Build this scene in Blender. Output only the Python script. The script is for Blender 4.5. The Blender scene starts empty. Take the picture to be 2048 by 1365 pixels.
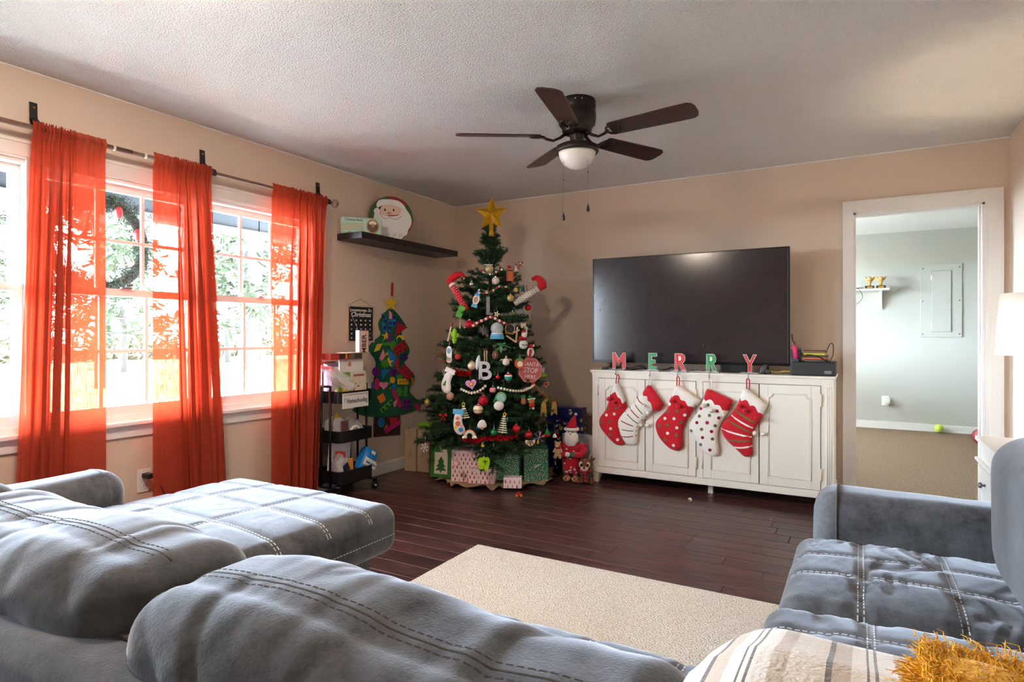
import bpy, bmesh, math, random
from mathutils import Vector, Matrix, noise
from mathutils.geometry import delaunay_2d_cdt
from mathutils.bvhtree import BVHTree
random.seed(7)
S = bpy.context.scene
COL = S.collection
PI = math.pi

# ------------------------------------------------------------------ camera, world, exposure
cam_d = bpy.data.cameras.new('camera'); cam = bpy.data.objects.new('camera', cam_d); COL.objects.link(cam)
cam_d.sensor_width = 36.0; cam_d.lens = 36.0 * 1223.0 / 2048.0; cam_d.shift_y = -10.5 / 2048.0
cam_d.clip_start = 0.02; cam_d.clip_end = 300
cam.location = (0, 0, 1.159); cam.rotation_euler = (math.radians(90), 0, math.radians(29.7))
S.camera = cam
W = bpy.data.worlds.new('world'); S.world = W; W.use_nodes = True
bg = W.node_tree.nodes['Background']; bg.inputs[0].default_value = (0.70, 0.85, 1.0, 1); bg.inputs[1].default_value = 2.5
S.view_settings.view_transform = 'Standard'; S.view_settings.look = 'None'
S.view_settings.exposure = 5.68; S.view_settings.gamma = 1.0
S.view_settings.use_curve_mapping = False
S.cycles.use_denoising = True
S.cycles.max_bounces = 14; S.cycles.diffuse_bounces = 8; S.cycles.transparent_max_bounces = 16
S.cycles.caustics_reflective = False; S.cycles.caustics_refractive = False
S.cycles.sample_clamp_indirect = 6.0

def portal(name, loc, rot, sx, sy):
    l = bpy.data.lights.new(name, 'AREA'); l.shape = 'RECTANGLE'; l.size = sx; l.size_y = sy
    l.cycles.is_portal = True
    o = bpy.data.objects.new(name, l); COL.objects.link(o); o.location = loc; o.rotation_euler = rot
portal('window_daylight', (-3.63, 1.87, 1.35), (0, math.radians(-90), 0), 1.35, 2.62)
portal('narrow_window_daylight', (-3.63, -.4, 1.35), (0, math.radians(-90), 0), 1.2, .2)
sun_d = bpy.data.lights.new('sun', 'SUN'); sun_d.energy = 2.6; sun_d.angle = math.radians(2); sun_d.color = (1, .95, .87)
sun = bpy.data.objects.new('sun', sun_d); COL.objects.link(sun); sun.rotation_euler = (0, math.radians(-47), math.radians(22))
portal('far_window_daylight', (-1.84, 7.4, 1.5), (0, math.radians(-90), 0), 1.0, 1.6)

# ------------------------------------------------------------------ colours and materials
def lin(c):
    return tuple(((v / 255.0) / 12.92 if v <= 10.3 else (((v / 255.0) + 0.055) / 1.055) ** 2.4) for v in c)
MATS = {}
def mat(name, col, rough=0.6, metal=0.0, spec=0.4, nz=None, bump=None, sheen=0.0, coat=0.0, trans=0.0, co='Object', stretch=(1, 1, 1), rnd=0.0):
    if name in MATS: return MATS[name]
    m = bpy.data.materials.new(name); m.use_nodes = True; MATS[name] = m
    nt = m.node_tree; N = nt.nodes; K = nt.links.new
    p = N['Principled BSDF']; c = lin(col)
    p.inputs['Base Color'].default_value = (*c, 1); p.inputs['Roughness'].default_value = rough
    p.inputs['Metallic'].default_value = metal; p.inputs['Specular IOR Level'].default_value = spec
    p.inputs['Sheen Weight'].default_value = sheen; p.inputs['Coat Weight'].default_value = coat
    if sheen: p.inputs['Sheen Roughness'].default_value = 0.4
    p.inputs['Transmission Weight'].default_value = trans
    if nz or bump or rnd:
        tc = N.new('ShaderNodeTexCoord'); mp = N.new('ShaderNodeMapping'); mp.inputs['Scale'].default_value = stretch
        K(tc.outputs[co], mp.inputs['Vector'])
    if nz or rnd:
        mx = N.new('ShaderNodeMix'); mx.data_type = 'RGBA'
        a = (nz[1] if nz else 0) + 0.0
        mx.inputs[6].default_value = (*[max(0, v * (1 - a)) for v in c], 1)
        mx.inputs[7].default_value = (*[min(1, v * (1 + a)) for v in c], 1)
        if nz:
            t = N.new('ShaderNodeTexNoise'); t.inputs['Scale'].default_value = nz[0]; t.inputs['Detail'].default_value = 5
            K(mp.outputs[0], t.inputs['Vector']); K(t.outputs[0], mx.inputs[0])
        out = mx.outputs[2]
        if rnd:
            oi = N.new('ShaderNodeObjectInfo'); hs = N.new('ShaderNodeHueSaturation')
            mr = N.new('ShaderNodeMapRange'); mr.inputs[3].default_value = 1 - rnd; mr.inputs[4].default_value = 1 + rnd
            K(oi.outputs['Random'], mr.inputs[0]); K(mr.outputs[0], hs.inputs['Value']); K(out, hs.inputs['Color']); out = hs.outputs[0]
        K(out, p.inputs['Base Color'])
    if bump:
        t = N.new('ShaderNodeTexNoise'); t.inputs['Scale'].default_value = bump[0]; t.inputs['Detail'].default_value = 4
        b = N.new('ShaderNodeBump'); b.inputs['Strength'].default_value = bump[1]; b.inputs['Distance'].default_value = bump[2] if len(bump) > 2 else 0.01
        K(mp.outputs[0], t.inputs['Vector']); K(t.outputs[0], b.inputs['Height']); K(b.outputs[0], p.inputs['Normal'])
    return m

# ------------------------------------------------------------------ geometry collector
class G:
    def __init__(s): s.v = []; s.f = []
    def add(s, vs, fs):
        o = len(s.v); s.v += [tuple(q) for q in vs]; s.f += [tuple(i + o for i in f) for f in fs]; return s
    def box(s, x0, x1, y0, y1, z0, z1):
        v = [(x, y, z) for x in (x0, x1) for y in (y0, y1) for z in (z0, z1)]
        return s.add(v, [(0, 1, 3, 2), (4, 6, 7, 5), (0, 4, 5, 1), (2, 3, 7, 6), (0, 2, 6, 4), (1, 5, 7, 3)])
    def rbox(s, x0, x1, y0, y1, z0, z1, r=0.01, k=2, m=(1, 1, 1), fn=None):
        c = ((x0 + x1) / 2, (y0 + y1) / 2, (z0 + z1) / 2); h = (abs(x1 - x0) / 2, abs(y1 - y0) / 2, abs(z1 - z0) / 2)
        r = min(r, min(h) * 0.999); ax = []
        for a in range(3):
            i = h[a] - r; e = [i + r * math.tan(PI / 4 * j / k) for j in range(1, k + 1)]
            ax.append([-q for q in reversed(e)] + [-i + 2 * i * j / m[a] for j in range(m[a] + 1)] + e)
        idx = {}; vs = []
        def vid(t):
            if t in idx: return idx[t]
            q = [ax[a][t[a]] for a in range(3)]; cc = [max(-(h[a] - r), min(h[a] - r, q[a])) for a in range(3)]
            d = Vector([q[a] - cc[a] for a in range(3)])
            if d.length > 1e-9: d = d.normalized() * r
            w = Vector(cc) + d
            if fn: w = Vector(fn(w, (w.x / h[0], w.y / h[1], w.z / h[2])))
            idx[t] = len(vs); vs.append((w.x + c[0], w.y + c[1], w.z + c[2])); return idx[t]
        fs = []; n = [len(a) - 1 for a in ax]
        for a in range(3):
            b, d = (a + 1) % 3, (a + 2) % 3
            for side in (0, n[a]):
                for i in range(n[b]):
                    for j in range(n[d]):
                        def T(p, q):
                            t = [0, 0, 0]; t[a] = side; t[b] = p; t[d] = q; return tuple(t)
                        f = [vid(T(i, j)), vid(T(i + 1, j)), vid(T(i + 1, j + 1)), vid(T(i, j + 1))]
                        fs.append(f if side else f[::-1])
        return s.add(vs, fs)
    def tube(s, pts, r, n=8, cap=True, closed=False):
        P = [Vector(p) for p in pts]; R = r if isinstance(r, (list, tuple)) else [r] * len(P); vs = []; fs = []
        up = Vector((0, 0, 1)); prev = None
        for i, p in enumerate(P):
            a = P[(i - 1) % len(P)] if (i > 0 or closed) else p; b = P[(i + 1) % len(P)] if (i < len(P) - 1 or closed) else p
            t = (b - a).normalized() if (b - a).length > 1e-9 else Vector((0, 0, 1))
            if prev is None:
                u = t.cross(up)
                if u.length < 1e-3: u = t.cross(Vector((1, 0, 0)))
            else: u = prev - t * prev.dot(t)
            u = u.normalized() if u.length > 1e-9 else t.orthogonal().normalized(); w = t.cross(u); prev = u
            for j in range(n):
                g = 2 * PI * j / n; vs.append(p + (u * math.cos(g) + w * math.sin(g)) * R[i])
        m = len(P)
        for i in range(m if closed else m - 1):
            for j in range(n):
                q = (i + 1) % m
                fs.append((i * n + j, i * n + (j + 1) % n, q * n + (j + 1) % n, q * n + j))
        if cap and not closed: fs += [tuple(range(n))[::-1], tuple((m - 1) * n + j for j in range(n))]
        return s.add(vs, fs)
    def lathe(s, prof, c=(0, 0, 0), n=24, axis='z'):
        vs = []; fs = []; m = len(prof)
        for r, z in prof:
            for j in range(n):
                g = 2 * PI * j / n; a, b = r * math.cos(g), r * math.sin(g)
                vs.append((c[0] + a, c[1] + b, c[2] + z) if axis == 'z' else (c[0] + a, c[1] + z, c[2] - b) if axis == 'y' else (c[0] + z, c[1] + a, c[2] + b))
        for i in range(m - 1):
            for j in range(n): fs.append((i * n + j, i * n + (j + 1) % n, (i + 1) * n + (j + 1) % n, (i + 1) * n + j))
        if prof[0][0] > 1e-6: fs.append(tuple(range(n))[::-1])
        if prof[-1][0] > 1e-6: fs.append(tuple((m - 1) * n + j for j in range(n)))
        return s.add(vs, fs)
    def ball(s, c, r, n=14, sc=(1, 1, 1), fn=None):
        vs = []; fs = []; m = max(4, n // 2)
        for i in range(m + 1):
            t = PI * i / m
            for j in range(n):
                g = 2 * PI * j / n; d = (math.sin(t) * math.cos(g), math.sin(t) * math.sin(g), math.cos(t))
                k = fn(d) if fn else 1.0
                vs.append((c[0] + r * sc[0] * d[0] * k, c[1] + r * sc[1] * d[1] * k, c[2] + r * sc[2] * d[2] * k))
        for i in range(m):
            for j in range(n): fs.append((i * n + j, (i + 1) * n + j, (i + 1) * n + (j + 1) % n, i * n + (j + 1) % n))
        return s.add(vs, fs)
    def prism(s, poly, y0, y1, to=None):
        n = len(poly); to = to or (lambda x, y, z: (x, y, z))
        ar = sum(poly[i][0] * poly[(i + 1) % n][1] - poly[(i + 1) % n][0] * poly[i][1] for i in range(n))
        if ar < 0: poly = poly[::-1]
        vs = [to(p[0], y0, p[1]) for p in poly] + [to(p[0], y1, p[1]) for p in poly]
        return s.add(vs, [tuple(range(n)), tuple(range(2 * n - 1, n - 1, -1))] + [(i, i + n, (i + 1) % n + n, (i + 1) % n) for i in range(n)])
def inside(p, poly):
    c = False; n = len(poly); j = n - 1
    for i in range(n):
        a, b = poly[i], poly[j]
        if (a[1] > p[1]) != (b[1] > p[1]) and p[0] < (b[0] - a[0]) * (p[1] - a[1]) / (b[1] - a[1]) + a[0]: c = not c
        j = i
    return c
def edge_dist(p, poly):
    best = 1e9; n = len(poly)
    for i in range(n):
        ax, ay = poly[i]; bx, by = poly[(i + 1) % n]; dx, dy = bx - ax, by - ay; L = dx * dx + dy * dy
        t = 0 if L == 0 else max(0, min(1, ((p[0] - ax) * dx + (p[1] - ay) * dy) / L))
        best = min(best, math.hypot(p[0] - ax - t * dx, p[1] - ay - t * dy))
    return best
def smooth_poly(poly, it=2):
    for _ in range(it):
        q = []
        for i in range(len(poly)):
            a, b = poly[i], poly[(i + 1) % len(poly)]
            q += [(a[0] * .75 + b[0] * .25, a[1] * .75 + b[1] * .25), (a[0] * .25 + b[0] * .75, a[1] * .25 + b[1] * .75)]
        poly = q
    return poly
def puff_h(p, poly, th, rad):
    d = min(edge_dist(p, poly), rad) / rad
    return th * math.sqrt(max(0, 1 - (1 - d) ** 2))
def fill2d(poly, step):
    pts = [Vector(p) for p in poly]; n = len(pts)
    xs = [p[0] for p in poly]; ys = [p[1] for p in poly]; y = min(ys) + step / 2; row = 0
    while y < max(ys):
        x = min(xs) + step / 2 + (row % 2) * step / 2
        while x < max(xs):
            if inside((x, y), poly) and edge_dist((x, y), poly) > step * 0.35: pts.append(Vector((x, y)))
            x += step
        y += step; row += 1
    v, e, f, *_ = delaunay_2d_cdt(pts, [], [list(range(n))], 1, 1e-6)
    return [(a.x, a.y) for a in v], [tuple(q) for q in f]
def puff(g, poly, th, rad, step, y=0.0, back=0.35, fn=None):
    """a stuffed flat shape in the XZ plane, front towards -Y"""
    v, f = fill2d(poly, step); n = len(v)
    vs = [(a, y - puff_h((a, b), poly, th, rad) + (fn(a, b) if fn else 0), b) for a, b in v] + [(a, y + back * puff_h((a, b), poly, th, rad) + 0.0005, b) for a, b in v]
    fs = []
    for q in f:
        a = sum(v[q[i]][0] * v[q[(i + 1) % len(q)]][1] - v[q[(i + 1) % len(q)]][0] * v[q[i]][1] for i in range(len(q)))
        if a < 0: q = q[::-1]
        fs += [q, tuple(i + n for i in q[::-1])]
    return g.add(vs, fs)
def patch(g, poly, hfn, step, lift=0.0012):
    """a thin piece that lies on a surface y = hfn(x, z), front towards -Y"""
    v, f = fill2d(poly, step); n = len(v)
    vs = [(a, hfn(a, b) - lift, b) for a, b in v] + [(a, hfn(a, b) + lift, b) for a, b in v]; fs = []
    for q in f:
        a = sum(v[q[i]][0] * v[q[(i + 1) % len(q)]][1] - v[q[(i + 1) % len(q)]][0] * v[q[i]][1] for i in range(len(q)))
        if a < 0: q = q[::-1]
        fs += [q, tuple(i + n for i in q[::-1])]
    b = len(poly)
    fs += [(i, i + n, (i + 1) % b + n, (i + 1) % b) for i in range(b)]
    return g.add(vs, fs)

# ------------------------------------------------------------------ objects
def wm(o): return (wm(o.parent) if o.parent else Matrix.Identity(4)) @ o.matrix_basis
def link(name, me, m=None, parent=None, smooth=False):
    o = bpy.data.objects.new(name, me); COL.objects.link(o)
    if parent: o.parent = parent
    if m and not me.materials: me.materials.append(m)
    if smooth: me.shade_smooth()
    return o
def mesh(g, name='mesh', fix=False):
    me = bpy.data.meshes.new(name); me.from_pydata(g.v, [], g.f); me.update()
    if fix:
        b = bmesh.new(); b.from_mesh(me); bmesh.ops.recalc_face_normals(b, faces=b.faces); b.to_mesh(me); b.free()
    return me
def obj(name, g, m, parent=None, smooth=False, local=False, fix=True):
    me = mesh(g, name, fix)
    if parent is not None:
        if not local: me.transform(wm(parent).inverted())
        return link(name, me, m, parent, smooth)
    xs, ys, zs = zip(*g.v); c = Vector(((min(xs) + max(xs)) / 2, (min(ys) + max(ys)) / 2, min(zs)))
    me.transform(Matrix.Translation(-c)); o = link(name, me, m, None, smooth); o.location = c
    return o
def smooth_angle(o, deg=40):
    me = o.data; me.shade_smooth()
    try: me.set_sharp_from_angle(angle=math.radians(deg))
    except Exception: pass
    return o
def tag(o, label, cat, group=None, kind=None):
    o['label'] = label; o['category'] = cat
    if group: o['group'] = group
    if kind: o['kind'] = kind
    return o
def thing(name, loc, label, cat, rz=0.0, group=None, rot=None):
    o = bpy.data.objects.new(name, None); COL.objects.link(o); o.empty_display_size = 0.05
    o.location = loc; o.rotation_euler = rot or (0, 0, rz)
    return tag(o, label, cat, group)
def struct(o): o['kind'] = 'structure'; return o
def stuff(o): o['kind'] = 'stuff'; return o
def share(name, src, parent=None, loc=(0, 0, 0), rot=(0, 0, 0), sc=(1, 1, 1)):
    o = bpy.data.objects.new(name, src.data if hasattr(src, 'data') else src); COL.objects.link(o)
    o.parent = parent; o.location = loc; o.rotation_euler = rot; o.scale = sc; return o
def text(body, size, ex=0.001, align='CENTER', bold=0.0, shear=0.0):
    """lettering as a mesh in the XZ plane, front towards -Y"""
    cu = bpy.data.curves.new('lettering', 'FONT'); cu.body = body; cu.size = size; cu.extrude = ex; cu.align_x = align; cu.align_y = 'CENTER'; cu.offset = bold; cu.shear = shear; cu.resolution_u = 3
    o = bpy.data.objects.new('lettering', cu); COL.objects.link(o)
    dg = bpy.context.evaluated_depsgraph_get(); me = bpy.data.meshes.new_from_object(o.evaluated_get(dg))
    bpy.data.objects.remove(o); bpy.data.curves.remove(cu)
    me.transform(Matrix.Rotation(PI / 2, 4, 'X')); return me
def lettering(body, size, m, parent, loc, rot=(0, 0, 0), ex=0.001, bold=0.0, shear=0.0, name='lettering', sx=1.0):
    me = text(body, size, ex, bold=bold, shear=shear); me.materials.clear(); me.materials.append(m)
    if sx != 1.0: me.transform(Matrix.Diagonal((sx, 1, 1, 1)))
    o = bpy.data.objects.new(name, me); COL.objects.link(o); o.parent = parent; o.location = loc; o.rotation_euler = rot; return o

# ---- outlines measured on the wall and console planes (metres)

# ------------------------------------------------------------------ the room
LX, RX, BY, RY, CZ = -3.49, 0.83, 5.0, -2.6, 2.44
m_wall = mat('wall_paint', (216, 196, 178), 0.55, spec=0.3, nz=(1.6, 0.03), bump=(60, 0.12, 0.004))
m_ceil = mat('popcorn_ceiling', (242, 240, 237), 0.9, spec=0.1, nz=(170, 0.14), bump=(120, 1.0, 0.02))
m_trim = mat('white_trim_paint', (232, 229, 225), 0.4, spec=0.4, nz=(8, 0.02))
m_sash = mat('white_vinyl', (236, 232, 228), 0.35)
def pane_material():
    m = bpy.data.materials.new('window_glass'); m.use_nodes = True; nt = m.node_tree; nt.nodes.clear(); K = nt.links.new
    o = nt.nodes.new('ShaderNodeOutputMaterial'); t = nt.nodes.new('ShaderNodeBsdfTransparent'); g = nt.nodes.new('ShaderNodeBsdfGlossy')
    t.inputs[0].default_value = (0.95, 0.97, 0.97, 1); g.inputs['Roughness'].default_value = 0.02
    fr = nt.nodes.new('ShaderNodeFresnel'); fr.inputs[0].default_value = 1.3; x = nt.nodes.new('ShaderNodeMixShader')
    K(fr.outputs[0], x.inputs[0]); K(t.outputs[0], x.inputs[1]); K(g.outputs[0], x.inputs[2]); K(x.outputs[0], o.inputs[0]); return m
m_glass = pane_material()
def clear_plastic(name, col, opac, rough=0.2):
    m = bpy.data.materials.new(name); m.use_nodes = True; nt = m.node_tree; K = nt.links.new; p = nt.nodes['Principled BSDF']
    p.inputs['Base Color'].default_value = (*lin(col), 1); p.inputs['Roughness'].default_value = rough; p.inputs['Alpha'].default_value = opac
    return m

# floor: planks run along X, rows 0.13 m wide
m_sub = mat('underlay', (24, 15, 13), 0.8)
floor = struct(obj('floor', G().box(LX - .12, RX + .12, RY - .1, BY + .12, -0.10, -0.006), m_sub))
def plank_material():
    m = bpy.data.materials.new('dark_laminate'); m.use_nodes = True; nt = m.node_tree; N = nt.nodes; K = nt.links.new; p = N['Principled BSDF']
    tc = N.new('ShaderNodeTexCoord'); mp = N.new('ShaderNodeMapping'); mp.inputs['Scale'].default_value = (1.6, 16, 16); oi = N.new('ShaderNodeObjectInfo')
    ad = N.new('ShaderNodeVectorMath'); ad.operation = 'ADD'; sc = N.new('ShaderNodeMath'); sc.operation = 'MULTIPLY'; sc.inputs[1].default_value = 60
    K(oi.outputs['Random'], sc.inputs[0]); K(tc.outputs['Object'], mp.inputs[0]); K(mp.outputs[0], ad.inputs[0]); K(sc.outputs[0], ad.inputs[1])
    n1 = N.new('ShaderNodeTexNoise'); n1.inputs['Scale'].default_value = 2.2; n1.inputs['Detail'].default_value = 8; n1.inputs['Distortion'].default_value = 1.4; K(ad.outputs[0], n1.inputs['Vector'])
    cr = N.new('ShaderNodeValToRGB'); e = cr.color_ramp.elements
    e[0].position = 0.3; e[0].color = (*lin((36, 20, 19)), 1); e[1].position = 0.75; e[1].color = (*lin((108, 66, 60)), 1)
    k = e.new(0.52); k.color = (*lin((70, 42, 39)), 1); K(n1.outputs[0], cr.inputs[0])
    hs = N.new('ShaderNodeHueSaturation'); mr = N.new('ShaderNodeMapRange'); mr.inputs[3].default_value = 0.75; mr.inputs[4].default_value = 1.3
    K(oi.outputs['Random'], mr.inputs[0]); K(mr.outputs[0], hs.inputs['Value']); K(cr.outputs[0], hs.inputs['Color']); K(hs.outputs[0], p.inputs['Base Color'])
    p.inputs['Roughness'].default_value = 0.34; p.inputs['Specular IOR Level'].default_value = 0.5
    b = N.new('ShaderNodeBump'); b.inputs['Strength'].default_value = 0.35; b.inputs['Distance'].default_value = 0.003; K(n1.outputs[0], b.inputs['Height']); K(b.outputs[0], p.inputs['Normal'])
    return m
m_plank = plank_material()
def plank_mesh(l, w):
    g = G(); b = 0.0028
    x, y = l / 2 - .0008, w / 2 - .0008
    v = [(-x, -y, -.006), (x, -y, -.006), (x, y, -.006), (-x, y, -.006), (-x, -y, -b), (x, -y, -b), (x, y, -b), (-x, y, -b), (-x + b, -y + b, 0), (x - b, -y + b, 0), (x - b, y - b, 0), (-x + b, y - b, 0)]
    f = [(8, 9, 10, 11)] + [(i, (i + 1) % 4, (i + 1) % 4 + 4, i + 4) for i in range(4)] + [(i + 4, (i + 1) % 4 + 4, (i + 1) % 4 + 8, i + 8) for i in range(4)]
    me = mesh(g.add(v, f), 'plank'); me.materials.append(m_plank); return me
rng = random.Random(3); PW = 0.13; cache = {}
row = 0; y = 5.03
while y > 1.55:
    x = LX - rng.uniform(0, 1.1)
    while x < RX:
        l = rng.choice((0.75, 1.2, 1.2)); a, b_ = max(x, LX), min(x + l, RX)
        if b_ - a > 0.03:
            key = round(b_ - a, 2)
            if key not in cache: cache[key] = plank_mesh(key, PW)
            o = share('plank', cache[key], floor); c0 = floor.location
            o.location = ((a + b_) / 2 - c0.x, y - PW / 2 - c0.y, 0 - c0.z)
        x += l
    y -= PW; row += 1
back_pl = stuff(obj('plank_field', G().box(LX, RX, RY, y, -.006, 0), m_plank, floor))

def holed(axis, pos0, pos1, a0, a1, z0, z1, holes):
    """a wall slab between pos0 and pos1 with rectangular openings (a from, a to, z from, z to)"""
    g = G(); cuts = sorted({a0, a1, *[h[0] for h in holes], *[h[1] for h in holes]})
    for i in range(len(cuts) - 1):
        s, e = cuts[i], cuts[i + 1]; zz = [(z0, z1)]
        for h in holes:
            if h[0] <= s and h[1] >= e: zz = [q for p in zz for q in ((p[0], max(p[0], min(h[2], p[1]))), (min(p[1], max(h[3], p[0])), p[1])) if q[1] - q[0] > 1e-6]
        for p in zz:
            if axis == 'x': g.box(pos0, pos1, s, e, p[0], p[1])
            else: g.box(s, e, pos0, pos1, p[0], p[1])
    return g
WY0, WY1, WZ0, WZ1 = 0.582, 3.16, 0.69, 2.02
struct(obj('wall_left', holed('x', LX - .12, LX, RY - .1, BY, 0, CZ, [(WY0, WY1, WZ0, WZ1), (-.5, -.3, .75, 1.95)]), m_wall))
struct(obj('wall_back', holed('y', BY, BY + .12, LX - .12, RX + .12, 0, CZ, [(-0.045, 0.705, 0, 2.035)]), m_wall))
struct(obj('wall_right', G().box(RX, RX + .12, RY - .1, BY, 0, CZ), m_wall))
struct(obj('wall_rear', G().box(LX, RX, RY - .1, RY, 0, CZ), m_wall))
struct(obj('ceiling', G().box(LX - .12, RX + .12, RY - .1, BY + .12, CZ, CZ + .1), m_ceil))
def board(x0, x1, y0, y1, z0, z1, m=m_trim, r=0.004):
    return G().rbox(x0, x1, y0, y1, z0, z1, r, 1)
g = G().box(LX, LX + .012, RY, 4.4, 0, .085).box(LX, LX + .012, 4.4, BY, 0, .085); g.box(LX, LX + .007, RY, BY, .085, .095)
struct(obj('baseboard_left', g, m_trim))
g = G().box(LX + .02, -0.115, BY - .012, BY, 0, .085).box(LX + .02, -0.115, BY - .007, BY, .085, .095)
struct(obj('baseboard_back', g, m_trim))
struct(obj('baseboard_right', G().box(RX - .012, RX, RY, BY - .02, 0, .09), m_trim))
# painted caulk bead where the walls meet the ceiling
struct(obj('trim_1', G().box(LX, LX + .006, RY, BY, CZ - .007, CZ), m_trim))
struct(obj('trim_2', G().box(LX + .01, RX, BY - .006, BY, CZ - .007, CZ), m_trim))

# door opening in the back wall: casing with a stepped profile, jamb lining
dc = struct(bpy.data.objects.new('trim_3', None)); COL.objects.link(dc); dc.location = (0.33, BY, 0)
def stepped(side_from, side_to, z0, z1, horiz=False):
    g = G(); w = side_to - side_from; s = 1 if w > 0 else -1; w = abs(w)
    for a, b, d in ((0, .25, .012), (.25, .8, .016), (.8, 1, .021)):
        p, q = side_from + s * w * a, side_from + s * w * b
        if horiz: g.box(z0, z1, BY - d, BY, min(p, q), max(p, q))
        else: g.box(min(p, q), max(p, q), BY - d, BY, z0, z1)
    return g
obj('casing_leg', stepped(-0.045, -0.112, 0, 2.035), m_trim, dc)
obj('casing_leg', stepped(0.705, 0.80, 0, 2.035), m_trim, dc)
obj('casing_head', stepped(2.035, 2.118, -0.1125, 0.80, True), m_trim, dc)
obj('jamb', G().box(-.045, -.03, BY, BY + .12, 0, 2.035), m_trim, dc)
obj('jamb', G().box(.69, .705, BY, BY + .12, 0, 2.035), m_trim, dc)
obj('jamb', G().box(-.045, .705, BY, BY + .12, 2.02, 2.035), m_trim, dc)
obj('door_stop', G().box(.678, .69, BY + .045, BY + .08, 0, 2.02), m_trim, dc)
for z in (.35, 1.02, 1.78): obj('hinge_leaf', G().box(.6885, .692, BY + .004, BY + .04, z, z + .09), m_trim, dc)

# windows: three mulled double-hung units
def sash(win, yc, z0, z1, x, name):
    e = G(); h = 0.40; st = 0.04
    for a, b, c, d in ((-h, -h + st, z0, z1), (h - st, h, z0, z1), (-h + st, h - st, z0, z0 + (.055 if name == 'lower_sash' else .035)), (-h + st, h - st, z1 - .04, z1)):
        e.box(x - .016, x + .016, yc + a, yc + b, c, d)
    s = obj(name, e, m_sash, win); a0, a1 = yc - h + st, yc + h - st; b0, b1 = z0 + (.055 if name == 'lower_sash' else .035), z1 - .04
    for k in (1, 2):
        q = a0 + (a1 - a0) * k / 3; obj('muntin', G().box(x - .008, x + .008, q - .009, q + .009, b0, b1), m_sash, s)
    q = (b0 + b1) / 2; obj('muntin', G().box(x - .0085, x + .0085, a0, a1, q - .009, q + .009), m_sash, s)
    for i in range(3):
        for j in range(2):
            p0, p1 = a0 + (a1 - a0) * i / 3, a0 + (a1 - a0) * (i + 1) / 3; r0, r1 = b0 + (b1 - b0) * j / 2, b0 + (b1 - b0) * (j + 1) / 2
            obj('pane', G().add([(x, p0, r0), (x, p1, r0), (x, p1, r1), (x, p0, r1)], [(0, 1, 2, 3)]), m_glass, s, fix=False)
    return s
for i, yc in enumerate((0.997, 1.871, 2.745)):
    w = struct(bpy.data.objects.new('window_%d' % (i + 1), None)); COL.objects.link(w); w.location = (LX - .06, yc, WZ0)
    g = G()
    for a, b, c, d in ((-.437, -.40, WZ0, WZ1), (.40, .437, WZ0, WZ1), (-.40, .40, WZ0, WZ0 + .03), (-.40, .40, WZ1 - .03, WZ1)): g.box(LX - .125, LX - .005, yc + a, yc + b, c, d)
    obj('frame', g, m_sash, w)
    lo = sash(w, yc, WZ0 + .03, 1.415, LX - .045, 'lower_sash'); sash(w, yc, 1.375, WZ1 - .03, LX - .082, 'upper_sash')
    lk = G().rbox(LX - .03, LX - .005, yc - .03, yc + .03, 1.415, 1.424, .003, 1).tube([(LX - .018, yc, 1.424), (LX - .018, yc, 1.434), (LX - .012, yc + .035, 1.438)], .005, 6)
    obj('sash_lock', lk, mat('pewter', (120, 120, 122), .35, .8), w)
wt = struct(bpy.data.objects.new('trim_4', None)); COL.objects.link(wt); wt.location = (LX, 1.87, .6)
obj('head_casing', G().box(LX, LX + .016, WY0 - .07, WY1 + .07, WZ1 - .002, WZ1 + .075).box(LX, LX + .022, WY0 - .07, WY1 + .07, WZ1 + .06, WZ1 + .075).box(LX, LX + .008, WY0, WY1, WZ1 - .012, WZ1), m_trim, wt)
for a, b in ((WY0 - .07, WY0 + .006), (WY1 - .006, WY1 + .07)): obj('side_casing', G().box(LX, LX + .016, a, b, WZ0 - .004, WZ1), m_trim, wt)
for yc in (1.434, 2.308): obj('mullion_casing', G().box(LX - .006, LX + .012, yc - .04, yc + .04, WZ0, WZ1), m_trim, wt)
obj('stool', G().rbox(LX - .02, LX + .045, WY0 - .09, WY1 + .09, WZ0 - .022, WZ0 + .002, .006, 2), m_trim, wt, smooth=False)
obj('apron', G().box(LX, LX + .014, WY0 - .07, WY1 + .07, WZ0 - .085, WZ0 - .022).box(LX, LX + .02, WY0 - .07, WY1 + .07, WZ0 - .045, WZ0 - .022), m_trim, wt)
# glazing and a white door behind the viewer
pd = struct(bpy.data.objects.new('window_4', None)); COL.objects.link(pd); pd.location = (LX, -.4, .75)
obj('frame', G().box(LX - .08, LX - .03, -.5, -.475, .75, 1.95).box(LX - .08, LX - .03, -.325, -.3, .75, 1.95).box(LX - .08, LX - .03, -.5, -.3, 1.33, 1.37), m_sash, pd)
obj('pane', G().add([(LX - .055, -.475, .75), (LX - .055, -.325, .75), (LX - .055, -.325, 1.95), (LX - .055, -.475, 1.95)], [(0, 1, 2, 3)]), m_glass, pd, fix=False)
rd0 = struct(obj('door_1', G().box(-3.42, -2.6, RY, RY + .035, .01, 1.96), m_trim))
for z0, z1 in ((.2, .9), (1.0, 1.8)):
    for x0, x1 in ((-3.32, -3.05), (-2.97, -2.7)): obj('door_panel', G().rbox(x0, x1, RY + .03, RY + .042, z0, z1, .006, 1), m_trim, rd0)

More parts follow.
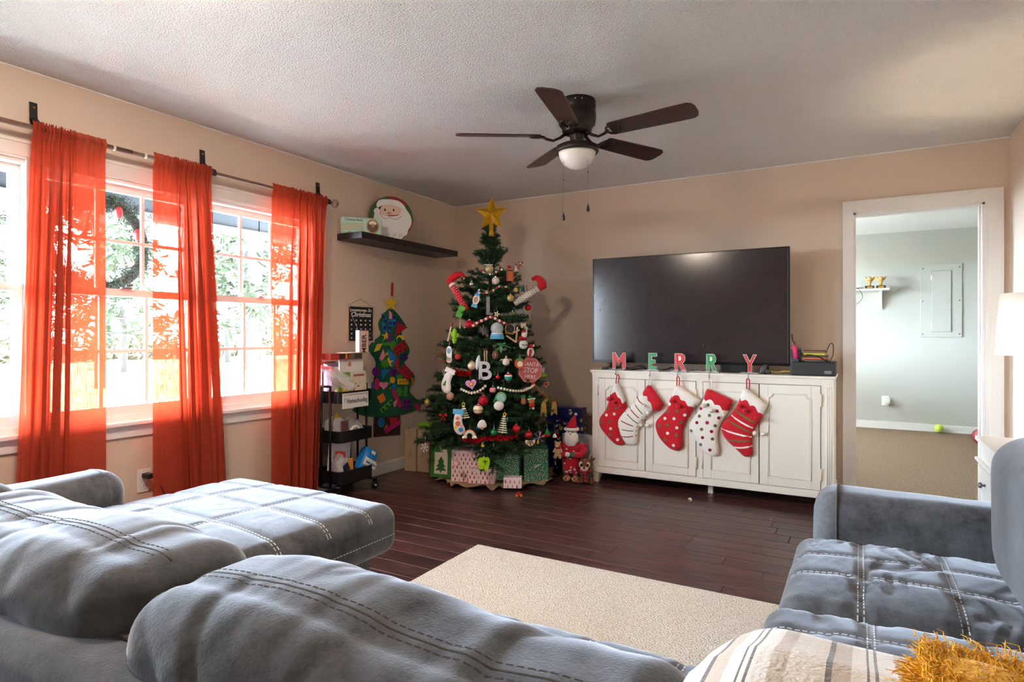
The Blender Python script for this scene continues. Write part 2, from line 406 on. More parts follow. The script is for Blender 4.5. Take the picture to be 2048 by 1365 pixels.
# adjoining room through the doorway
FY = 8.94
m_sage = mat('grey_green_paint', (190, 189, 180), 0.6, nz=(2, .02))
def carpet_material():
    m = mat('brown_carpet', (160, 134, 110), 0.95, spec=.1, nz=(60, .6), bump=(220, 1.0, .02)); return m
struct(obj('floor_adjoining', G().box(-1.9, 3.0, BY + .12, FY + .1, -.1, 0), carpet_material()))
struct(obj('wall_far', G().box(-1.9, 3.0, FY, FY + .1, 0, CZ), m_sage))
struct(obj('wall_far_left', holed('x', -1.9, -1.8, BY + .12, FY, 0, CZ, [(6.6, 8.2, 1.0, 2.0)]), m_sage))
struct(obj('wall_far_right', G().box(2.9, 3.0, BY + .12, FY, 0, CZ), m_sage))
struct(obj('wall_far_near', holed('y', BY + .12, BY + .14, -1.8, 2.9, 0, CZ, [(-.06, .72, 0, 2.05)]), m_sage))
struct(obj('sun_block_eave', G().box(-4.2, -1.9, BY + .2, FY + 1.5, CZ + .02, CZ + .12), m_trim))  # unseen slab added to keep direct sun out of the adjoining room
struct(obj('ceiling_adjoining', G().box(-1.9, 3.0, BY + .12, FY + .1, CZ, CZ + .1), mat('smooth_ceiling', (236, 236, 233), .9)))
g = G().box(-1.8, .72, FY - .014, FY, 0, .09).box(.72, 2.9, FY - .016, FY, 0, .085)
struct(obj('baseboard_far', g, m_trim))

# ------------------------------------------------------------------ outside the windows
m_soffit = mat('grey_blue_siding', (46, 53, 60), .6)
m_conc = mat('pale_concrete', (112, 113, 114), .9, nz=(3, .06))
struct(obj('porch_slab', G().box(-5.4, -3.61, -3, 7, -.35, -.15), m_conc))
porch = struct(bpy.data.objects.new('porch_roof', None)); COL.objects.link(porch); porch.location = (-4.5, 2, 2.14)
obj('porch_ceiling', G().box(-5.35, -3.61, -3, 7, 2.5, 2.56), m_soffit, porch)
for k in range(20):
    y0 = -3 + k * .5; obj('beam_panel', G().box(-5.25, -5.15, y0 + .006, y0 + .494, 2.18, 2.5), m_soffit, porch)
obj('beam_core', G().box(-5.235, -5.165, -3, 7, 2.18, 2.5), mat('shadow_gap', (70, 76, 80), .8), porch)
obj('beam_trim', G().box(-5.28, -5.12, -3, 7, 2.13, 2.18), mat('beam_trim_paint', (96, 104, 108), .6), porch)
m_yard = mat('dry_lawn', (84, 80, 60), .95, nz=(.5, .25))
struct(obj('ground', G().box(-70, -3.62, -60, 80, -.6, -.35), m_yard))
struct(obj('driveway', G().box(-13.5, -6.2, -60, 80, -.35, -.33), m_conc))
struct(obj('ground_rear', G().box(-3.62, 40, -60, -2.71, -.6, -.15), m_conc))
struct(obj('ground_side', G().box(.97, 40, -2.71, 5, -.6, -.15), m_conc))
m_bark = mat('pine_bark', (44, 40, 37), .9, nz=(6, .3), stretch=(1, 1, .2))
m_pine = mat('pine_needles', (36, 43, 24), .9, nz=(2, .35))
rt = random.Random(11)
pine_spots = [(-17.5, 13.25, .26, 'thick trunked pine beyond the driveway, in the middle of the corner window'), (-26.5, 14.0, .14, 'slim pine seen right of the wreath outside the middle window'), (-24, 18.6, .14, 'slim pine right of the thick trunk in the corner window'),
              (-19, 9.4, .13, 'pine showing through the left curtain behind the wreath'), (-31, 22, .16, 'far pine left of the thick trunk in the corner window'), (-33, 13.0, .16, 'far pine at the edge of the leftmost window')]
for (x, y, r, lab) in pine_spots:
    t = thing('pine_tree', (x, y, -.36), lab, 'tree', group='pines across the yard')
    h = rt.uniform(9, 12)
    obj('trunk', G().tube([(x, y, -.4), (x + rt.uniform(-.1, .1), y, h * .4), (x + rt.uniform(-.3, .3), y + .1, h)], [r * 1.1, r, r * .4], 9), m_bark, t, smooth=True)
    bgm = G(); bx = G()
    for k in range(46):
        z = rt.uniform(1.2, h); a = rt.uniform(0, 2 * PI); L = rt.uniform(.8, 2.4) * (1.15 - z / h * .6); tip = Vector((x + L * math.cos(a), y + L * math.sin(a), z + rt.uniform(-.1, .5)))
        bx.tube([(x, y, z), tip], [.035, .012], 4)
        for q in range(40):
            c = Vector((x, y, z)).lerp(tip, rt.uniform(.35, 1.1)) + Vector((rt.gauss(0, .16), rt.gauss(0, .16), rt.gauss(0, .14))); d = Vector((rt.gauss(0, 1), rt.gauss(0, 1), rt.gauss(0, .7))).normalized(); e = d.orthogonal().normalized() * .06
            bgm.add([c - d * .22 - e, c - d * .22 + e, c + d * .22], [(0, 1, 2)])
    obj('branch', bx, m_bark, t, fix=False); stuff(obj('needle_foliage', bgm, m_pine, t, fix=False))
hed = G()
for k in range(2600):
    y0 = rt.uniform(-6, 34); z0 = -.35 + abs(rt.gauss(0, .9)); c = Vector((-40 + rt.gauss(0, 1), y0 * 1.3, z0)); d = Vector((rt.gauss(0, .5), rt.gauss(0, 1), rt.gauss(0, 1))).normalized(); e = d.orthogonal().normalized() * .12
    hed.add([c - d * .5 - e, c - d * .5 + e, c + d * .5], [(0, 1, 2)])
tag(obj('woodland_brush', hed, mat('tan_brush', (58, 51, 37), .95, nz=(1, .3)), fix=False), 'tan winter brush along the edge of the yard behind the pines', 'brush', kind='stuff')

# ------------------------------------------------------------------ sectional sofa
def velour(name):
    m = bpy.data.materials.new(name); m.use_nodes = True; nt = m.node_tree; N = nt.nodes; K = nt.links.new; p = N['Principled BSDF']
    tc = N.new('ShaderNodeTexCoord'); n1 = N.new('ShaderNodeTexNoise'); n1.inputs['Scale'].default_value = 5; n1.inputs['Detail'].default_value = 6; n1.inputs['Roughness'].default_value = .78
    n2 = N.new('ShaderNodeTexNoise'); n2.inputs['Scale'].default_value = 240; K(tc.outputs['Object'], n1.inputs['Vector']); K(tc.outputs['Object'], n2.inputs['Vector'])
    mx = N.new('ShaderNodeMix'); mx.data_type = 'RGBA'; mx.inputs[6].default_value = (*lin((58, 58, 60)), 1); mx.inputs[7].default_value = (*lin((99, 100, 104)), 1); cr = N.new('ShaderNodeMapRange'); cr.inputs[1].default_value = .36; cr.inputs[2].default_value = .66; K(n1.outputs[0], cr.inputs[0]); K(cr.outputs[0], mx.inputs[0]); K(mx.outputs[2], p.inputs['Base Color'])
    p.inputs['Roughness'].default_value = .85; p.inputs['Specular IOR Level'].default_value = .15; p.inputs['Sheen Weight'].default_value = .8; p.inputs['Sheen Roughness'].default_value = .35; p.inputs['Sheen Tint'].default_value = (.85, .9, 1, 1)
    b = N.new('ShaderNodeBump'); b.inputs['Strength'].default_value = .25; b.inputs['Distance'].default_value = .003; K(n2.outputs[0], b.inputs['Height']); K(b.outputs[0], p.inputs['Normal']); return m
m_velour = velour('grey_velour')
m_seam = mat('dark_seam_thread', (74, 70, 68), .8)
m_stitch = mat('pale_stitching', (206, 206, 208), .7)
sofa = thing('sectional_sofa', (-1.1, 1.2, 0), 'large grey velour sectional sofa with chaise, pale double stitching and loose back cushions', 'sofa')
def seat_fn(lx, ly, hx, hy, hz, crown, xl, yl, wr, seed):
    def fn(w, p):
        x, y, z = w
        top = max(0, min(1, (z / hz + .2) / 1.2))
        c = crown * (1 - min(1, abs(p[0])) ** 2.4) * (1 - min(1, abs(p[1])) ** 2.4)
        gx = sum(math.exp(-((x + lx - q) / .016) ** 2) for q in xl) + sum(math.exp(-((y + ly - q) / .016) ** 2) for q in yl)
        n = noise.noise(Vector((x * 3 + seed, y * 3, 0))) * .006 + -wr * (1 - abs(noise.noise(Vector(((x + lx) * 22 + 1.5 * noise.noise(Vector((y * 6, x * 3, seed))), (y + ly) * 4.5, seed))))) ** 7 * max(0, .3 + noise.noise(Vector((x * 5, y * 5, seed + 9))))
        return (x, y, z + top * (c - .007 * min(1, gx) + n))
    return fn
STITCHES = []
def seat(name, x0, x1, y0, y1, z0, z1, r, crown, xl, yl, wr=0.0, seed=0.0, double=True, edges=True):
    m = (max(8, int((x1 - x0) / .014)), max(8, int((y1 - y0) / .014)), 2)
    g = G().rbox(x0, x1, y0, y1, z0, z1, r, 5, m, seat_fn((x0 + x1) / 2, (y0 + y1) / 2, (x1 - x0) / 2, (y1 - y0) / 2, (z1 - z0) / 2, crown, xl, yl, wr, seed))
    o = obj(name, g, m_velour, sofa, smooth=True, fix=True)
    bv = BVHTree.FromPolygons([Vector(v) for v in g.v], g.f); sg = G()
    def dash(p, q, n):
        t = (q - p); s = t.cross(n).normalized() * .0016; p, q = p + n * .0012, q + n * .0012
        sg.add([p - s, p + s, q + s, q - s], [(0, 1, 2, 3)])
    def run(fix, a0, a1, alongx):
        for off in ((-.007, .007) if double else (0,)):
            a = a0
            while a < a1:
                P_ = []
                for t in (a, a + .011):
                    o_ = Vector((t, fix + off, 2)) if alongx else Vector((fix + off, t, 2)); h = bv.ray_cast(o_, Vector((0, 0, -1)))
                    if h[0] is None or h[1].z < .15: P_ = None; break
                    P_.append(h)
                if P_: dash(P_[0][0], P_[1][0], P_[0][1])
                a += .0165
    for q in xl: run(q, y0, y1, False)
    for q in yl: run(q, x0, x1, True)
    if edges:                                    # single stitched line low on the front faces
        for (ax, fixed, a0, a1, dr) in edges if isinstance(edges, list) else []:
            a = a0
            while a < a1:
                o1 = Vector((a, fixed, 0)); zz = z0 + (z1 - z0) * .42
                pts = []
                for t in (a, a + .011):
                    if ax == 'x': h = bv.ray_cast(Vector((t, fixed + dr, zz)), Vector((0, -dr, 0)))
                    else: h = bv.ray_cast(Vector((fixed + dr, t, zz)), Vector((-dr, 0, 0)))
                    if h[0] is None: pts = None; break
                    pts.append(h)
                if pts: dash(pts[0][0], pts[1][0], pts[0][1])
                a += .0165
    if sg.v: stuff(obj('stitching', sg, m_stitch, o, fix=False))
    return o
# base frames
obj('base', G().rbox(-2.74, .74, .52, 1.27, .05, .3, .02, 2), m_velour, sofa)
obj('chaise_base', G().rbox(-2.7, -1.77, 1.2, 1.93, .04, .3, .03, 2), m_velour, sofa, smooth=False)
obj('side_base', G().rbox(-.12, .76, 1.2, 2.44, .05, .3, .02, 2), m_velour, sofa)
seat('chaise_cushion', -2.74, -1.7, .62, 2.03, .24, .45, .07, .035, [-2.42, -2.08], [1.0, 1.22, 1.41, 1.63, 1.85], .006, 1.3, edges=[('y', -1.7, .9, 2.0, .3)])
seat('seat_cushion', -1.69, -.865, .62, 1.37, .25, .455, .065, .03, [-1.5, -1.28, -1.06], [1.2, .98], .007, 4.1, edges=[('x', 1.37, -1.66, -.9, .3)])
seat('seat_cushion', -.86, -.13, .62, 1.37, .25, .455, .065, .03, [-.72, -.53, -.33], [1.2, .98], .008, 7.7)
seat('seat_cushion', -.2, .55, 1.78, 2.44, .24, .45, .06, .025, [0.0, .22], [2.2, 2.02], .02, 9.2)
seat('seat_cushion', -.22, .55, 1.06, 1.775, .24, .455, .06, .028, [.02, .24], [1.6, 1.36], .02, 2.6)
# arms
def arm_fn(seed, amp):
    return lambda w, p: (w.x + amp * noise.noise(Vector((w.x * 4 + seed, w.y * 4, w.z * 4))), w.y, w.z + (amp * noise.noise(Vector((w.x * 5, w.y * 3, seed))) if p[2] > 0 else 0))
a = obj('arm', G().rbox(-3.0, -2.755, .5, 1.5, .05, .575, .1, 5, (4, 24, 8), arm_fn(2, .008)), m_velour, sofa, smooth=True)
def loop_xz(x0, x1, z0, z1, r, y, n=8):
    pts = []
    for cx, cz, s in ((x1 - r, z1 - r, 0), (x0 + r, z1 - r, 90)):
        for k in range(n + 1):
            t = math.radians(s + 90 * k / n); pts.append((cx + r * math.cos(t), y, cz + r * math.sin(t)))
    return [(x1, y, z0)] + pts + [(x0, y, z0)]
obj('piping', G().tube(loop_xz(-3.0, -2.755, .1, .575, .1, 1.405), .005, 6), m_velour, a, smooth=True)
a = obj('arm', G().rbox(-.15, .72, 2.43, 2.66, .05, .6, .075, 5, (24, 4, 10), arm_fn(6, .01)), m_velour, sofa, smooth=True)
obj('piping', G().tube([(-.074, y_, z_) for (_, y_, z_) in [(0, q[0], q[2]) for q in loop_xz(2.43, 2.66, .1, .6, .075, 0)]], .0045, 6), m_seam, a, smooth=True)
# backs
obj('back_frame', G().rbox(-2.98, .76, .40, .60, .05, .715, .045, 4, (40, 2, 6), lambda w, p: (w.x, w.y + .004 * noise.noise(Vector((w.x * 4, w.z * 4, 1))), w.z + .007 * noise.noise(Vector((w.x * 3, 2, 5))))), m_velour, sofa, smooth=True)
obj('side_back_frame', G().rbox(.56, .775, .6, 2.64, .05, .74, .05, 3, (2, 20, 4)), m_velour, sofa, smooth=True)
def pillow_fn(h, seed, amp, sag):
    def fn(w, p):
        x, y, z = w
        c = (1 - min(1, abs(p[0])) ** 3) * (1 - min(1, abs(p[2])) ** 3)
        y2 = y + math.tanh(y / .035) * .03 * c
        fold = abs(noise.noise(Vector((x * 5.2 + z * 5 + seed, z * 2.6 - x * 1.2, seed * 2))))
        fold = (1 - fold) ** 4; fine = noise.noise(Vector((x * 13 + z * 14, z * 5, seed + 4)))
        crs = 1 - abs(noise.noise(Vector((x * 7 + z * 9 + seed, z * 3 - x * 2.2 + y * 2, seed)))); crs = crs ** 10
        n = amp * (1.1 - .45 * max(0, min(1, (p[2] - .45) / .4))) * (noise.noise(Vector((x * 3.5 + seed, y * 3, z * 3.5))) * .8 - fold * .22 + fine * .3 - crs * .35 + .16 * noise.noise(Vector((x * 19 - z * 15 + seed, z * 4 + x * 4, 7))) + .10 * noise.noise(Vector((x * 34 + z * 30, z * 9, seed))))
        tp = max(0, p[2]); tuck = -.006 * math.exp(-((y + .05) / .022) ** 2) * tp
        wav = sag * noise.noise(Vector((x * 2.4 + seed, 0, 3)))
        return (x + n * .4, y2 + n * math.tanh(y / .035) * .8 + .10 * (.5 + .5 * p[2]) * -.35, z + tp * (wav + tuck + n * .75))
    return fn
def back_cushion(x0, x1, y0, y1, z0, z1, seed, amp=.022, sag=.02):
    g = G().rbox(x0, x1, y0, y1, z0, z1, .085, 6, (int((x1 - x0) / .010), 26, 26), pillow_fn(1, seed, amp, sag))
    o = obj('back_cushion', g, m_velour, sofa, smooth=True)
    bv = BVHTree.FromPolygons([Vector(v) for v in g.v], g.f); sg = G(); pts = []
    yc = (y0 + y1) / 2 - .05
    for k in range(61):
        x = x0 + .04 + (x1 - x0 - .08) * k / 60; h = bv.ray_cast(Vector((x, yc, 2)), Vector((0, 0, -1)))
        if h[0]: pts.append(h[0] - Vector((0, 0, .0006)))
    if len(pts) > 2: obj('top_seam', G().tube(pts, .0022, 6), m_seam, o, smooth=True)
    sg = G()
    for dy in (-.012, .012):
        for k in range(int((x1 - x0 - .1) / .014)):
            x = x0 + .05 + k * .014; h = bv.ray_cast(Vector((x, yc + dy, 2)), Vector((0, 0, -1))); h2 = bv.ray_cast(Vector((x + .009, yc + dy, 2)), Vector((0, 0, -1)))
            if h[0] and h2[0]: sg.tube([h[0], h2[0]], .0013, 4, cap=False)
    stuff(obj('stitching', sg, m_seam, o, fix=False))
    return o
back_cushion(-2.72, -1.79, .5, .78, .4, .80, 3.1)
back_cushion(-1.76, -.935, .5, .78, .4, .805, 8.4)
back_cushion(-.93, -.125, .49, .78, .4, .80, 5.9, .024, .026)
back_cushion(-.12, .5, .49, .76, .4, .785, 12.3, .012, .006)
def side_cushion(y0, y1, seed):
    g = G().rbox(.36, .62, y0, y1, .42, .86, .09, 6, (8, int((y1 - y0) / .02), 14), lambda w, p: (w.x - .03 * (1 - abs(p[1]) ** 3) * (1 - abs(p[2]) ** 3) + .012 * noise.noise(Vector((w.y * 4, w.z * 4, seed))), w.y, w.z + .012 * noise.noise(Vector((w.x * 4, w.y * 4, seed)))))
    obj('back_cushion', g, m_velour, sofa, smooth=True)
side_cushion(1.72, 2.41, 1); side_cushion(1.0, 1.7, 2)
obj('back_piping', G().tube([(-2.95 + k * .08, .497 + .003 * math.sin(k), .716 + .006 * noise.noise(Vector(((-2.95 + k * .08 + 1.1) * 3, 2, 5)))) for k in range(46)], .006, 6), m_seam, sofa, smooth=True)
for x, y in ((-2.6, 1.8), (-1.85, 1.8), (-2.85, .6), (.65, 2.3), (0, 2.35), (-1, .6), (-.05, .6)): obj('foot', G().lathe([(.025, 0), (.03, .06)], (x, y, 0), 12), mat('black_plastic', (22, 21, 22), .4), sofa)

# ------------------------------------------------------------------ throws on the sofa back
def blanket_material():
    m = bpy.data.materials.new('striped_blanket'); m.use_nodes = True; nt = m.node_tree; N = nt.nodes; K = nt.links.new; p = N['Principled BSDF']
    tc = N.new('ShaderNodeTexCoord'); sp = N.new('ShaderNodeSeparateXYZ'); K(tc.outputs['Object'], sp.inputs[0])
    wv = N.new('ShaderNodeMath'); wv.operation = 'MULTIPLY'; wv.inputs[1].default_value = 9.5; K(sp.outputs[0], wv.inputs[0])
    fr = N.new('ShaderNodeMath'); fr.operation = 'FRACT'; K(wv.outputs[0], fr.inputs[0])
    cr = N.new('ShaderNodeValToRGB'); cr.color_ramp.interpolation = 'CONSTANT'; e = cr.color_ramp.elements
    cream, tan, grey = (*lin((216, 207, 196)), 1), (*lin((186, 170, 152)), 1), (*lin((96, 86, 80)), 1)
    e[0].position = 0; e[0].color = cream; e[1].position = .30; e[1].color = grey
    for q, c in ((.35, tan), (.5, cream), (.62, grey), (.64, cream), (.68, grey), (.71, cream), (.86, tan)): k = e.new(q); k.color = c
    K(fr.outputs[0], cr.inputs[0]); K(cr.outputs[0], p.inputs['Base Color']); p.inputs['Roughness'].default_value = .95; p.inputs['Sheen Weight'].default_value = .3
    ck = N.new('ShaderNodeTexNoise'); ck.inputs['Scale'].default_value = 180; K(tc.outputs['Object'], ck.inputs['Vector'])
    b = N.new('ShaderNodeBump'); b.inputs['Strength'].default_value = .5; b.inputs['Distance'].default_value = .004; K(ck.outputs[0], b.inputs['Height']); K(b.outputs[0], p.inputs['Normal']); return m
prof = [(.395, .50), (.392, .6), (.398, .69), (.43, .725), (.47, .745), (.485, .785), (.52, .815), (.58, .828), (.66, .825), (.73, .805), (.79, .79), (.815, .7), (.825, .6), (.83, .52)]
bl = G(); NX = 34; vs = []; fs = []
def lerp_prof(t):
    f = t * (len(prof) - 1); i = min(len(prof) - 2, int(f)); u = f - i; return (prof[i][0] * (1 - u) + prof[i + 1][0] * u, prof[i][1] * (1 - u) + prof[i + 1][1] * u)
NT = 52
for i in range(NX + 1):
    x = -.155 + .40 * i / NX
    for j in range(NT + 1):
        yy, zz = lerp_prof(j / NT); n = noise.noise(Vector((x * 9, j * .12, 2))) * .008 + .012 * math.exp(-((j - 20 + (x + .1) * 14) / 2.2) ** 2)
        ed = -.04 * max(0, 1 - i / 7) ** 2
        vs.append((x, yy - n * .5, zz + ed + n + .012))
for i in range(NX):
    for j in range(NT): a = i * (NT + 1) + j; fs.append((a, a + 1, a + NT + 2, a + NT + 1))
bo = obj('throw_blanket', bl.add(vs, fs), blanket_material(), smooth=True); tag(bo, 'cream woven throw with grey and tan stripes draped over the sofa back', 'blanket')
sm = bo.modifiers.new('thickness', 'SOLIDIFY'); sm.thickness = .007; sm.offset = 1
mt = thing('mustard_throw', (.13, .50, .835), 'mustard yellow throw with shaggy fringe lying on the striped blanket', 'throw')
m_must = mat('mustard_wool', (226, 168, 36), .95, sheen=.4, nz=(40, .25), bump=(150, .8, .006))
g = G().rbox(.042, .36, .42, .62, .846, .896, .02, 4, (16, 10, 1), lambda w, p: (w.x, w.y, w.z + .012 * noise.noise(Vector((w.x * 12, w.y * 12, 3))) - .03 * max(0, -p[1]) ** 2))
obj('folded_cloth', g, m_must, mt, smooth=True)
fr = G(); rf = random.Random(5)
for k in range(15000):
    e = rf.random()
    if e < .6: b0 = Vector((.042 + .318 * rf.random(), .595 + rf.gauss(0, .018), .89)); d = Vector((rf.gauss(0, .5), .5 + rf.random(), .9 + rf.random()))
    else: b0 = Vector((.05 + rf.gauss(0, .005), .43 + .18 * rf.random(), .882)); d = Vector((-.9 - rf.random(), rf.gauss(0, .5), .2 + rf.random()))
    d = d.normalized() * rf.uniform(.004, .017); fr.tube([b0, b0 + d * .5 + Vector((0, 0, .002)), b0 + d + Vector((rf.gauss(0, .004), rf.gauss(0, .004), -.002))], [.0006, .0005, .0003], 4, cap=False)
stuff(obj('fringe', fr, m_must, mt, fix=False))
wp = obj('throw_pillow', G().rbox(.30, .62, .72, 1.05, .46, .80, .07, 4, (8, 8, 8), lambda w, p: (w.x, w.y + .2 * w.z, w.z)), mat('white_pillow', (226, 224, 222), .9, bump=(90, .3)), smooth=True)
tag(wp, 'white pillow tucked in the sofa corner behind the mustard throw', 'pillow')

# ------------------------------------------------------------------ rug
def rug_material():
    m = bpy.data.materials.new('cream_woven_rug'); m.use_nodes = True; nt = m.node_tree; N = nt.nodes; K = nt.links.new; p = N['Principled BSDF']
    tc = N.new('ShaderNodeTexCoord'); v = N.new('ShaderNodeTexVoronoi'); v.inputs['Scale'].default_value = 130; mp = N.new('ShaderNodeMapping'); mp.inputs['Scale'].default_value = (1, 1.5, 1); mp.inputs['Rotation'].default_value = (0, 0, .7)
    K(tc.outputs['Object'], mp.inputs[0]); K(mp.outputs[0], v.inputs['Vector'])
    cr = N.new('ShaderNodeValToRGB'); e = cr.color_ramp.elements; e[0].position = .25; e[0].color = (*lin((238, 230, 216)), 1); e[1].position = .85; e[1].color = (*lin((196, 182, 164)), 1); K(v.outputs['Distance'], cr.inputs[0]); K(cr.outputs[0], p.inputs['Base Color'])
    p.inputs['Roughness'].default_value = .95; b = N.new('ShaderNodeBump'); b.inputs['Strength'].default_value = .8; b.inputs['Distance'].default_value = .006; b.invert = True; K(v.outputs['Distance'], b.inputs['Height']); K(b.outputs[0], p.inputs['Normal']); return m
tag(obj('area_rug', G().rbox(-1.83, .62, .7, 2.83, 0.0005, .012, .005, 2, (20, 12, 1)), rug_material()), 'cream woven area rug on the dark plank floor', 'rug')
STOCKINGS = [{'lab': 'red stocking with white and olive dots hanging at the left end of the console', 'body': 'r', 'cuffc': 'w', 'loop': [(-1.628, 0.884), (-1.639, 0.801)], 'cuff': [(-1.653, 0.8), (-1.623, 0.793), (-1.57, 0.674), (-1.572, 0.631), (-1.597, 0.625), (-1.612, 0.667), (-1.636, 0.673), (-1.65, 0.716), (-1.676, 0.691), (-1.694, 0.706), (-1.682, 0.76)], 'b': [(-1.676, 0.74), (-1.612, 0.723), (-1.565, 0.654), (-1.558, 0.594), (-1.591, 0.541), (-1.612, 0.479), (-1.621, 0.418), (-1.607, 0.368), (-1.565, 0.324), (-1.612, 0.309), (-1.666, 0.322), (-1.763, 0.417), (-1.789, 0.466), (-1.78, 0.519), (-1.731, 0.573), (-1.709, 0.636), (-1.7, 0.688)], 'pom': ('r', [(-1.687, 0.672), (-1.646, 0.65), (-1.589, 0.617)]), 'dots': [('w', -1.714, 0.544), ('w', -1.65, 0.556), ('w', -1.679, 0.441), ('w', -1.625, 0.359), ('g', -1.707, 0.595), ('g', -1.636, 0.605), ('g', -1.758, 0.481), ('g', -1.685, 0.496), ('g', -1.689, 0.392)]}, {'lab': 'white stocking with thin red and green stripes and a red cuff', 'body': 'w', 'cuffc': 'r', 'loop': [(-1.369, 0.892), (-1.39, 0.79)], 'cuff': [(-1.395, 0.79), (-1.374, 0.788), (-1.27, 0.65), (-1.304, 0.599), (-1.359, 0.596), (-1.374, 0.654), (-1.402, 0.661), (-1.4, 0.698), (-1.44, 0.691), (-1.43, 0.736)], 'b': [(-1.425, 0.741), (-1.374, 0.694), (-1.329, 0.627), (-1.354, 0.588), (-1.405, 0.542), (-1.456, 0.485), (-1.474, 0.424), (-1.471, 0.329), (-1.549, 0.317), (-1.602, 0.373), (-1.634, 0.457), (-1.641, 0.508), (-1.612, 0.55), (-1.528, 0.626), (-1.471, 0.694)], 'pom': ('w', [(-1.41, 0.635), (-1.379, 0.587)]), 'lines': [('r', (-1.474, 0.697), (-1.425, 0.644)), ('g', (-1.5, 0.658), (-1.402, 0.546)), ('r', (-1.535, 0.617), (-1.431, 0.52)), ('g', (-1.565, 0.581), (-1.466, 0.494)), ('r', (-1.623, 0.52), (-1.47, 0.465)), ('g', (-1.619, 0.444), (-1.475, 0.438)), ('r', (-1.598, 0.384), (-1.477, 0.403))]}, {'lab': 'red stocking with white and olive dots in the middle of the row', 'body': 'r', 'cuffc': 'w', 'loop': [(-1.165, 0.893), (-1.169, 0.799)], 'cuff': [(-1.172, 0.799), (-1.148, 0.792), (-1.006, 0.693), (-1.044, 0.639), (-1.105, 0.629), (-1.119, 0.673), (-1.153, 0.668), (-1.163, 0.714), (-1.216, 0.7), (-1.206, 0.756)], 'b': [(-1.201, 0.756), (-1.129, 0.725), (-1.044, 0.663), (-1.058, 0.624), (-1.091, 0.564), (-1.124, 0.504), (-1.134, 0.436), (-1.127, 0.36), (-1.148, 0.319), (-1.187, 0.308), (-1.245, 0.33), (-1.314, 0.402), (-1.337, 0.469), (-1.334, 0.519), (-1.294, 0.561), (-1.255, 0.602), (-1.233, 0.652), (-1.221, 0.702)], 'pom': ('r', [(-1.153, 0.649), (-1.102, 0.617), (-1.201, 0.683)]), 'dots': [('w', -1.226, 0.653), ('w', -1.112, 0.582), ('w', -1.189, 0.551), ('w', -1.257, 0.548), ('w', -1.169, 0.485), ('w', -1.237, 0.44), ('w', -1.194, 0.354), ('g', -1.24, 0.598), ('g', -1.169, 0.608), ('g', -1.14, 0.527), ('g', -1.237, 0.501), ('g', -1.299, 0.49), ('g', -1.172, 0.43), ('g', -1.257, 0.39)]}, {'lab': 'white stocking with red and green dots and a red cuff', 'body': 'w', 'cuffc': 'r', 'loop': [(-0.934, 0.9), (-0.937, 0.78)], 'cuff': [(-0.955, 0.779), (-0.937, 0.776), (-0.78, 0.703), (-0.806, 0.634), (-0.86, 0.606), (-0.878, 0.649), (-0.914, 0.645), (-0.933, 0.688), (-0.974, 0.674), (-0.983, 0.709), (-0.969, 0.757)], 'b': [(-0.969, 0.752), (-0.878, 0.719), (-0.806, 0.667), (-0.811, 0.625), (-0.851, 0.56), (-0.883, 0.494), (-0.887, 0.419), (-0.869, 0.345), (-0.883, 0.302), (-0.933, 0.294), (-0.988, 0.325), (-1.025, 0.378), (-1.081, 0.46), (-1.093, 0.507), (-1.053, 0.567), (-1.016, 0.626), (-0.992, 0.68)], 'pom': ('w', [(-0.923, 0.63), (-0.838, 0.603), (-0.977, 0.66)]), 'dots': [('g', -0.946, 0.666), ('g', -1.008, 0.581), ('g', -0.937, 0.591), ('g', -0.898, 0.519), ('g', -0.992, 0.487), ('g', -1.067, 0.47), ('g', -0.917, 0.424), ('g', -1.0, 0.376), ('r', -0.999, 0.635), ('r', -0.884, 0.625), ('r', -0.873, 0.577), ('r', -1.025, 0.533), ('r', -0.953, 0.538), ('r', -0.923, 0.477), ('r', -0.985, 0.429), ('r', -0.934, 0.344)]}, {'lab': 'red stocking with white and olive stripes hanging at the right end', 'body': 'r', 'cuffc': 'w', 'loop': [(-0.682, 0.898), (-0.685, 0.797)], 'cuff': [(-0.701, 0.799), (-0.682, 0.796), (-0.556, 0.681), (-0.581, 0.619), (-0.628, 0.616), (-0.645, 0.658), (-0.677, 0.645), (-0.697, 0.696), (-0.731, 0.688), (-0.733, 0.735), (-0.718, 0.782)], 'b': [(-0.718, 0.773), (-0.649, 0.739), (-0.577, 0.662), (-0.583, 0.621), (-0.598, 0.577), (-0.632, 0.529), (-0.654, 0.466), (-0.651, 0.375), (-0.649, 0.338), (-0.675, 0.315), (-0.71, 0.314), (-0.753, 0.356), (-0.833, 0.423), (-0.862, 0.486), (-0.86, 0.533), (-0.815, 0.583), (-0.762, 0.651), (-0.736, 0.717)], 'pom': ('r', [(-0.731, 0.673), (-0.692, 0.641), (-0.619, 0.594)]), 'lines': [('g', (-0.771, 0.644), (-0.63, 0.559)), ('w', (-0.791, 0.603), (-0.647, 0.521)), ('g', (-0.813, 0.567), (-0.655, 0.488)), ('w', (-0.859, 0.502), (-0.656, 0.458)), ('g', (-0.822, 0.426), (-0.658, 0.433)), ('w', (-0.773, 0.376), (-0.653, 0.397))]}]
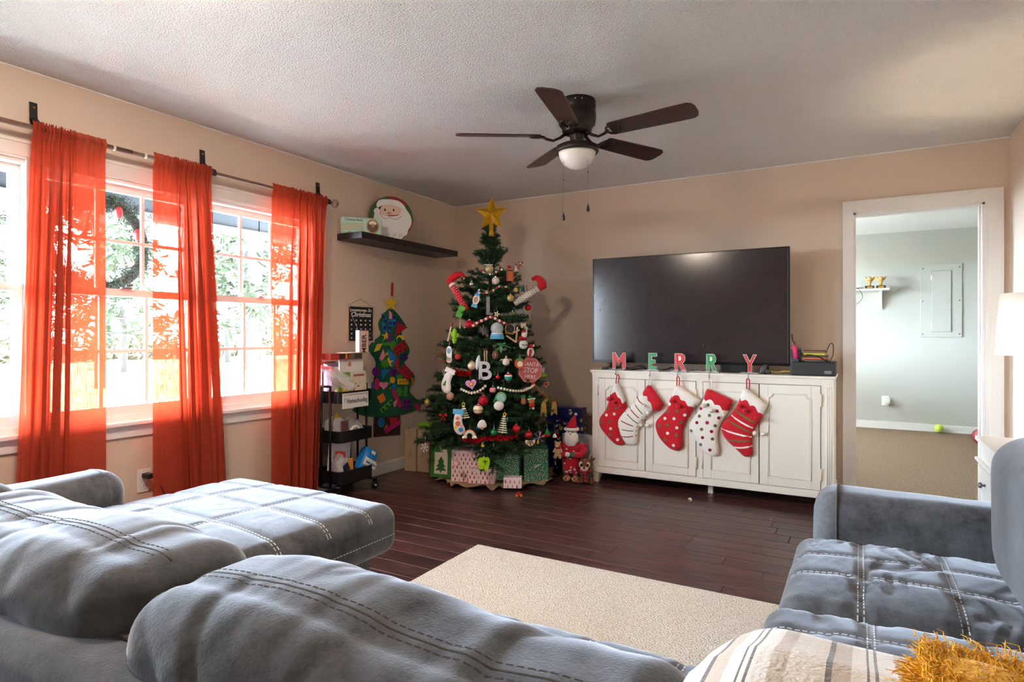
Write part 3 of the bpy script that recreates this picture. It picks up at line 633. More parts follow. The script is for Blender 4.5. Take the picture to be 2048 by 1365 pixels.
FELT = [('felt_kite', 'crimson', [(4.102, 1.273), (4.236, 1.236), (4.064, 1.152)], 1), ('felt_triangle', 'purple', [(4.087, 1.288), (4.172, 1.28), (4.125, 1.253)], 0), ('felt_frame', 'blue', [(3.893, 1.338), (3.93, 1.352), (3.955, 1.305), (3.974, 1.284), (3.944, 1.26), (3.962, 1.201), (3.93, 1.186), (3.898, 1.262), (3.927, 1.285)], 1), ('felt_frame', 'blue', [(4.033, 1.337), (4.082, 1.333), (4.076, 1.242), (4.026, 1.245), (4.018, 1.195), (3.981, 1.196), (3.988, 1.291), (4.03, 1.292)], 1), ('felt_strip', 'pink', [(3.996, 1.374), (4.03, 1.352), (4.03, 1.302), (3.996, 1.301)], 0), ('felt_star', 'yellow', [(3.959, 1.198), (3.974, 1.171), (4.018, 1.17), (3.984, 1.151), (3.995, 1.123), (3.959, 1.139), (3.923, 1.123), (3.934, 1.151), (3.901, 1.169), (3.944, 1.171)], 1), ('felt_strip', 'purple', [(3.977, 1.181), (4.011, 1.185), (4.014, 1.102), (3.974, 1.107)], 2), ('felt_moon', 'yellow', [(4.105, 1.106), (4.093, 1.115), (4.087, 1.126), (4.087, 1.137), (4.093, 1.148), (4.105, 1.157), (4.12, 1.163), (4.138, 1.165), (4.155, 1.163), (4.171, 1.157), (4.182, 1.148), (4.189, 1.137), (4.189, 1.125), (4.16, 1.122), (4.156, 1.132), (4.147, 1.141), (4.134, 1.146), (4.119, 1.146), (4.106, 1.142), (4.096, 1.134), (4.091, 1.124), (4.093, 1.114)], 1), ('felt_corner', 'green', [(3.908, 1.142), (3.927, 1.098), (4.064, 1.116), (4.102, 1.091), (4.033, 1.027), (4.003, 1.077), (3.912, 1.076)], 0), ('felt_block', 'crimson', [(4.041, 1.056), (4.188, 1.118), (4.231, 1.043), (4.079, 0.98)], 1), ('felt_patch', 'navy', [(4.156, 0.993), (4.228, 1.012), (4.244, 0.96), (4.196, 0.93), (4.125, 0.953)], 0), ('felt_parallelogram', 'yellow', [(3.844, 1.089), (3.908, 1.095), (3.872, 1.04), (3.808, 1.027)], 1), ('felt_diamond', 'pink', [(3.919, 1.047), (3.937, 0.999), (3.901, 0.933), (3.872, 0.972)], 1), ('felt_triangle', 'orange', [(3.922, 1.039), (3.955, 0.989), (3.912, 0.951)], 0), ('felt_kite', 'blue', [(3.974, 1.048), (4.091, 0.985), (4.041, 0.881), (3.996, 0.958)], 1), ('felt_star', 'yellow', [(3.981, 0.981), (3.999, 0.949), (4.049, 0.946), (4.01, 0.926), (4.023, 0.893), (3.981, 0.913), (3.94, 0.897), (3.953, 0.928), (3.914, 0.95), (3.964, 0.95)], 2), ('felt_burst', 'green', [(3.934, 0.967), (3.95, 0.947), (3.981, 0.952), (3.972, 0.931), (4.0, 0.92), (3.972, 0.91), (3.981, 0.889), (3.95, 0.896), (3.934, 0.878), (3.919, 0.898), (3.888, 0.893), (3.897, 0.913), (3.869, 0.925), (3.897, 0.934), (3.888, 0.955), (3.919, 0.948)], 3), ('felt_triangle', 'yellow', [(3.949, 0.997), (3.969, 1.023), (3.988, 0.996)], 1), ('felt_patch', 'crimson', [(4.102, 0.969), (4.128, 0.933), (4.11, 0.863), (4.064, 0.905)], 0), ('felt_burst', 'purple', [(4.048, 0.891), (4.066, 0.872), (4.097, 0.875), (4.09, 0.855), (4.117, 0.842), (4.09, 0.832), (4.097, 0.811), (4.066, 0.817), (4.048, 0.8), (4.031, 0.819), (4.001, 0.816), (4.007, 0.836), (3.981, 0.849), (4.007, 0.859), (4.001, 0.88), (4.031, 0.874)], 1), ('felt_block', 'crimson', [(4.102, 0.863), (4.196, 0.912), (4.314, 0.821), (4.244, 0.754)], 2), ('felt_circle', 'purple', [(3.873, 0.859), (3.87, 0.845), (3.861, 0.833), (3.846, 0.825), (3.83, 0.823), (3.813, 0.827), (3.799, 0.836), (3.789, 0.849), (3.786, 0.864), (3.789, 0.878), (3.799, 0.891), (3.813, 0.898), (3.83, 0.9), (3.846, 0.897), (3.861, 0.888), (3.87, 0.875)], 1), ('felt_triangle', 'blue', [(3.898, 0.873), (4.003, 0.876), (3.908, 0.784)], 0), ('felt_oval', 'magenta', [(3.876, 0.757), (3.874, 0.738), (3.867, 0.722), (3.856, 0.712), (3.844, 0.709), (3.831, 0.714), (3.821, 0.725), (3.814, 0.742), (3.811, 0.761), (3.814, 0.78), (3.821, 0.796), (3.831, 0.807), (3.844, 0.81), (3.856, 0.805), (3.867, 0.793), (3.874, 0.777)], 1), ('felt_heart', 'pink', [(3.922, 0.756), (3.923, 0.759), (3.929, 0.765), (3.942, 0.77), (3.958, 0.768), (3.973, 0.761), (3.978, 0.749), (3.973, 0.738), (3.958, 0.728), (3.942, 0.72), (3.929, 0.712), (3.923, 0.707), (3.922, 0.704), (3.921, 0.707), (3.916, 0.714), (3.903, 0.723), (3.887, 0.734), (3.873, 0.745), (3.868, 0.757), (3.873, 0.767), (3.887, 0.773), (3.903, 0.772), (3.916, 0.766), (3.921, 0.759)], 2), ('felt_strip', 'blue', [(3.782, 0.778), (3.813, 0.776), (3.813, 0.723), (3.782, 0.735)], 0), ('felt_oval', 'yellow', [(4.068, 0.779), (4.066, 0.768), (4.059, 0.76), (4.049, 0.754), (4.036, 0.753), (4.024, 0.756), (4.014, 0.763), (4.007, 0.772), (4.005, 0.783), (4.007, 0.794), (4.014, 0.802), (4.024, 0.808), (4.036, 0.809), (4.049, 0.806), (4.059, 0.8), (4.066, 0.79)], 1), ('felt_strip', 'yellow', [(4.102, 0.787), (4.249, 0.778), (4.249, 0.726), (4.102, 0.738)], 1), ('felt_hexagon', 'green', [(4.172, 0.798), (4.151, 0.776), (4.109, 0.779), (4.088, 0.803), (4.109, 0.825), (4.151, 0.822)], 0), ('felt_hexagon', 'green', [(4.175, 0.67), (4.15, 0.633), (4.1, 0.637), (4.076, 0.678), (4.1, 0.714), (4.15, 0.711)], 1), ('felt_strip', 'green', [(4.191, 0.72), (4.236, 0.717), (4.228, 0.621), (4.185, 0.628)], 1), ('felt_diamond', 'blue', [(4.061, 0.769), (4.091, 0.724), (4.061, 0.684), (4.033, 0.728)], 0), ('felt_arc', 'orange', [(4.285, 0.786), (4.314, 0.779), (4.314, 0.737), (4.288, 0.718), (4.301, 0.751)], 1), ('felt_square', 'green', [(3.988, 0.767), (4.012, 0.766), (4.012, 0.748), (3.988, 0.749)], 0), ('felt_square', 'green', [(3.997, 0.724), (4.021, 0.722), (4.021, 0.702), (3.997, 0.704)], 0), ('felt_square', 'orange', [(3.844, 0.653), (3.919, 0.68), (3.952, 0.618), (3.886, 0.592)], 1), ('felt_strip', 'magenta', [(4.018, 0.692), (4.064, 0.704), (4.164, 0.548), (4.125, 0.528)], 1), ('felt_triangle', 'pink', [(4.041, 0.585), (4.097, 0.615), (4.079, 0.556), (4.056, 0.544)], 2), ('felt_frame', 'lime', [(3.879, 0.547), (4.026, 0.617), (4.033, 0.581), (3.904, 0.51)], 1), ('felt_window', 'purple', [(4.175, 0.603), (4.285, 0.599), (4.281, 0.502), (4.172, 0.513)], 1), ('felt_triangle', 'magenta', [(4.304, 0.544), (4.427, 0.554), (4.401, 0.471)], 1), ('felt_hexagon', 'sky', [(3.947, 0.428), (3.922, 0.391), (3.873, 0.397), (3.849, 0.44), (3.873, 0.478), (3.922, 0.472)], 1), ('felt_strip', 'magenta', [(3.937, 0.378), (4.133, 0.429), (4.144, 0.392), (3.947, 0.333)], 2), ('felt_patch', 'crimson', [(4.003, 0.459), (4.102, 0.453), (4.094, 0.413), (4.011, 0.399)], 0), ('felt_triangle', 'orange', [(3.927, 0.375), (3.971, 0.419), (3.959, 0.326)], 1)]
FELT_HOLES = [('navy', 3.922, 1.319, 0.0154, 0.0133), ('navy', 3.944, 1.283, 0.0154, 0.0133), ('navy', 3.934, 1.226, 0.0154, 0.0133), ('navy', 4.056, 1.317, 0.0154, 0.0133), ('navy', 4.008, 1.266, 0.0154, 0.0133), ('navy', 4.056, 1.265, 0.0154, 0.0133), ('navy', 4.0, 1.224, 0.0154, 0.0133), ('darkred', 4.079, 1.041, 0.0112, 0.0082), ('darkred', 4.125, 1.063, 0.0112, 0.0082), ('darkred', 4.18, 1.087, 0.0112, 0.0082), ('darkred', 4.094, 1.007, 0.0112, 0.0082), ('darkred', 4.141, 1.024, 0.0112, 0.0082), ('darkred', 4.196, 1.043, 0.0112, 0.0082), ('darkred', 4.156, 0.876, 0.0112, 0.0082), ('darkred', 4.196, 0.884, 0.0112, 0.0082), ('darkred', 4.204, 0.843, 0.0112, 0.0082), ('darkred', 4.244, 0.851, 0.0112, 0.0082), ('darkred', 4.252, 0.809, 0.0112, 0.0082), ('darkred', 4.228, 0.784, 0.0112, 0.0082), ('darkred', 4.293, 0.822, 0.0112, 0.0082), ('dkpurple', 4.204, 0.578, 0.0154, 0.0143), ('dkpurple', 4.252, 0.575, 0.0154, 0.0143), ('dkpurple', 4.204, 0.539, 0.0154, 0.0143), ('dkpurple', 4.252, 0.534, 0.0154, 0.0143), ('dkpurple', 4.03, 0.856, 0.0154, 0.0143), ('dkpurple', 4.067, 0.85, 0.0154, 0.0143), ('dkpurple', 4.048, 0.825, 0.0154, 0.0143), ('dkgreen', 3.915, 0.538, 0.0168, 0.0122), ('dkgreen', 3.966, 0.563, 0.0168, 0.0122), ('dkgreen', 4.011, 0.588, 0.0168, 0.0122), ('dkyellow', 4.133, 0.762, 0.0154, 0.0133), ('dkyellow', 4.175, 0.759, 0.0154, 0.0133), ('dkyellow', 4.218, 0.756, 0.0154, 0.0133)]
FELT_BACK = [(4.018, 1.396), (4.094, 1.364), (4.172, 1.295), (4.236, 1.236), (4.141, 1.192), (4.204, 1.115), (4.294, 1.019), (4.172, 0.931), (4.268, 0.865), (4.364, 0.782), (4.244, 0.675), (4.334, 0.61), (4.444, 0.531), (4.334, 0.482), (4.172, 0.47), (3.944, 0.474), (3.706, 0.502), (3.548, 0.57), (3.613, 0.598), (3.719, 0.654), (3.802, 0.752), (3.822, 0.857), (3.846, 0.953), (3.726, 1.048), (3.788, 1.109), (3.908, 1.167), (3.872, 1.215), (3.865, 1.274), (3.901, 1.313), (3.959, 1.369)]
FELT_TRUNK = [(3.813, 0.501), (4.141, 0.474), (4.141, 0.295), (3.808, 0.323)]
FELT_STAR = [(4.015, 1.497), (4.042, 1.456), (4.111, 1.456), (4.058, 1.424), (4.074, 1.38), (4.015, 1.402), (3.958, 1.376), (3.973, 1.42), (3.923, 1.447), (3.989, 1.454)]

# ------------------------------------------------------------------ curtains and rod
def curtain_material():
    m = bpy.data.materials.new('orange_linen'); m.use_nodes = True; nt = m.node_tree; N = nt.nodes; K = nt.links.new; N.clear()
    out = N.new('ShaderNodeOutputMaterial'); tc = N.new('ShaderNodeTexCoord')
    def weave(sx, sy, sz):
        mp = N.new('ShaderNodeMapping'); mp.inputs['Scale'].default_value = (sx, sy, sz); t = N.new('ShaderNodeTexNoise'); t.inputs['Scale'].default_value = 1; t.inputs['Detail'].default_value = 2; K(tc.outputs['Object'], mp.inputs[0]); K(mp.outputs[0], t.inputs['Vector']); return t
    a, b = weave(300, 300, 14), weave(20, 20, 320)
    ad = N.new('ShaderNodeMath'); ad.operation = 'ADD'; K(a.outputs[0], ad.inputs[0]); K(b.outputs[0], ad.inputs[1])
    mr = N.new('ShaderNodeMapRange'); mr.inputs[1].default_value = .75; mr.inputs[2].default_value = 1.35; mr.inputs[3].default_value = .0; mr.inputs[4].default_value = .22; K(ad.outputs[0], mr.inputs[0])
    di = N.new('ShaderNodeBsdfDiffuse'); di.inputs[0].default_value = (*lin((176, 70, 52)), 1)
    tl = N.new('ShaderNodeBsdfTranslucent'); tl.inputs[0].default_value = (*lin((208, 66, 38)), 1)
    tr = N.new('ShaderNodeBsdfTransparent'); tr.inputs[0].default_value = (1, .78, .6, 1)
    m1 = N.new('ShaderNodeMixShader'); m1.inputs[0].default_value = .28; K(di.outputs[0], m1.inputs[1]); K(tl.outputs[0], m1.inputs[2])
    m2 = N.new('ShaderNodeMixShader'); K(mr.outputs[0], m2.inputs[0]); K(m1.outputs[0], m2.inputs[1]); K(tr.outputs[0], m2.inputs[2]); K(m2.outputs[0], out.inputs[0]); return m
m_curtain = curtain_material()
ROD_X, ROD_Z = -3.38, 2.138
def curtain(y_top, y_bot, flat, folds, label, seed, zb=.05):
    """plan curve = flat single layer + meandering folds; gathered ruffle on the rod"""
    rc = random.Random(seed); NS = 240; NZ = 46; vs = []; fs = []; seg = []
    f0, f1 = flat                                  # share of the width that hangs flat at either side
    ph = [rc.uniform(-.5, .5) for _ in range(40)]
    def plan(s, t):
        a, b = (y_top[0] * (1 - t) + y_bot[0] * t), (y_top[1] * (1 - t) + y_bot[1] * t); w = b - a
        # s in 0..1 -> the flat shares use little cloth, the middle uses the rest
        cf = .12 * (1 if f0 else 0); cl = .12 * (1 if f1 else 0)
        if f0 and s < cf: u = s / cf * f0; return a + w * u, .006 * math.sin(s * 90) * (1 - t)
        if f1 and s > 1 - cl: u = 1 - (1 - s) / cl * f1; return a + w * u, .006 * math.sin(s * 90) * (1 - t)
        q = (s - cf) / (1 - cf - cl); n = folds; k = q * n * 2 * PI; i = int(q * n)
        amp = .036 * (.75 + .35 * math.sin(i * 2.1 + seed)) * (.55 + .45 * min(1, t * 4)); env = min(1, q * 8, (1 - q) * 8)
        pitch = w * (1 - f0 - f1) / n
        yy = a + w * f0 + w * (1 - f0 - f1) * q + env * pitch * (.36 + .1 * math.sin(i * 3.3)) * math.sin(2 * k + .6 * math.sin(t * 3 + i)) * (.35 + .65 * min(1, t * 3))
        return yy, amp * env * math.sin(k + .4 * math.sin(t * 2.5 + i * 1.7 + seed)) + .008 * noise.noise(Vector((s * 9, t * 3, seed)))
    zs = [ROD_Z + .03 - .075 * j / 6 for j in range(7)] + [ROD_Z - .045 - (ROD_Z - .045 - zb) * (j / NZ) for j in range(1, NZ + 1)]
    for z in zs:
        t = max(0, (ROD_Z - .02 - z) / (ROD_Z - zb))
        for i in range(NS + 1):
            s = i / NS; yy, xx = plan(s, t); g_ = max(0, 1 - max(0, (ROD_Z - .05 - z)) / .12)   # gathered near the rod
            near = max(0, 1 - abs(z - ROD_Z) / .05); sgn = .018 + .006 * math.sin(s * 170)
            xx = xx * (1 - .75 * g_) + g_ * .004 * math.sin(s * 260) + near * sgn + .002
            fl = 1 if (f0 and s < .12) or (f1 and s > .88) else 0
            zz = z + (0 if fl else (.007 * math.sin(s * 230) if z > ROD_Z + .02 else 0))
            vs.append((ROD_X + xx, yy, zz))
    for j in range(len(zs) - 1):
        for i in range(NS): a = j * (NS + 1) + i; fs.append((a, a + 1, a + NS + 2, a + NS + 1))
    o = obj('curtain', G().add(vs, fs), m_curtain, smooth=True, fix=False)
    return tag(o, label, 'curtain', 'orange curtain panels')
curtain((1.375, 1.695), (1.30, 1.702), (.10, .42), 4, 'orange linen curtain panel at the left, hanging beside the sofa arm', 3)
curtain((1.94, 2.285), (1.94, 2.40), (.34, 0), 4, 'middle orange linen curtain panel between the two open windows', 8)
curtain((2.72, 3.195), (2.715, 3.115), (.32, 0), 5, 'orange linen curtain panel nearest the rolling cart', 14)
rod = thing('curtain_rod', (ROD_X, 1.4, ROD_Z), 'brown curtain rod across the top of the windows', 'curtain rod')
m_rod = mat('brown_rod', (120, 92, 78), .45, nz=(30, .15))
obj('pole', G().tube([(ROD_X, .2, ROD_Z), (ROD_X, 1.83, ROD_Z)], .0125, 14), m_rod, rod, smooth=True)
obj('pole', G().tube([(ROD_X, 1.80, ROD_Z), (ROD_X, 3.235, ROD_Z)], .0105, 14), m_rod, rod, smooth=True)
for y in (1.74, 1.90): obj('clear_band', G().tube([(ROD_X, y - .006, ROD_Z), (ROD_X, y + .006, ROD_Z)], .0145, 14), mat('pale_band', (226, 214, 200), .3), rod, smooth=True)
fin = obj('finial', G().tube([(ROD_X, 3.23, ROD_Z), (ROD_X, 3.252, ROD_Z)], [.014, .01], 12), m_rod, rod, smooth=True)
for k in range(6):
    a = k * PI / 6; pts = [(ROD_X + .03 * math.sin(t) * math.cos(a), 3.28 - .03 * math.cos(t), ROD_Z + .03 * math.sin(t) * math.sin(a)) for t in [2 * PI * q / 20 for q in range(20)]]
    obj('wire_hoop', G().tube(pts, .0012, 5, closed=True), mat('bronze_wire', (130, 100, 80), .4, .7), fin)
for y, lab in ((1.425, 'black leather rod strap above the left curtain'), (2.30, 'black leather rod strap beside the middle curtain'), (3.212, 'black leather rod strap at the rod end near the shelf')):
    t = thing('rod_strap', (LX, y, 2.2), lab, 'bracket', group='leather curtain rod straps')
    P_ = [(LX + .002, 2.29), (LX + .006, 2.20), (LX + .03, 2.16), (ROD_X - .016, ROD_Z + .004), (ROD_X - .01, ROD_Z - .014), (ROD_X + .006, ROD_Z - .017), (ROD_X + .018, ROD_Z - .003), (ROD_X + .008, ROD_Z + .02), (LX + .05, 2.185), (LX + .012, 2.215), (LX + .008, 2.29)]
    vs = [(x, y + s, z) for (x, z) in P_ for s in (-.016, .016)]; n = len(P_)
    fs = [(2 * i, 2 * i + 1, 2 * i + 3, 2 * i + 2) for i in range(n - 1)]
    g = G().add(vs, fs); s_ = obj('strap', g, mat('black_leather', (34, 27, 28), .5), t); sm = s_.modifiers.new('t', 'SOLIDIFY'); sm.thickness = .003
    obj('stud', G().lathe([(.007, 0), (.006, .004), (.0, .006)], (LX + .0105, y, 2.265), 12, 'x'), mat('brass', (214, 176, 96), .25, 1.0), t, smooth=True)

# ------------------------------------------------------------------ wreath and chair on the porch
wr = thing('wreath', (-3.8, 1.87, 1.35), 'dark evergreen wreath with red birds hanging outside the middle window', 'wreath')
wg = G(); rw = random.Random(2)
for k in range(5200):
    a = rw.uniform(0, 2 * PI); r = .255 + rw.gauss(0, .035); c = Vector((-3.8 + rw.gauss(0, .04), 1.87 + r * math.cos(a), 1.69 + r * math.sin(a)))
    d = Vector((rw.gauss(0, .6), rw.gauss(0, 1) + .6 * math.cos(a), rw.gauss(0, 1) + .6 * math.sin(a))).normalized() * .045; e = d.orthogonal().normalized() * .0022
    wg.add([c - e, c + e, c + d], [(0, 1, 2)])
stuff(obj('needle_ring', wg, mat('wreath_green', (40, 56, 44), .8, nz=(9, .4)), wr, fix=False))
m_red = mat('bright_red', (190, 28, 30), .5)
for a in (1.15, .35, 2.3): obj('red_bird', G().ball((-3.74, 1.87 + .2 * math.cos(a), 1.69 + .2 * math.sin(a)), .028, 10, (1, .7, 1.3)), m_red, wr, smooth=True)
g = G()
for s in (-1, 1): g.prism([(0, 0), (s * .06, .05), (s * .07, -.02)], -.01, .01, lambda x, y, z: (-3.74 + y, 1.80 + x, 1.86 + z)); g.prism([(0, 0), (s * .05, -.16), (s * .02, -.17)], -.006, .006, lambda x, y, z: (-3.74 + y, 1.80 + x, 1.86 + z))
obj('bow', g, m_red, wr)
obj('frame_ring', G().tube([(-3.8, 1.87 + .255 * math.cos(2 * PI * k / 28), 1.69 + .255 * math.sin(2 * PI * k / 28)) for k in range(28)], .03, 8, closed=True), mat('dark_twig', (38, 34, 28), .9), wr, smooth=True)
obj('hanger_cord', G().tube([(-3.8, 1.87, 1.94), (-3.62, 1.87, 2.25)], .003, 5), mat('dark_twig', (38, 34, 28), .9), wr)
pc = thing('porch_chair', (-4.35, 3.62, -.15), 'beige padded chair on the porch seen low in the corner window', 'chair')
m_beige = mat('beige_cushion', (196, 176, 156), .9, nz=(6, .08))
obj('backrest', G().rbox(-4.5, -4.28, 3.28, 3.95, .3, .98, .10, 5, (4, 10, 10), lambda w, p: (w.x, w.y, w.z - .12 * abs(p[1]) ** 2 * max(0, p[2]))), m_beige, pc, smooth=True)
obj('seat', G().rbox(-4.9, -4.4, 3.3, 3.93, .18, .34, .06, 4, (6, 6, 2)), m_beige, pc, smooth=True)
for x in (-4.85, -4.38):
    for y in (3.36, 3.87): obj('leg', G().tube([(x, y, -.15), (x, y, .24)], .025, 8), mat('dark_twig', (38, 34, 28), .9), pc)
obj('arm_cushion', G().rbox(-4.85, -4.3, 3.22, 3.34, .3, .72, .055, 4, (6, 2, 4)), m_beige, pc, smooth=True)

# ------------------------------------------------------------------ outlet and plug on the left wall
ol = thing('wall_outlet', (LX, 1.955, .28), 'white wall outlet with a dark charger plugged in, left of the middle curtain', 'outlet')
obj('cover_plate', G().rbox(LX, LX + .006, 1.918, 1.992, .283, .412, .003, 2), m_sash, ol)
for z in (.318, .378): 
    f = obj('socket', G().lathe([(.017, 0), (.0165, .0015)], (LX + .006, 1.955, z), 16, 'x'), m_sash, ol)
    for dy in (-.006, .006): obj('slot', G().box(LX + .0072, LX + .0082, 1.955 + dy - .001, 1.955 + dy + .001, z - .002, z + .006), mat('slot_dark', (40, 38, 36), .7), f)
pl = thing('charger_plug', (LX + .03, 1.955, .37), 'black charger plug with a thin cord hanging behind the sofa', 'plug')
obj('plug_body', G().rbox(LX + .0085, LX + .075, 1.935, 1.975, .365, .393, .008, 2), mat('black_plastic', (22, 21, 22), .4), pl)
obj('cord', G().tube([(LX + .075, 1.955, .38), (LX + .1, 1.97, .37), (LX + .12, 2.0, .28), (LX + .12, 2.02, .12), (LX + .12, 2.03, .01)], .0022, 6), mat('black_plastic', (22, 21, 22), .4), pl, smooth=True)

# ------------------------------------------------------------------ tv console
m_con = None
def console_material():
    m = bpy.data.materials.new('cream_distressed_paint'); m.use_nodes = True; nt = m.node_tree; N = nt.nodes; K = nt.links.new; p = N['Principled BSDF']
    tc = N.new('ShaderNodeTexCoord'); n1 = N.new('ShaderNodeTexNoise'); n1.inputs['Scale'].default_value = 14; n1.inputs['Detail'].default_value = 9; n1.inputs['Roughness'].default_value = .75; K(tc.outputs['Object'], n1.inputs['Vector'])
    cr = N.new('ShaderNodeValToRGB'); e = cr.color_ramp.elements; e[0].position = .285; e[0].color = (*lin((120, 92, 66)), 1); e[1].position = .315; e[1].color = (*lin((231, 224, 210)), 1); K(n1.outputs[0], cr.inputs[0]); K(cr.outputs[0], p.inputs['Base Color']); p.inputs['Roughness'].default_value = .5; return m
m_con = console_material()
m_gap = mat('glaze_line', (96, 78, 62), .8)
tv_c = thing('tv_console', (-1.0, 4.75, 0), 'cream distressed wooden console with four panelled doors below the television', 'console')
FX0, FX1, FYc, BYc = -1.853, -.154, 4.54, 4.97
obj('carcass', G().box(FX0, FX1, FYc + .012, BYc, .08, .86), m_con, tv_c)
g = G().rbox(FX0 - .012, FX1 + .012, FYc - .022, BYc + .004, .872, .89, .005, 2).box(FX0 - .005, FX1 + .005, FYc - .012, BYc, .858, .872).box(FX0, FX1, FYc - .004, BYc, .842, .858)
obj('top', g, m_con, tv_c)
obj('top_rail', G().box(FX0, FX1, FYc - .001, FYc + .014, .828, .845), m_con, tv_c)
obj('bottom_rail', G().rbox(FX0 - .006, FX1 + .006, FYc - .012, BYc, .078, .128, .006, 2), m_con, tv_c)
for a, b in ((FX0, -1.803), (-1.042, -.997), (-.229, FX1)): obj('stile', G().box(a, b, FYc - .001, FYc + .014, .128, .83), m_con, tv_c)
pil = obj('pilaster', G().rbox(-.203, FX1 + .002, FYc - .010, FYc, .128, .842, .003, 1), m_con, tv_c)
for k in range(3): obj('flute', G().tube([(-.192 + k * .012, FYc - .0105, .16), (-.192 + k * .012, FYc - .0105, .82)], .0032, 6), m_con, pil, smooth=True)
doors = [(-1.801, -1.424, 1), (-1.421, -1.044, 0), (-.995, -.614, 1), (-.611, -.231, 0)]
for (x0, x1, kr) in doors:
    z0, z1 = .13, .826; y0 = FYc - .003
    d = obj('door', G().box(x0 + .002, x1 - .002, y0 - .004, y0 + .012, z0 + .002, z1 - .002), m_con, tv_c)
    obj('door_gap', G().box(x0 - .001, x1 + .001, y0 + .002, y0 + .0045, z0 - .001, z1 + .001), m_gap, d)
    for a in (x0 + .055, x1 - .058): obj('panel_joint', G().box(a, a + .002, y0 - .0046, y0 - .003, z0 + .004, z1 - .004), m_gap if False else mat('soft_groove', (190, 178, 158), .7), d)
    a0, a1, b0, b1 = x0 + .058, x1 - .058, z0 + .062, z1 - .062; r = .028
    right = [(a1 - r * math.sin(t), b1 - r * math.cos(t)) for t in [PI / 2 * k / 6 for k in range(7)]]
    left = [(a0 + r * math.sin(t), b1 - r * math.cos(t)) for t in [PI / 2 * k / 6 for k in range(7)]][::-1]
    loop = [(a0, b0), (a1, b0)] + right + left
    obj('panel_moulding', G().tube([(x, y0 - .005, z) for x, z in loop], .0055, 6, closed=True), m_con, d, smooth=True)
    obj('panel_shadow', G().tube([(x + (.006 if x < (a0 + a1) / 2 else -.006), y0 - .0042, z + (-.006 if z > (b0 + b1) / 2 else .006)) for x, z in loop], .0012, 4, closed=True), mat('soft_groove', (190, 178, 158), .7), d)
    kx = x1 - .024 if kr else x0 + .024
    kn = obj('knob', G().lathe([(.008, .004), (.006, -.006), (.011, -.016), (.0165, -.024), (.0165, -.032), (.010, -.040), (0, -.042)], (kx, y0 - .004, .484), 16, 'y'), m_con, d, smooth=True)
    for z in (.235, .73):
        hx = x0 - .003 if kr else x1 + .003; obj('hinge', G().tube([(hx, y0 - .006, z - .04), (hx, y0 - .006, z + .04)], .0065, 8), m_con, d, smooth=True)
for x in (FX0 + .03, FX1 - .03):
    for y in (FYc + .02, BYc - .04): obj('leg', G().add([(x - .028, y - .028, .08), (x + .028, y - .028, .08), (x + .028, y + .028, .08), (x - .028, y + .028, .08), (x - .018, y - .018, 0), (x + .018, y - .018, 0), (x + .018, y + .018, 0), (x - .018, y + .018, 0)], [(0, 1, 2, 3), (7, 6, 5, 4), (0, 4, 5, 1), (1, 5, 6, 2), (2, 6, 7, 3), (3, 7, 4, 0)]), m_con, tv_c)
obj('centre_leg', G().box(-.978, -.945, FYc + .09, FYc + .13, 0, .08), m_con, tv_c)

# ------------------------------------------------------------------ television
tv = thing('television', (-1.19, 4.7, .89), 'large black flat-screen television on the cream console', 'television')
m_blk = mat('black_plastic', (22, 21, 22), .4)
X0, X1, Z0, Z1, TY = -1.905, -.432, .945, 1.786, 4.675
obj('screen', G().box(X0 + .009, X1 - .009, TY + .001, TY + .006, Z0 + .02, Z1 - .009), mat('black_screen', (44, 34, 37), .16, spec=.7, nz=(2, .1)), tv)
g = G().box(X0, X0 + .009, TY - .003, TY + .035, Z0, Z1).box(X1 - .009, X1, TY - .003, TY + .035, Z0, Z1).box(X0 + .009, X1 - .009, TY - .003, TY + .035, Z1 - .009, Z1).box(X0 + .009, X1 - .009, TY - .003, TY + .035, Z0, Z0 + .02)
obj('bezel', g, mat('gloss_black_frame', (14, 13, 14), .25), tv)
obj('back_shell', G().rbox(X0 + .004, X1 - .004, TY + .006, TY + .07, Z0 + .003, Z1 - .003, .02, 2), m_blk, tv)
for x in (-1.76, -.58): obj('foot', G().tube([(x, TY - .09, .896), (x, TY + .02, .91), (x, TY + .03, .95), (x, TY + .06, .91), (x, TY + .17, .896)], .0075, 8), m_blk, tv)
obj('edge_light', G().box(X1 - .0115, X1 - .0095, TY - .0034, TY, Z0 + .02, Z1 - .01), mat('grey_edge', (120, 118, 120), .3), tv)
# small electronics on the console
def cord(name, pts, r, m, label, cat='cord'):
    # smooth the given points
    P_ = [Vector(p) for p in pts]; q = []
    for i in range(len(P_) - 1):
        p0, p1, p2, p3 = P_[max(0, i - 1)], P_[i], P_[i + 1], P_[min(len(P_) - 1, i + 2)]
        for k in range(6):
            t = k / 6; q.append(.5 * ((2 * p1) + (p2 - p0) * t + (2 * p0 - 5 * p1 + 4 * p2 - p3) * t * t + (-p0 + 3 * p1 - 3 * p2 + p3) * t ** 3))
    q.append(P_[-1]); return tag(obj(name, G().tube(q, r, 6), m, smooth=True), label, cat)
sb = thing('streaming_box', (-.81, 4.73, .89), 'black box lying under the television between the letters', 'electronics')
obj('case', G().rbox(-.90, -.715, 4.68, 4.78, .891, .985 - .01, .006, 2), m_blk, sb); obj('end_cap', G().box(-.901, -.897, 4.685, 4.775, .895, .97), mat('steel_blue_plastic', (110, 122, 136), .4), sb)
ar = thing('sensor_bar', (-1.62, 4.68, .89), 'low black bar and wire behind the letter M', 'electronics')
obj('bar', G().rbox(-1.8, -1.55, 4.60, 4.625, .8905, .911, .005, 2), m_blk, ar); obj('lead', G().tube([(-1.55, 4.61, .9), (-1.48, 4.63, .918), (-1.44, 4.62, .9)], .012, 8), m_blk, ar, smooth=True)
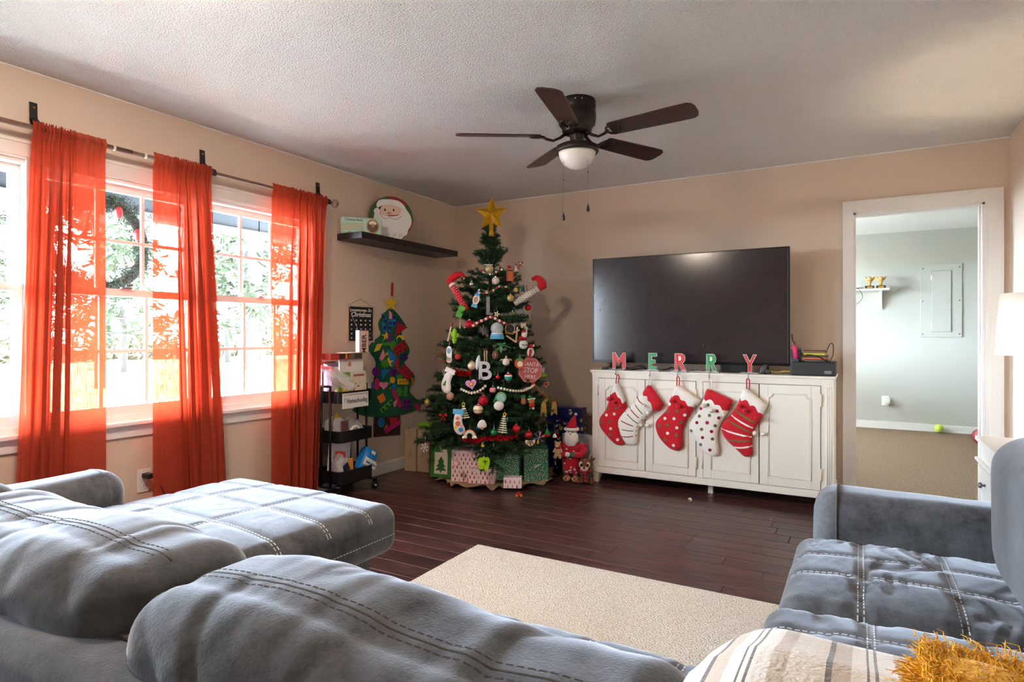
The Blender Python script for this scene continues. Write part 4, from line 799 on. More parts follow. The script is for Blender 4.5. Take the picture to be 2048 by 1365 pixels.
cord('black_cable', [(-1.42, 4.66, .896), (-1.3, 4.63, .90), (-1.25, 4.66, .915), (-1.2, 4.63, .897), (-1.1, 4.65, .896), (-1.04, 4.62, .895)], .006, m_blk, 'tangled black cable behind the green letter E')
pb = thing('power_adapter', (-.62, 4.6, .89), 'grey power adapter right of the letter Y', 'adapter')
obj('body', G().rbox(-.615, -.575, 4.59, 4.64, .8905, .955, .014, 3, (1, 1, 1), lambda w, p: (w.x + .4 * w.z, w.y, w.z)), mat('grey_plastic', (74, 76, 82), .4), pb, smooth=True); obj('wing', G().rbox(-.585, -.545, 4.585, 4.625, .8905, .918, .01, 2), mat('grey_plastic', (74, 76, 82), .4), pb, smooth=True)
cord('yellow_cable', [(-.60, 4.68, .925), (-.55, 4.66, .908), (-.5, 4.65, .905), (-.46, 4.64, .912), (-.415, 4.64, .91)], .004, mat('yellow_plastic', (222, 176, 50), .4), 'yellow network cable running to the black set-top box')
cord('flat_white_lead', [(-1.12, 4.60, .894), (-1.06, 4.61, .896), (-1.0, 4.6, .894)], .003, m_sash, 'thin white lead lying between the two letters R')
db = thing('set_top_box', (-.28, 4.65, .89), 'dusty black set-top box at the right end of the console', 'electronics')
m_dusty = mat('dusty_black', (52, 51, 52), .55, nz=(60, .25)); obj('case', G().rbox(-.418, -.142, 4.55, 4.83, .8905, .982, .012, 3), m_dusty, db)
obj('vents', G().box(-.40, -.215, 4.5485, 4.552, .903, .9045), mat('slot_dark', (40, 38, 36), .7), db)
obj('ports', G().box(-.21, -.168, 4.547, 4.552, .906, .926), mat('silver_port', (150, 150, 152), .3, .6), db)
pt = thing('pen_tray', (-.39, 4.66, .983), 'grey desk organiser with a pink stylus on the set-top box', 'organiser')
g = G().box(-.417, -.36, 4.60, 4.604, .983, 1.05).box(-.417, -.36, 4.70, 4.704, .983, 1.075).box(-.417, -.413, 4.604, 4.70, .983, 1.065).box(-.364, -.36, 4.604, 4.70, .983, 1.05).box(-.413, -.364, 4.604, 4.70, .983, .986)
obj('tray', g, mat('grey_plastic', (74, 76, 82), .4), pt)
pk = thing('pink_stylus', (-.385, 4.62, .99), 'bright pink controller grip standing in the organiser', 'controller')
obj('grip', G().tube([(-.383, 4.595, .992), (-.392, 4.597, 1.06), (-.398, 4.60, 1.085)], [.013, .014, .012], 10), mat('hot_pink', (236, 60, 130), .4), pk, smooth=True)
obj('tip', G().tube([(-.402, 4.6, 1.083), (-.41, 4.6, 1.093)], .004, 6).tube([(-.39, 4.6, 1.083), (-.388, 4.6, 1.098)], .004, 6), mat('hot_pink', (236, 60, 130), .4), pk)
obj('base_block', G().rbox(-.40, -.367, 4.575, 4.6, .9825, 1.0, .003, 1), mat('grey_plastic', (74, 76, 82), .4), pk)
cols = [((58, 50, 48), 'dark'), ((196, 96, 70), 'orange edged'), ((70, 70, 74), 'grey'), ((202, 200, 70), 'yellow edged'), ((60, 60, 66), 'charcoal')]
zq = .983
for k, (c, nm) in enumerate(cols):
    b = thing('game_case', (-.27, 4.66, zq), ['bottom', 'second', 'third', 'fourth', 'top'][k] + ' flat case in the stack on the set-top box, ' + nm, 'case', group='flat cases stacked on the set-top box')
    h = .015; dx = (.004, -.003, .002, -.01, -.006)[k]
    obj('cover', G().rbox(-.335 + dx, -.195 + dx, 4.58, 4.77, zq, zq + h, .003, 1), mat('case_' + nm, c, .35), b); obj('insert', G().box(-.337 + dx, -.2 + dx, 4.5788, 4.58, zq + .005, zq + .010), mat('case_edge_%d' % k, ((120, 116, 112), (210, 120, 90), (90, 92, 98), (210, 196, 60), (190, 120, 80))[k], .4), b); zq += h
cord('looped_lead', [(-.355, 4.575, 1.0), (-.34, 4.573, 1.03), (-.36, 4.576, 1.045), (-.35, 4.575, 1.015), (-.31, 4.572, 1.03), (-.25, 4.573, 1.02), (-.2, 4.574, .99), (-.178, 4.585, .986)], .004, m_blk, 'black lead looped around the stack of cases')
cord('upright_lead', [(-.20, 4.69, 1.062), (-.18, 4.69, 1.105), (-.163, 4.68, 1.095), (-.163, 4.66, 1.03), (-.18, 4.62, .987)], .003, m_blk, 'black lead arching above the stacked cases')
cord('wall_lead', [(-.425, 4.76, 1.17), (-.42, 4.74, 1.13), (-.40, 4.72, 1.09), (-.395, 4.71, .99)], .003, m_blk, 'short black lead dropping behind the television edge')

# ------------------------------------------------------------------ stocking holders and stockings
m_felt_r, m_felt_w, m_felt_g = mat('red_felt', (198, 26, 40), .9, sheen=.3, bump=(200, .4, .004)), mat('white_felt', (234, 229, 218), .9, sheen=.3, bump=(200, .4, .004)), mat('green_felt', (96, 108, 56), .9, sheen=.2)
m_dkr = mat('crimson_felt', (150, 16, 38), .9, sheen=.2); m_clear = clear_plastic('clear_acrylic', (214, 208, 204), .55, .15); m_steel = mat('brushed_steel', (176, 176, 178), .3, .9)
m_lr, m_lg, m_lw = mat('letter_red', (206, 38, 40), .45), mat('letter_green', (32, 150, 82), .45), mat('letter_edge_white', (238, 234, 228), .5)
letters = [('M', -1.697, -1.590, m_lr, 'red', 'letter M stocking holder with white dots, first in the row'), ('E', -1.408, -1.342, m_lg, 'green', 'green letter E stocking holder with white dots'), ('R', -1.208, -1.126, m_lr, 'red', 'red letter R stocking holder with white dots, middle of the row'), ('R', -.978, -.905, m_lg, 'green', 'green letter R stocking holder with white dots'), ('Y', -.726, -.633, m_lr, 'red', 'red letter Y stocking holder with white dots, last in the row')]
shapes = {  # unit outlines (x 0-1, z 0-1) and stroke centre lines for the dots
 'M': ([[(0, 0), (.24, 0), (.24, .58), (.5, .22), (.76, .58), (.76, 0), (1, 0), (1, 1), (.78, 1), (.5, .6), (.22, 1), (0, 1)]], [[(.12, .08), (.12, .92)], [(.2, .84), (.5, .42)], [(.5, .42), (.8, .84)], [(.88, .08), (.88, .92)]]),
 'E': ([[(0, 0), (1, 0), (1, .2), (.4, .2), (.4, .4), (.8, .4), (.8, .6), (.4, .6), (.4, .8), (1, .8), (1, 1), (0, 1)]], [[(.2, .08), (.2, .92)], [(.2, .9), (.9, .9)], [(.2, .5), (.7, .5)], [(.2, .1), (.9, .1)]]),
 'R': ([[(0, 0), (.3, 0), (.3, .36), (.42, .36), (.66, 0), (1, 0), (1, .06), (.7, .42), (.9, .55), (.95, .72), (.88, .9), (.66, 1), (0, 1)]], [[(.15, .06), (.15, .94)], [(.3, .92), (.66, .9), (.8, .72), (.66, .5), (.36, .46)], [(.5, .4), (.82, .05)]]),
 'Y': ([[(.36, 0), (.64, 0), (.64, .45), (1, 1), (.74, 1), (.5, .62), (.26, 1), (0, 1), (.36, .45)]], [[(.5, .05), (.5, .48)], [(.46, .55), (.14, .94)], [(.54, .55), (.86, .94)]])}
for ch, x0, x1, m, cn, lab in letters:
    t = thing('stocking_holder', ((x0 + x1) / 2, 4.57, .89), lab, 'stocking holder', group='letter stocking holders'); zb, h = .901, .126; w = x1 - x0
    F = lambda p: (x0 + p[0] * w, zb + p[1] * h)
    for poly in shapes[ch][0]:
        obj('letter_edge', G().prism([F(p) for p in poly], 4.568, 4.580), m_lw, t); cx = sum(p[0] for p in poly) / len(poly)
        def inset(poly, d):
            q = [F(p) for p in poly]; n = len(q); ar = sum(q[i][0] * q[(i + 1) % n][1] - q[(i + 1) % n][0] * q[i][1] for i in range(n)); s = 1 if ar > 0 else -1; o = []
            for i in range(n):
                a, b, c = Vector(q[i - 1]), Vector(q[i]), Vector(q[(i + 1) % n]); e1, e2 = (b - a).normalized(), (c - b).normalized(); n1, n2 = Vector((-e1.y, e1.x)) * s, Vector((-e2.y, e2.x)) * s
                o.append(tuple(b + (n1 + n2) / max(.35, 1 + n1.dot(n2)) * d))
            return o
        obj('letter_face', G().prism(inset(poly, .003), 4.5655, 4.570), m, t)
        if ch == 'R': obj('counter', G().prism([F(p) for p in ((.36, .58), (.55, .58), (.62, .7), (.55, .84), (.36, .84))], 4.5645, 4.566), m_lw, t)
    dg_ = G()
    for line in shapes[ch][1]:
        for i in range(len(line) - 1):
            a, b = Vector(F(line[i])), Vector(F(line[i + 1])); n = max(2, int((b - a).length / .011))
            for k in range(n): q = a.lerp(b, (k + .5) / n); dg_.lathe([(.0019, .0), (.0019, -.0016), (0, -.0018)], (q.x, 4.5655, q.y), 8, 'y')
    stuff(obj('dot', dg_, m_lw, t))
    obj('acrylic_base', G().rbox((x0 + x1) / 2 - .062, (x0 + x1) / 2 + .062, 4.520, 4.625, .8905, .901, .003, 1), m_clear, t)
    obj('hook', G().tube([((x0 + x1) / 2, 4.56, .899), ((x0 + x1) / 2, 4.508, .899), ((x0 + x1) / 2, 4.500, .885), ((x0 + x1) / 2, 4.503, .862), ((x0 + x1) / 2, 4.488, .858), ((x0 + x1) / 2, 4.484, .868)], .0035, 6), m_steel, t, smooth=True)

# ---- stockings
FM = {'r': m_felt_r, 'w': m_felt_w, 'g': m_felt_g}
SY = 4.500
for s in STOCKINGS:
    xs = [p[0] for p in s['b']]; zs = [p[1] for p in s['b']]
    t = thing('christmas_stocking', (sum(xs) / len(xs), SY, min(zs)), s['lab'], 'stocking', group='stockings on the console')
    body = smooth_poly(s['b'], 2); th, rad = .03, .055
    obj('foot_and_leg', puff(G(), body, th, rad, .012, SY + .012), FM[s['body']], t, smooth=True)
    hb = lambda a, b: SY + .012 - puff_h((a, b), body, th, rad)
    cuff = s['cuff']; hc = lambda a, b: SY + .006 - puff_h((a, b), cuff, .034, .05)
    obj('cuff', puff(G(), cuff, .032, .05, .012, SY + .008, .6), FM[s['cuffc']], t, smooth=True)
    for c, x, z in s.get('dots', ()):
        obj('felt_dot', patch(G(), [(x + .0115 * math.cos(k * PI / 7), z + .0115 * math.sin(k * PI / 7)) for k in range(14)], hb, .008, .0016), m_dkr if (c == 'r' and s['body'] == 'w') else FM[c], t)
    for c, a, b in s.get('lines', ()):
        d = Vector((b[0] - a[0], b[1] - a[1])).normalized(); n = Vector((-d.y, d.x)) * (.0034 if s['body'] == 'w' else .006); A, B = Vector(a), Vector(b); mid = A.lerp(B, .5) - Vector((-d.y, d.x)) * .006
        pts = [A, A.lerp(mid, .5) - n * .3, mid, mid.lerp(B, .5) - n * .3, B]; poly = [tuple(p - n) for p in pts] + [tuple(p + n) for p in reversed(pts)]
        obj('felt_stripe', patch(G(), poly, hb, .008, .0016), m_dkr if c == 'r' else FM[c], t)
    for x, z in s['pom'][1]:
        obj('pompom', G().ball((x, SY - .04, z), .0165, 14, fn=lambda d: 1 + .12 * noise.noise(Vector(d) * 6)), FM[s['pom'][0]], t, smooth=True)
    (lx, lz), (mx_, mz) = s['loop']; hx = lx
    obj('hanging_loop', G().tube([(hx - .004, 4.494, .862), (hx - .006, 4.493, (lz + mz) / 2), (mx_ - .004, 4.5, mz - .01), (mx_ + .012, 4.502, mz - .006), (hx + .012, 4.496, (lz + mz) / 2), (hx + .004, 4.492, .864)], .0042, 6), FM['r' if s['body'] == 'r' else 'w'], t, smooth=True)

# ------------------------------------------------------------------ ceiling fan
FXc, FYf, FZ = -1.344, 3.072, 2.247
fan = thing('ceiling_fan', (FXc, FYf, CZ), 'dark bronze ceiling fan with five walnut blades and a white light bowl', 'ceiling fan')
m_brz = mat('oil_rubbed_bronze', (50, 43, 40), .38, .55)
m_blade = mat('walnut_blade', (58, 36, 30), .35, nz=(7, .35), stretch=(1, 12, 1), coat=.15)
obj('motor_housing', G().lathe([(.098, 0), (.102, -.012), (.102, -.05), (.098, -.062), (.104, -.07), (.104, -.10), (.098, -.128), (.086, -.145), (.08, -.15), (.082, -.165), (.07, -.178), (.04, -.185)], (FXc, FYf, CZ), 40), m_brz, fan, smooth=True)
for k in range(10):
    a = 2 * PI * k / 10; c, s_ = math.cos(a), math.sin(a)
    obj('vent_slot', G().tube([(FXc + .0965 * math.cos(a + q), FYf + .0965 * math.sin(a + q), CZ - .128) for q in (-.16, -.08, 0, .08, .16)], .004, 5), mat('slot_dark', (40, 38, 36), .7), fan)
for a in (-.9, -1.25): obj('screw', G().ball((FXc + .101 * math.cos(a), FYf + .101 * math.sin(a), CZ - .022), .0045, 8), m_steel, fan, smooth=True)
obj('light_stem', G().lathe([(.045, 0), (.04, -.012), (.036, -.04), (.038, -.062)], (FXc, FYf, CZ - .18), 28), m_brz, fan, smooth=True)
lk_ = obj('light_kit', G().lathe([(.038, 0), (.095, -.006), (.115, -.016), (.118, -.042), (.112, -.05), (.102, -.046), (.09, -.03)], (FXc, FYf, CZ - .236), 36), m_brz, fan, smooth=True)
obj('glass_bowl', G().lathe([(.102, 0), (.1, -.014), (.092, -.04), (.073, -.066), (.046, -.085), (.018, -.094), (0, -.095)], (FXc, FYf, CZ - .277), 32), mat('frosted_glass', (240, 238, 233), .35, spec=.5), lk_, smooth=True)
for k in range(5):
    a = -.103 + 2 * PI * k / 5; R_ = Matrix.Translation((FXc, FYf, FZ)) @ Matrix.Rotation(a, 4, 'Z') @ Matrix.Rotation(math.radians(-.6), 4, 'Y')
    Rp = R_ @ Matrix.Rotation(math.radians(-13), 4, 'X')
    g = G(); tp = [(.20, -.05), (.22, -.056), (.55, -.066), (.63, -.066), (.652, -.052), (.661, -.025), (.661, .025), (.652, .052), (.63, .066), (.55, .066), (.22, .056), (.20, .05)]
    g.prism(tp, -.0035, .0035, lambda x, y, z: tuple(Rp @ Vector((x, z, y))))
    b = obj('blade', g, m_blade, fan)
    ir = G().tube([tuple(R_ @ Vector(p)) for p in ((.06, 0, .015), (.09, 0, -.008), (.13, 0, -.026), (.165, 0, -.018), (.19, 0, -.006))], [.010, .008, .007, .008, .009], 8)
    for s_ in (-1, 1): ir.tube([tuple(Rp @ Vector(p)) for p in ((.175, 0, -.008), (.19, s_ * .03, -.007), (.215, s_ * .042, -.0065), (.245, s_ * .034, -.006), (.255, s_ * .012, -.006))], .006, 6)
    for q in ((.245, -.03), (.255, 0), (.245, .03)): ir.ball(tuple(Rp @ Vector((q[0], q[1], -.007))), .006, 8)
    obj('blade_arm', ir, m_brz, fan, smooth=True)
for (dx, dy, zt, zb) in ((-.055, -.055, CZ - .27, 1.80), (.075, -.025, CZ - .24, 1.84)):
    x, y = FXc + dx, FYf + dy
    c = obj('pull_chain', G().tube([(x, y, zt), (x, y, zb)], .0011, 5), m_steel, fan); obj('chain_bead', G().ball((x, y, (zt * .55 + zb * .45)), .0035, 8), m_brz, c)
    obj('pull_fob', G().lathe([(.0015, .03), (.003, .02), (.0075, .006), (.009, -.006), (.0075, -.014), (.0, -.018)], (x, y, zb), 14), m_brz, c, smooth=True)

# ------------------------------------------------------------------ floating shelf and what stands on it
m_shelf = mat('espresso_veneer', (40, 27, 28), .4, nz=(8, .15), stretch=(1, .2, 1))
sh = thing('floating_shelf', (LX, 4.03, 1.89), 'espresso brown floating shelf on the wall near the corner', 'shelf')
obj('shelf_board', G().rbox(LX, LX + .255, 3.41, 4.66, 1.892, 1.941, .0015, 1), m_shelf, sh)
pl_ = thing('santa_plaque', (-3.345, 3.86, 1.941), 'round wooden plaque with a white bearded santa face standing on the wall shelf', 'plaque', rot=(0, 0, math.radians(43)))
# local frame: X along the wall (+Y world), -Y local faces the room (+X world)
m_sred, m_sgreen, m_swhite = mat('plaque_red', (150, 44, 40), .6), mat('plaque_green', (52, 92, 48), .6, nz=(60, .4)), mat('plaque_white', (240, 238, 234), .6)
lean = Matrix.Scale(1.03, 4)
def plq(g): g.v = [tuple(lean @ Vector(v)) for v in g.v]; return g
def ring(r, n=32, cx=0, cz=0, sx=1, sz=1): return [(cx + r * sx * math.cos(2 * PI * k / n), cz + r * sz * math.sin(2 * PI * k / n)) for k in range(n)]
obj('disc', plq(G().prism(ring(.175, 40, 0, .175), -.006, .006)), m_sred, pl_, local=True)
obj('wreath_print', plq(G().prism([(.172 * math.cos(a), .175 + .172 * math.sin(a)) for a in [math.radians(q) for q in range(95, 196, 8)]] + [(.10 * math.cos(a), .175 + .10 * math.sin(a)) for a in [math.radians(q) for q in range(195, 94, -8)]], -.0075, -.006)), m_sgreen, pl_, local=True)
obj('wreath_print', plq(G().prism([(.172 * math.cos(a), .175 + .172 * math.sin(a)) for a in [math.radians(q) for q in range(-5, 50, 8)]] + [(.12 * math.cos(a), .175 + .12 * math.sin(a)) for a in [math.radians(q) for q in range(45, -6, -8)]], -.0075, -.006)), m_sgreen, pl_, local=True)
beard = smooth_poly([(-.125, .22), (-.10, .27), (-.09, .20), (-.04, .19), (.02, .19), (.07, .2), (.09, .28), (.13, .24), (.165, .18), (.16, .12), (.135, .09), (.13, .05), (.10, .035), (.08, .008), (.05, .015), (.02, .0), (-.02, .02), (-.06, .015), (-.08, .05), (-.11, .07), (-.12, .12), (-.135, .16)], 2)
obj('beard', plq(G().prism(beard, -.014, -.006)), m_swhite, pl_, local=True)
obj('face', plq(G().prism(smooth_poly([(-.08, .27), (-.085, .2), (-.05, .19), (.0, .2), (.05, .2), (.085, .22), (.085, .29), (0, .31)], 2), -.0155, -.013)), mat('plaque_skin', (234, 204, 184), .6), pl_, local=True)
obj('hat_band', plq(G().prism(smooth_poly([(-.115, .245), (-.105, .315), (-.02, .325), (.07, .315), (.12, .26), (.11, .235), (.05, .275), (-.05, .285)], 2), -.018, -.012)), m_swhite, pl_, local=True)
obj('pompom_print', plq(G().prism(ring(.024, 20, -.108, .225), -.018, -.012)), m_swhite, pl_, local=True)
m_ink = mat('black_ink', (24, 22, 22), .6)
for x in (-.045, .022): obj('eye', plq(G().prism(ring(.0065, 14, x, .238, 1, 1.5), -.0175, -.015)), m_ink, pl_, local=True)
obj('nose', plq(G().prism(ring(.016, 16, -.014, .212, 1.1, .8), -.018, -.015)), mat('plaque_nose', (206, 150, 124), .6), pl_, local=True)
obj('moustache_line', plq(G().tube([(-.075, -.0155, .19), (-.05, -.0155, .168), (-.02, -.0155, .172), (-.008, -.0155, .186), (.01, -.0155, .17), (.05, -.0155, .166), (.085, -.0155, .195)], .0014, 5)), m_ink, pl_, local=True)
for x in (-.03, .02, .065): obj('beard_curl', plq(G().tube([(x, -.0155, .02), (x + .006, -.0155, .05), (x + .018, -.0155, .055), (x + .02, -.0155, .035), (x + .012, -.0155, .03)], .0011, 5)), m_ink, pl_, local=True)
rd = thing('radio_sign', (-3.355, 3.53, 1.941), 'mint green toy radio sign reading Christmas Radio on the shelf', 'sign', rot=(0, 0, math.radians(48))); rd.scale = (1.0, 1.0, 1.18)
m_mint, m_tanp = mat('mint_enamel', (186, 226, 206), .5), mat('tan_print', (196, 160, 120), .6)
obj('case', G().rbox(-.155, .155, -.02, .02, 0, .112, .022, 3), m_mint, rd, local=True, smooth=False)
for k in range(5): obj('grille_line', G().box(-.15, .02, -.0212, -.0195, .028 + k * .010, .032 + k * .010), m_tanp, rd, local=True)
dl = obj('dial_ring', G().lathe([(.05, 0), (.05, -.004), (.041, -.004), (.041, -.001)], (.085, -.0195, .056), 28, 'y'), m_tanp, rd, local=True)
obj('dial_face', G().lathe([(.041, 0), (.041, -.002), (0, -.002)], (.085, -.0195, .056), 28, 'y'), mat('dial_brown', (110, 84, 70), .6, nz=(120, .4)), rd, local=True)
obj('dial_scale', G().prism([(.085 + .034 * math.cos(math.radians(a)), .058 + .034 * math.sin(math.radians(a))) for a in range(25, 156, 13)] + [(.085 + .014 * math.cos(math.radians(a)), .058 + .014 * math.sin(math.radians(a))) for a in range(155, 24, -26)], -.0228, -.0214), mat('cream_print', (236, 226, 204), .6), rd, local=True)
obj('dial_knob', G().lathe([(.009, 0), (.009, -.006), (0, -.007)], (.085, -.0215, .058), 16, 'y'), m_tanp, rd, local=True)
lettering('Christmas Radio', .026, m_ink, rd, (-.06, -.0208, .092), shear=.35, sx=.78)
obj('foot_print', G().rbox(-.1, -.08, -.022, -.019, .008, .018, .002, 1), m_tanp, rd, local=True)

# ------------------------------------------------------------------ countdown calendar and pink sign
cl = thing('countdown_calendar', (LX, 3.656, 1.105), 'black countdown to christmas board in a pale wood frame hung on a cord', 'calendar', rot=(0, 0, PI / 2))
m_pale = mat('pale_wood', (206, 182, 152), .6, nz=(20, .1)); m_black = mat('chalk_black', (38, 36, 38), .7); m_wprint = mat('white_print', (232, 230, 226), .6)
W2, H2 = .153, .298
g = G()
for a, b, c, d in ((-W2, -W2 + .014, 0, H2), (W2 - .014, W2, 0, H2), (-W2 + .014, W2 - .014, 0, .013), (-W2 + .014, W2 - .014, H2 - .013, H2)): g.box(a, b, -.016, -.002, c, d)
obj('frame', g, m_pale, cl, local=True); obj('board', G().box(-W2 + .012, W2 - .012, -.011, -.003, .01, H2 - .01), m_black, cl, local=True)
obj('hanging_cord', G().tube([(-.12, -.004, H2), (0, -.003, H2 + .055), (.12, -.004, H2)], .0013, 5), mat('jute', (150, 122, 92), .9), cl, local=True)
lettering('COUNTDOWN   TO', .022, m_wprint, cl, (0, -.0115, .255), sx=1.2, bold=.0004)
lettering('Christmas', .052, m_wprint, cl, (0, -.0115, .222), shear=.3, bold=.0008, sx=1.05)
obj('flourish', G().tube([(.03, -.0125, .235), (.06, -.0125, .256), (.09, -.0125, .25), (.105, -.0125, .262), (.095, -.0125, .274), (.083, -.0125, .268)], .0018, 5), m_wprint, cl, local=True)
for r in range(5):
    for c in range(5): lettering('%02d' % (r * 5 + c + 1), .017, m_wprint, cl, (-.104 + c * .052, -.0115, .176 - r * .035), name='number', bold=.0003)
obj('marker_string', G().tube([(-.135, -.017, H2 - .008), (-.1, -.018, .2), (-.04, -.018, .1)], .0012, 5), m_wprint, cl, local=True)
obj('marker_ring', G().tube([(.112 + .016 * math.cos(2 * PI * k / 16), -.013, .064 + .016 * math.sin(2 * PI * k / 16)) for k in range(16)], .004, 6, closed=True), mat('tiny_green', (58, 84, 50), .8), cl, local=True)
ps = thing('pink_name_block', (-3.28, 3.46, 1.035), 'pale pink block lettered BER standing on the books of the cart', 'sign', rot=(0, 0, PI / 2))
obj('block', G().rbox(-.05, .05, -.02, .02, 0, .165, .003, 1), mat('pink_wood', (238, 206, 196), .6), ps, local=True)
g = G()
for a, b, c, d in ((-.05, -.045, 0, .165), (.045, .05, 0, .165), (-.045, .045, .16, .165)): g.box(a, b, -.0212, -.0195, c, d)
obj('border', g, mat('mauve_print', (172, 124, 116), .6), ps, local=True)
lettering('MBER', .062, mat('brown_ink', (78, 50, 44), .6), ps, (0, -.0208, .062), rot=(0, -PI / 2, 0), bold=.0008, sx=.95)

# ------------------------------------------------------------------ felt tree on the wall
ft = thing('felt_wall_tree', (LX, 4.03, .3), 'green felt tree wall hanging covered in bright felt shapes', 'wall hanging')
FC = dict(crimson=(196, 20, 40), purple=(122, 30, 142), blue=(24, 122, 200), pink=(240, 150, 176), yellow=(240, 206, 50), green=(72, 152, 50), navy=(34, 34, 110), orange=(246, 128, 40), magenta=(206, 24, 112), lime=(96, 184, 60), sky=(36, 138, 210), darkred=(110, 14, 30), dkpurple=(70, 16, 90), dkgreen=(20, 90, 50), dkyellow=(206, 160, 40), backing=(14, 96, 62), brown=(64, 38, 32))
def fm(c): return mat('felt_' + c, FC[c], .95, sheen=.25, bump=(300, .3, .003))
def wall(x, y, z): return (LX + y, x, z)
def fprism(poly, y0, y1): return G().prism(poly, y0, y1, wall)
obj('backing', fprism(smooth_poly(FELT_BACK, 2), .004, .008), fm('backing'), ft); obj('trunk', fprism(FELT_TRUNK, .0035, .0075), fm('brown'), ft)
for n, c, poly, lv in FELT: obj(n, fprism(poly, .0078 + lv * .0022, .0105 + lv * .0022), fm(c), ft)
for c, y, z, ry, rz in FELT_HOLES: obj('felt_inlay', fprism([(y - ry, z - rz), (y + ry, z - rz), (y + ry, z + rz), (y - ry, z + rz)], .012, .0155), fm(c), ft)
obj('felt_star', fprism(FELT_STAR, .009, .013), fm('yellow'), ft)
obj('ribbon_loop', G().tube([(LX + .004, 4.03, 1.5), (LX + .006, 4.033, 1.6), (LX + .006, 4.04, 1.617), (LX + .006, 4.047, 1.6), (LX + .004, 4.045, 1.5)], .005, 6), m_felt_r, ft, smooth=True)

# ------------------------------------------------------------------ rolling cart
cart = thing('rolling_cart', (-3.325, 3.3, 0), 'black three-tier rolling cart against the wall beside the curtain', 'cart')
m_cart = mat('black_metal', (26, 25, 27), .35, .3); CX0, CX1, CY0, CY1 = -3.455, -3.195, 3.15, 3.495
def tray(z0, z1):
    g = G(); r = .035; loop = []
    for cx, cy, a in ((CX1 - r, CY1 - r, 0), (CX0 + r, CY1 - r, 90), (CX0 + r, CY0 + r, 180), (CX1 - r, CY0 + r, 270)):
        for k in range(6): t = math.radians(a + 90 * k / 5); loop.append((cx + r * math.cos(t), cy + r * math.sin(t), math.cos(t), math.sin(t)))
    n = len(loop); vs = []
    for (x, y, nx, ny) in loop: vs += [(x, y, z0), (x, y, z1), (x - nx * .004, y - ny * .004, z1), (x - nx * .004, y - ny * .004, z0 + .004)]
    fs = []
    for i in range(n):
        j = (i + 1) % n
        for q in range(3): fs.append((4 * i + q, 4 * j + q, 4 * j + q + 1, 4 * i + q + 1))
    fs += [tuple(4 * i for i in range(n))[::-1], tuple(4 * i + 3 for i in range(n))]
    return g.add(vs, fs)
for z0, z1 in ((.10, .19), (.393, .478), (.675, .76)): smooth_angle(obj('tray', tray(z0, z1), m_cart, cart))
for y in (CY0 - .011, CY1 + .011):
    for x in (-3.37, -3.28): obj('upright', G().tube([(x, y, .07), (x, y, .80)], .009, 10), m_cart, cart, smooth=True)
    obj('handle_bar', G().tube([(-3.37, y, .795), (-3.28, y, .795)], .009, 10), m_cart, cart, smooth=True)
    obj('foot_bar', G().tube([(CX0 + .0, y, .085), (-3.37, y, .072), (-3.28, y, .072), (CX1 + .01, y, .085)], .009, 8), m_cart, cart, smooth=True)
obj('base_rail', G().tube([(-3.24, CY0, .085), (-3.24, CY1, .085)], .008, 8), m_cart, cart); obj('base_rail', G().tube([(-3.41, CY0, .085), (-3.41, CY1, .085)], .008, 8), m_cart, cart)
for x in (CX0 + .01, CX1):
    for y in (CY0 - .011, CY1 + .011):
        c = obj('caster_fork', G().box(x - .014, x + .014, y - .008, y + .008, .04, .085), m_cart, cart); obj('wheel', G().lathe([(.027, -.011), (.029, -.006), (.029, .006), (.027, .011)], (x, y, .029), 20, 'x'), m_blk, c, smooth=True)
        obj('hub_cap', G().lathe([(.012, 0), (.01, .004), (0, .005)], (x + .011, y, .029), 14, 'x'), m_steel, c, smooth=True)
obj('rear_panel', G().box(-3.45, -3.446, CY1 + .012, CY1 + .02, .19, .37), m_cart, cart)
# cart contents, top tier
def rb(name, x0, x1, y0, y1, z0, z1, m, label, cat, r=.003, group=None, tilt=None):
    g = G().rbox(x0, x1, y0, y1, z0, z1, r, 1)
    if tilt:
        c = Vector(((x0 + x1) / 2, (y0 + y1) / 2, z0)); R_ = Matrix.Translation(c) @ Matrix.Rotation(tilt[1], 4, tilt[0]) @ Matrix.Translation(-c); g.v = [tuple(R_ @ Vector(v)) for v in g.v]
    return tag(obj(name, g, m), label, cat, group)
m_paper = mat('white_paper', (236, 232, 226), .8)
def book(x0, x1, y0, y1, z0, z1, c, label, face=None, tilt=None):
    t = thing('book', ((x0 + x1) / 2, (y0 + y1) / 2, z0), label, 'book', group='books standing in the cart')
    k = Matrix.Identity(4)
    if tilt:
        cc = Vector(((x0 + x1) / 2, (y0 + y1) / 2, z0)); k = Matrix.Translation(cc) @ Matrix.Rotation(tilt[1], 4, tilt[0]) @ Matrix.Translation(-cc)
    def T(g): g.v = [tuple(k @ Vector(v)) for v in g.v]; return g
    m = mat('cover_%d_%d_%d' % c, c, .5)
    obj('cover', T(G().rbox(x0, x1, y0, y1, z0, z1, .0015, 1)), m, t); e = .001
    obj('page_block', T(G().box(x0 + .003, x1 - .003, y0 + .004, y1 + .0006, z0 + .004, z1 + .0006)), m_paper, t)
    return t, T
zt = .6795
book(-3.43, -3.415, 3.17, 3.32, zt, .97, (214, 132, 120), 'salmon book at the back left of the cart', tilt=('Y', .02))
book(-3.41, -3.395, 3.17, 3.33, zt, .945, (176, 70, 60), 'brick red book in the cart beside the salmon one')
for i, c in enumerate(((150, 96, 110), (200, 170, 180), (126, 80, 120), (190, 120, 140), (226, 214, 214))):
    book(-3.39 + i * .017, -3.376 + i * .017, 3.18, 3.36, zt, .955 - .006 * i, c, ['dull rose', 'pale mauve', 'plum', 'pink', 'off white'][i] + ' slim book standing in the cart')
b_, T = book(-3.235, -3.222, 3.165, 3.29, zt, .895, (132, 160, 84), 'green picture book at the front of the cart', tilt=('Y', -.05))
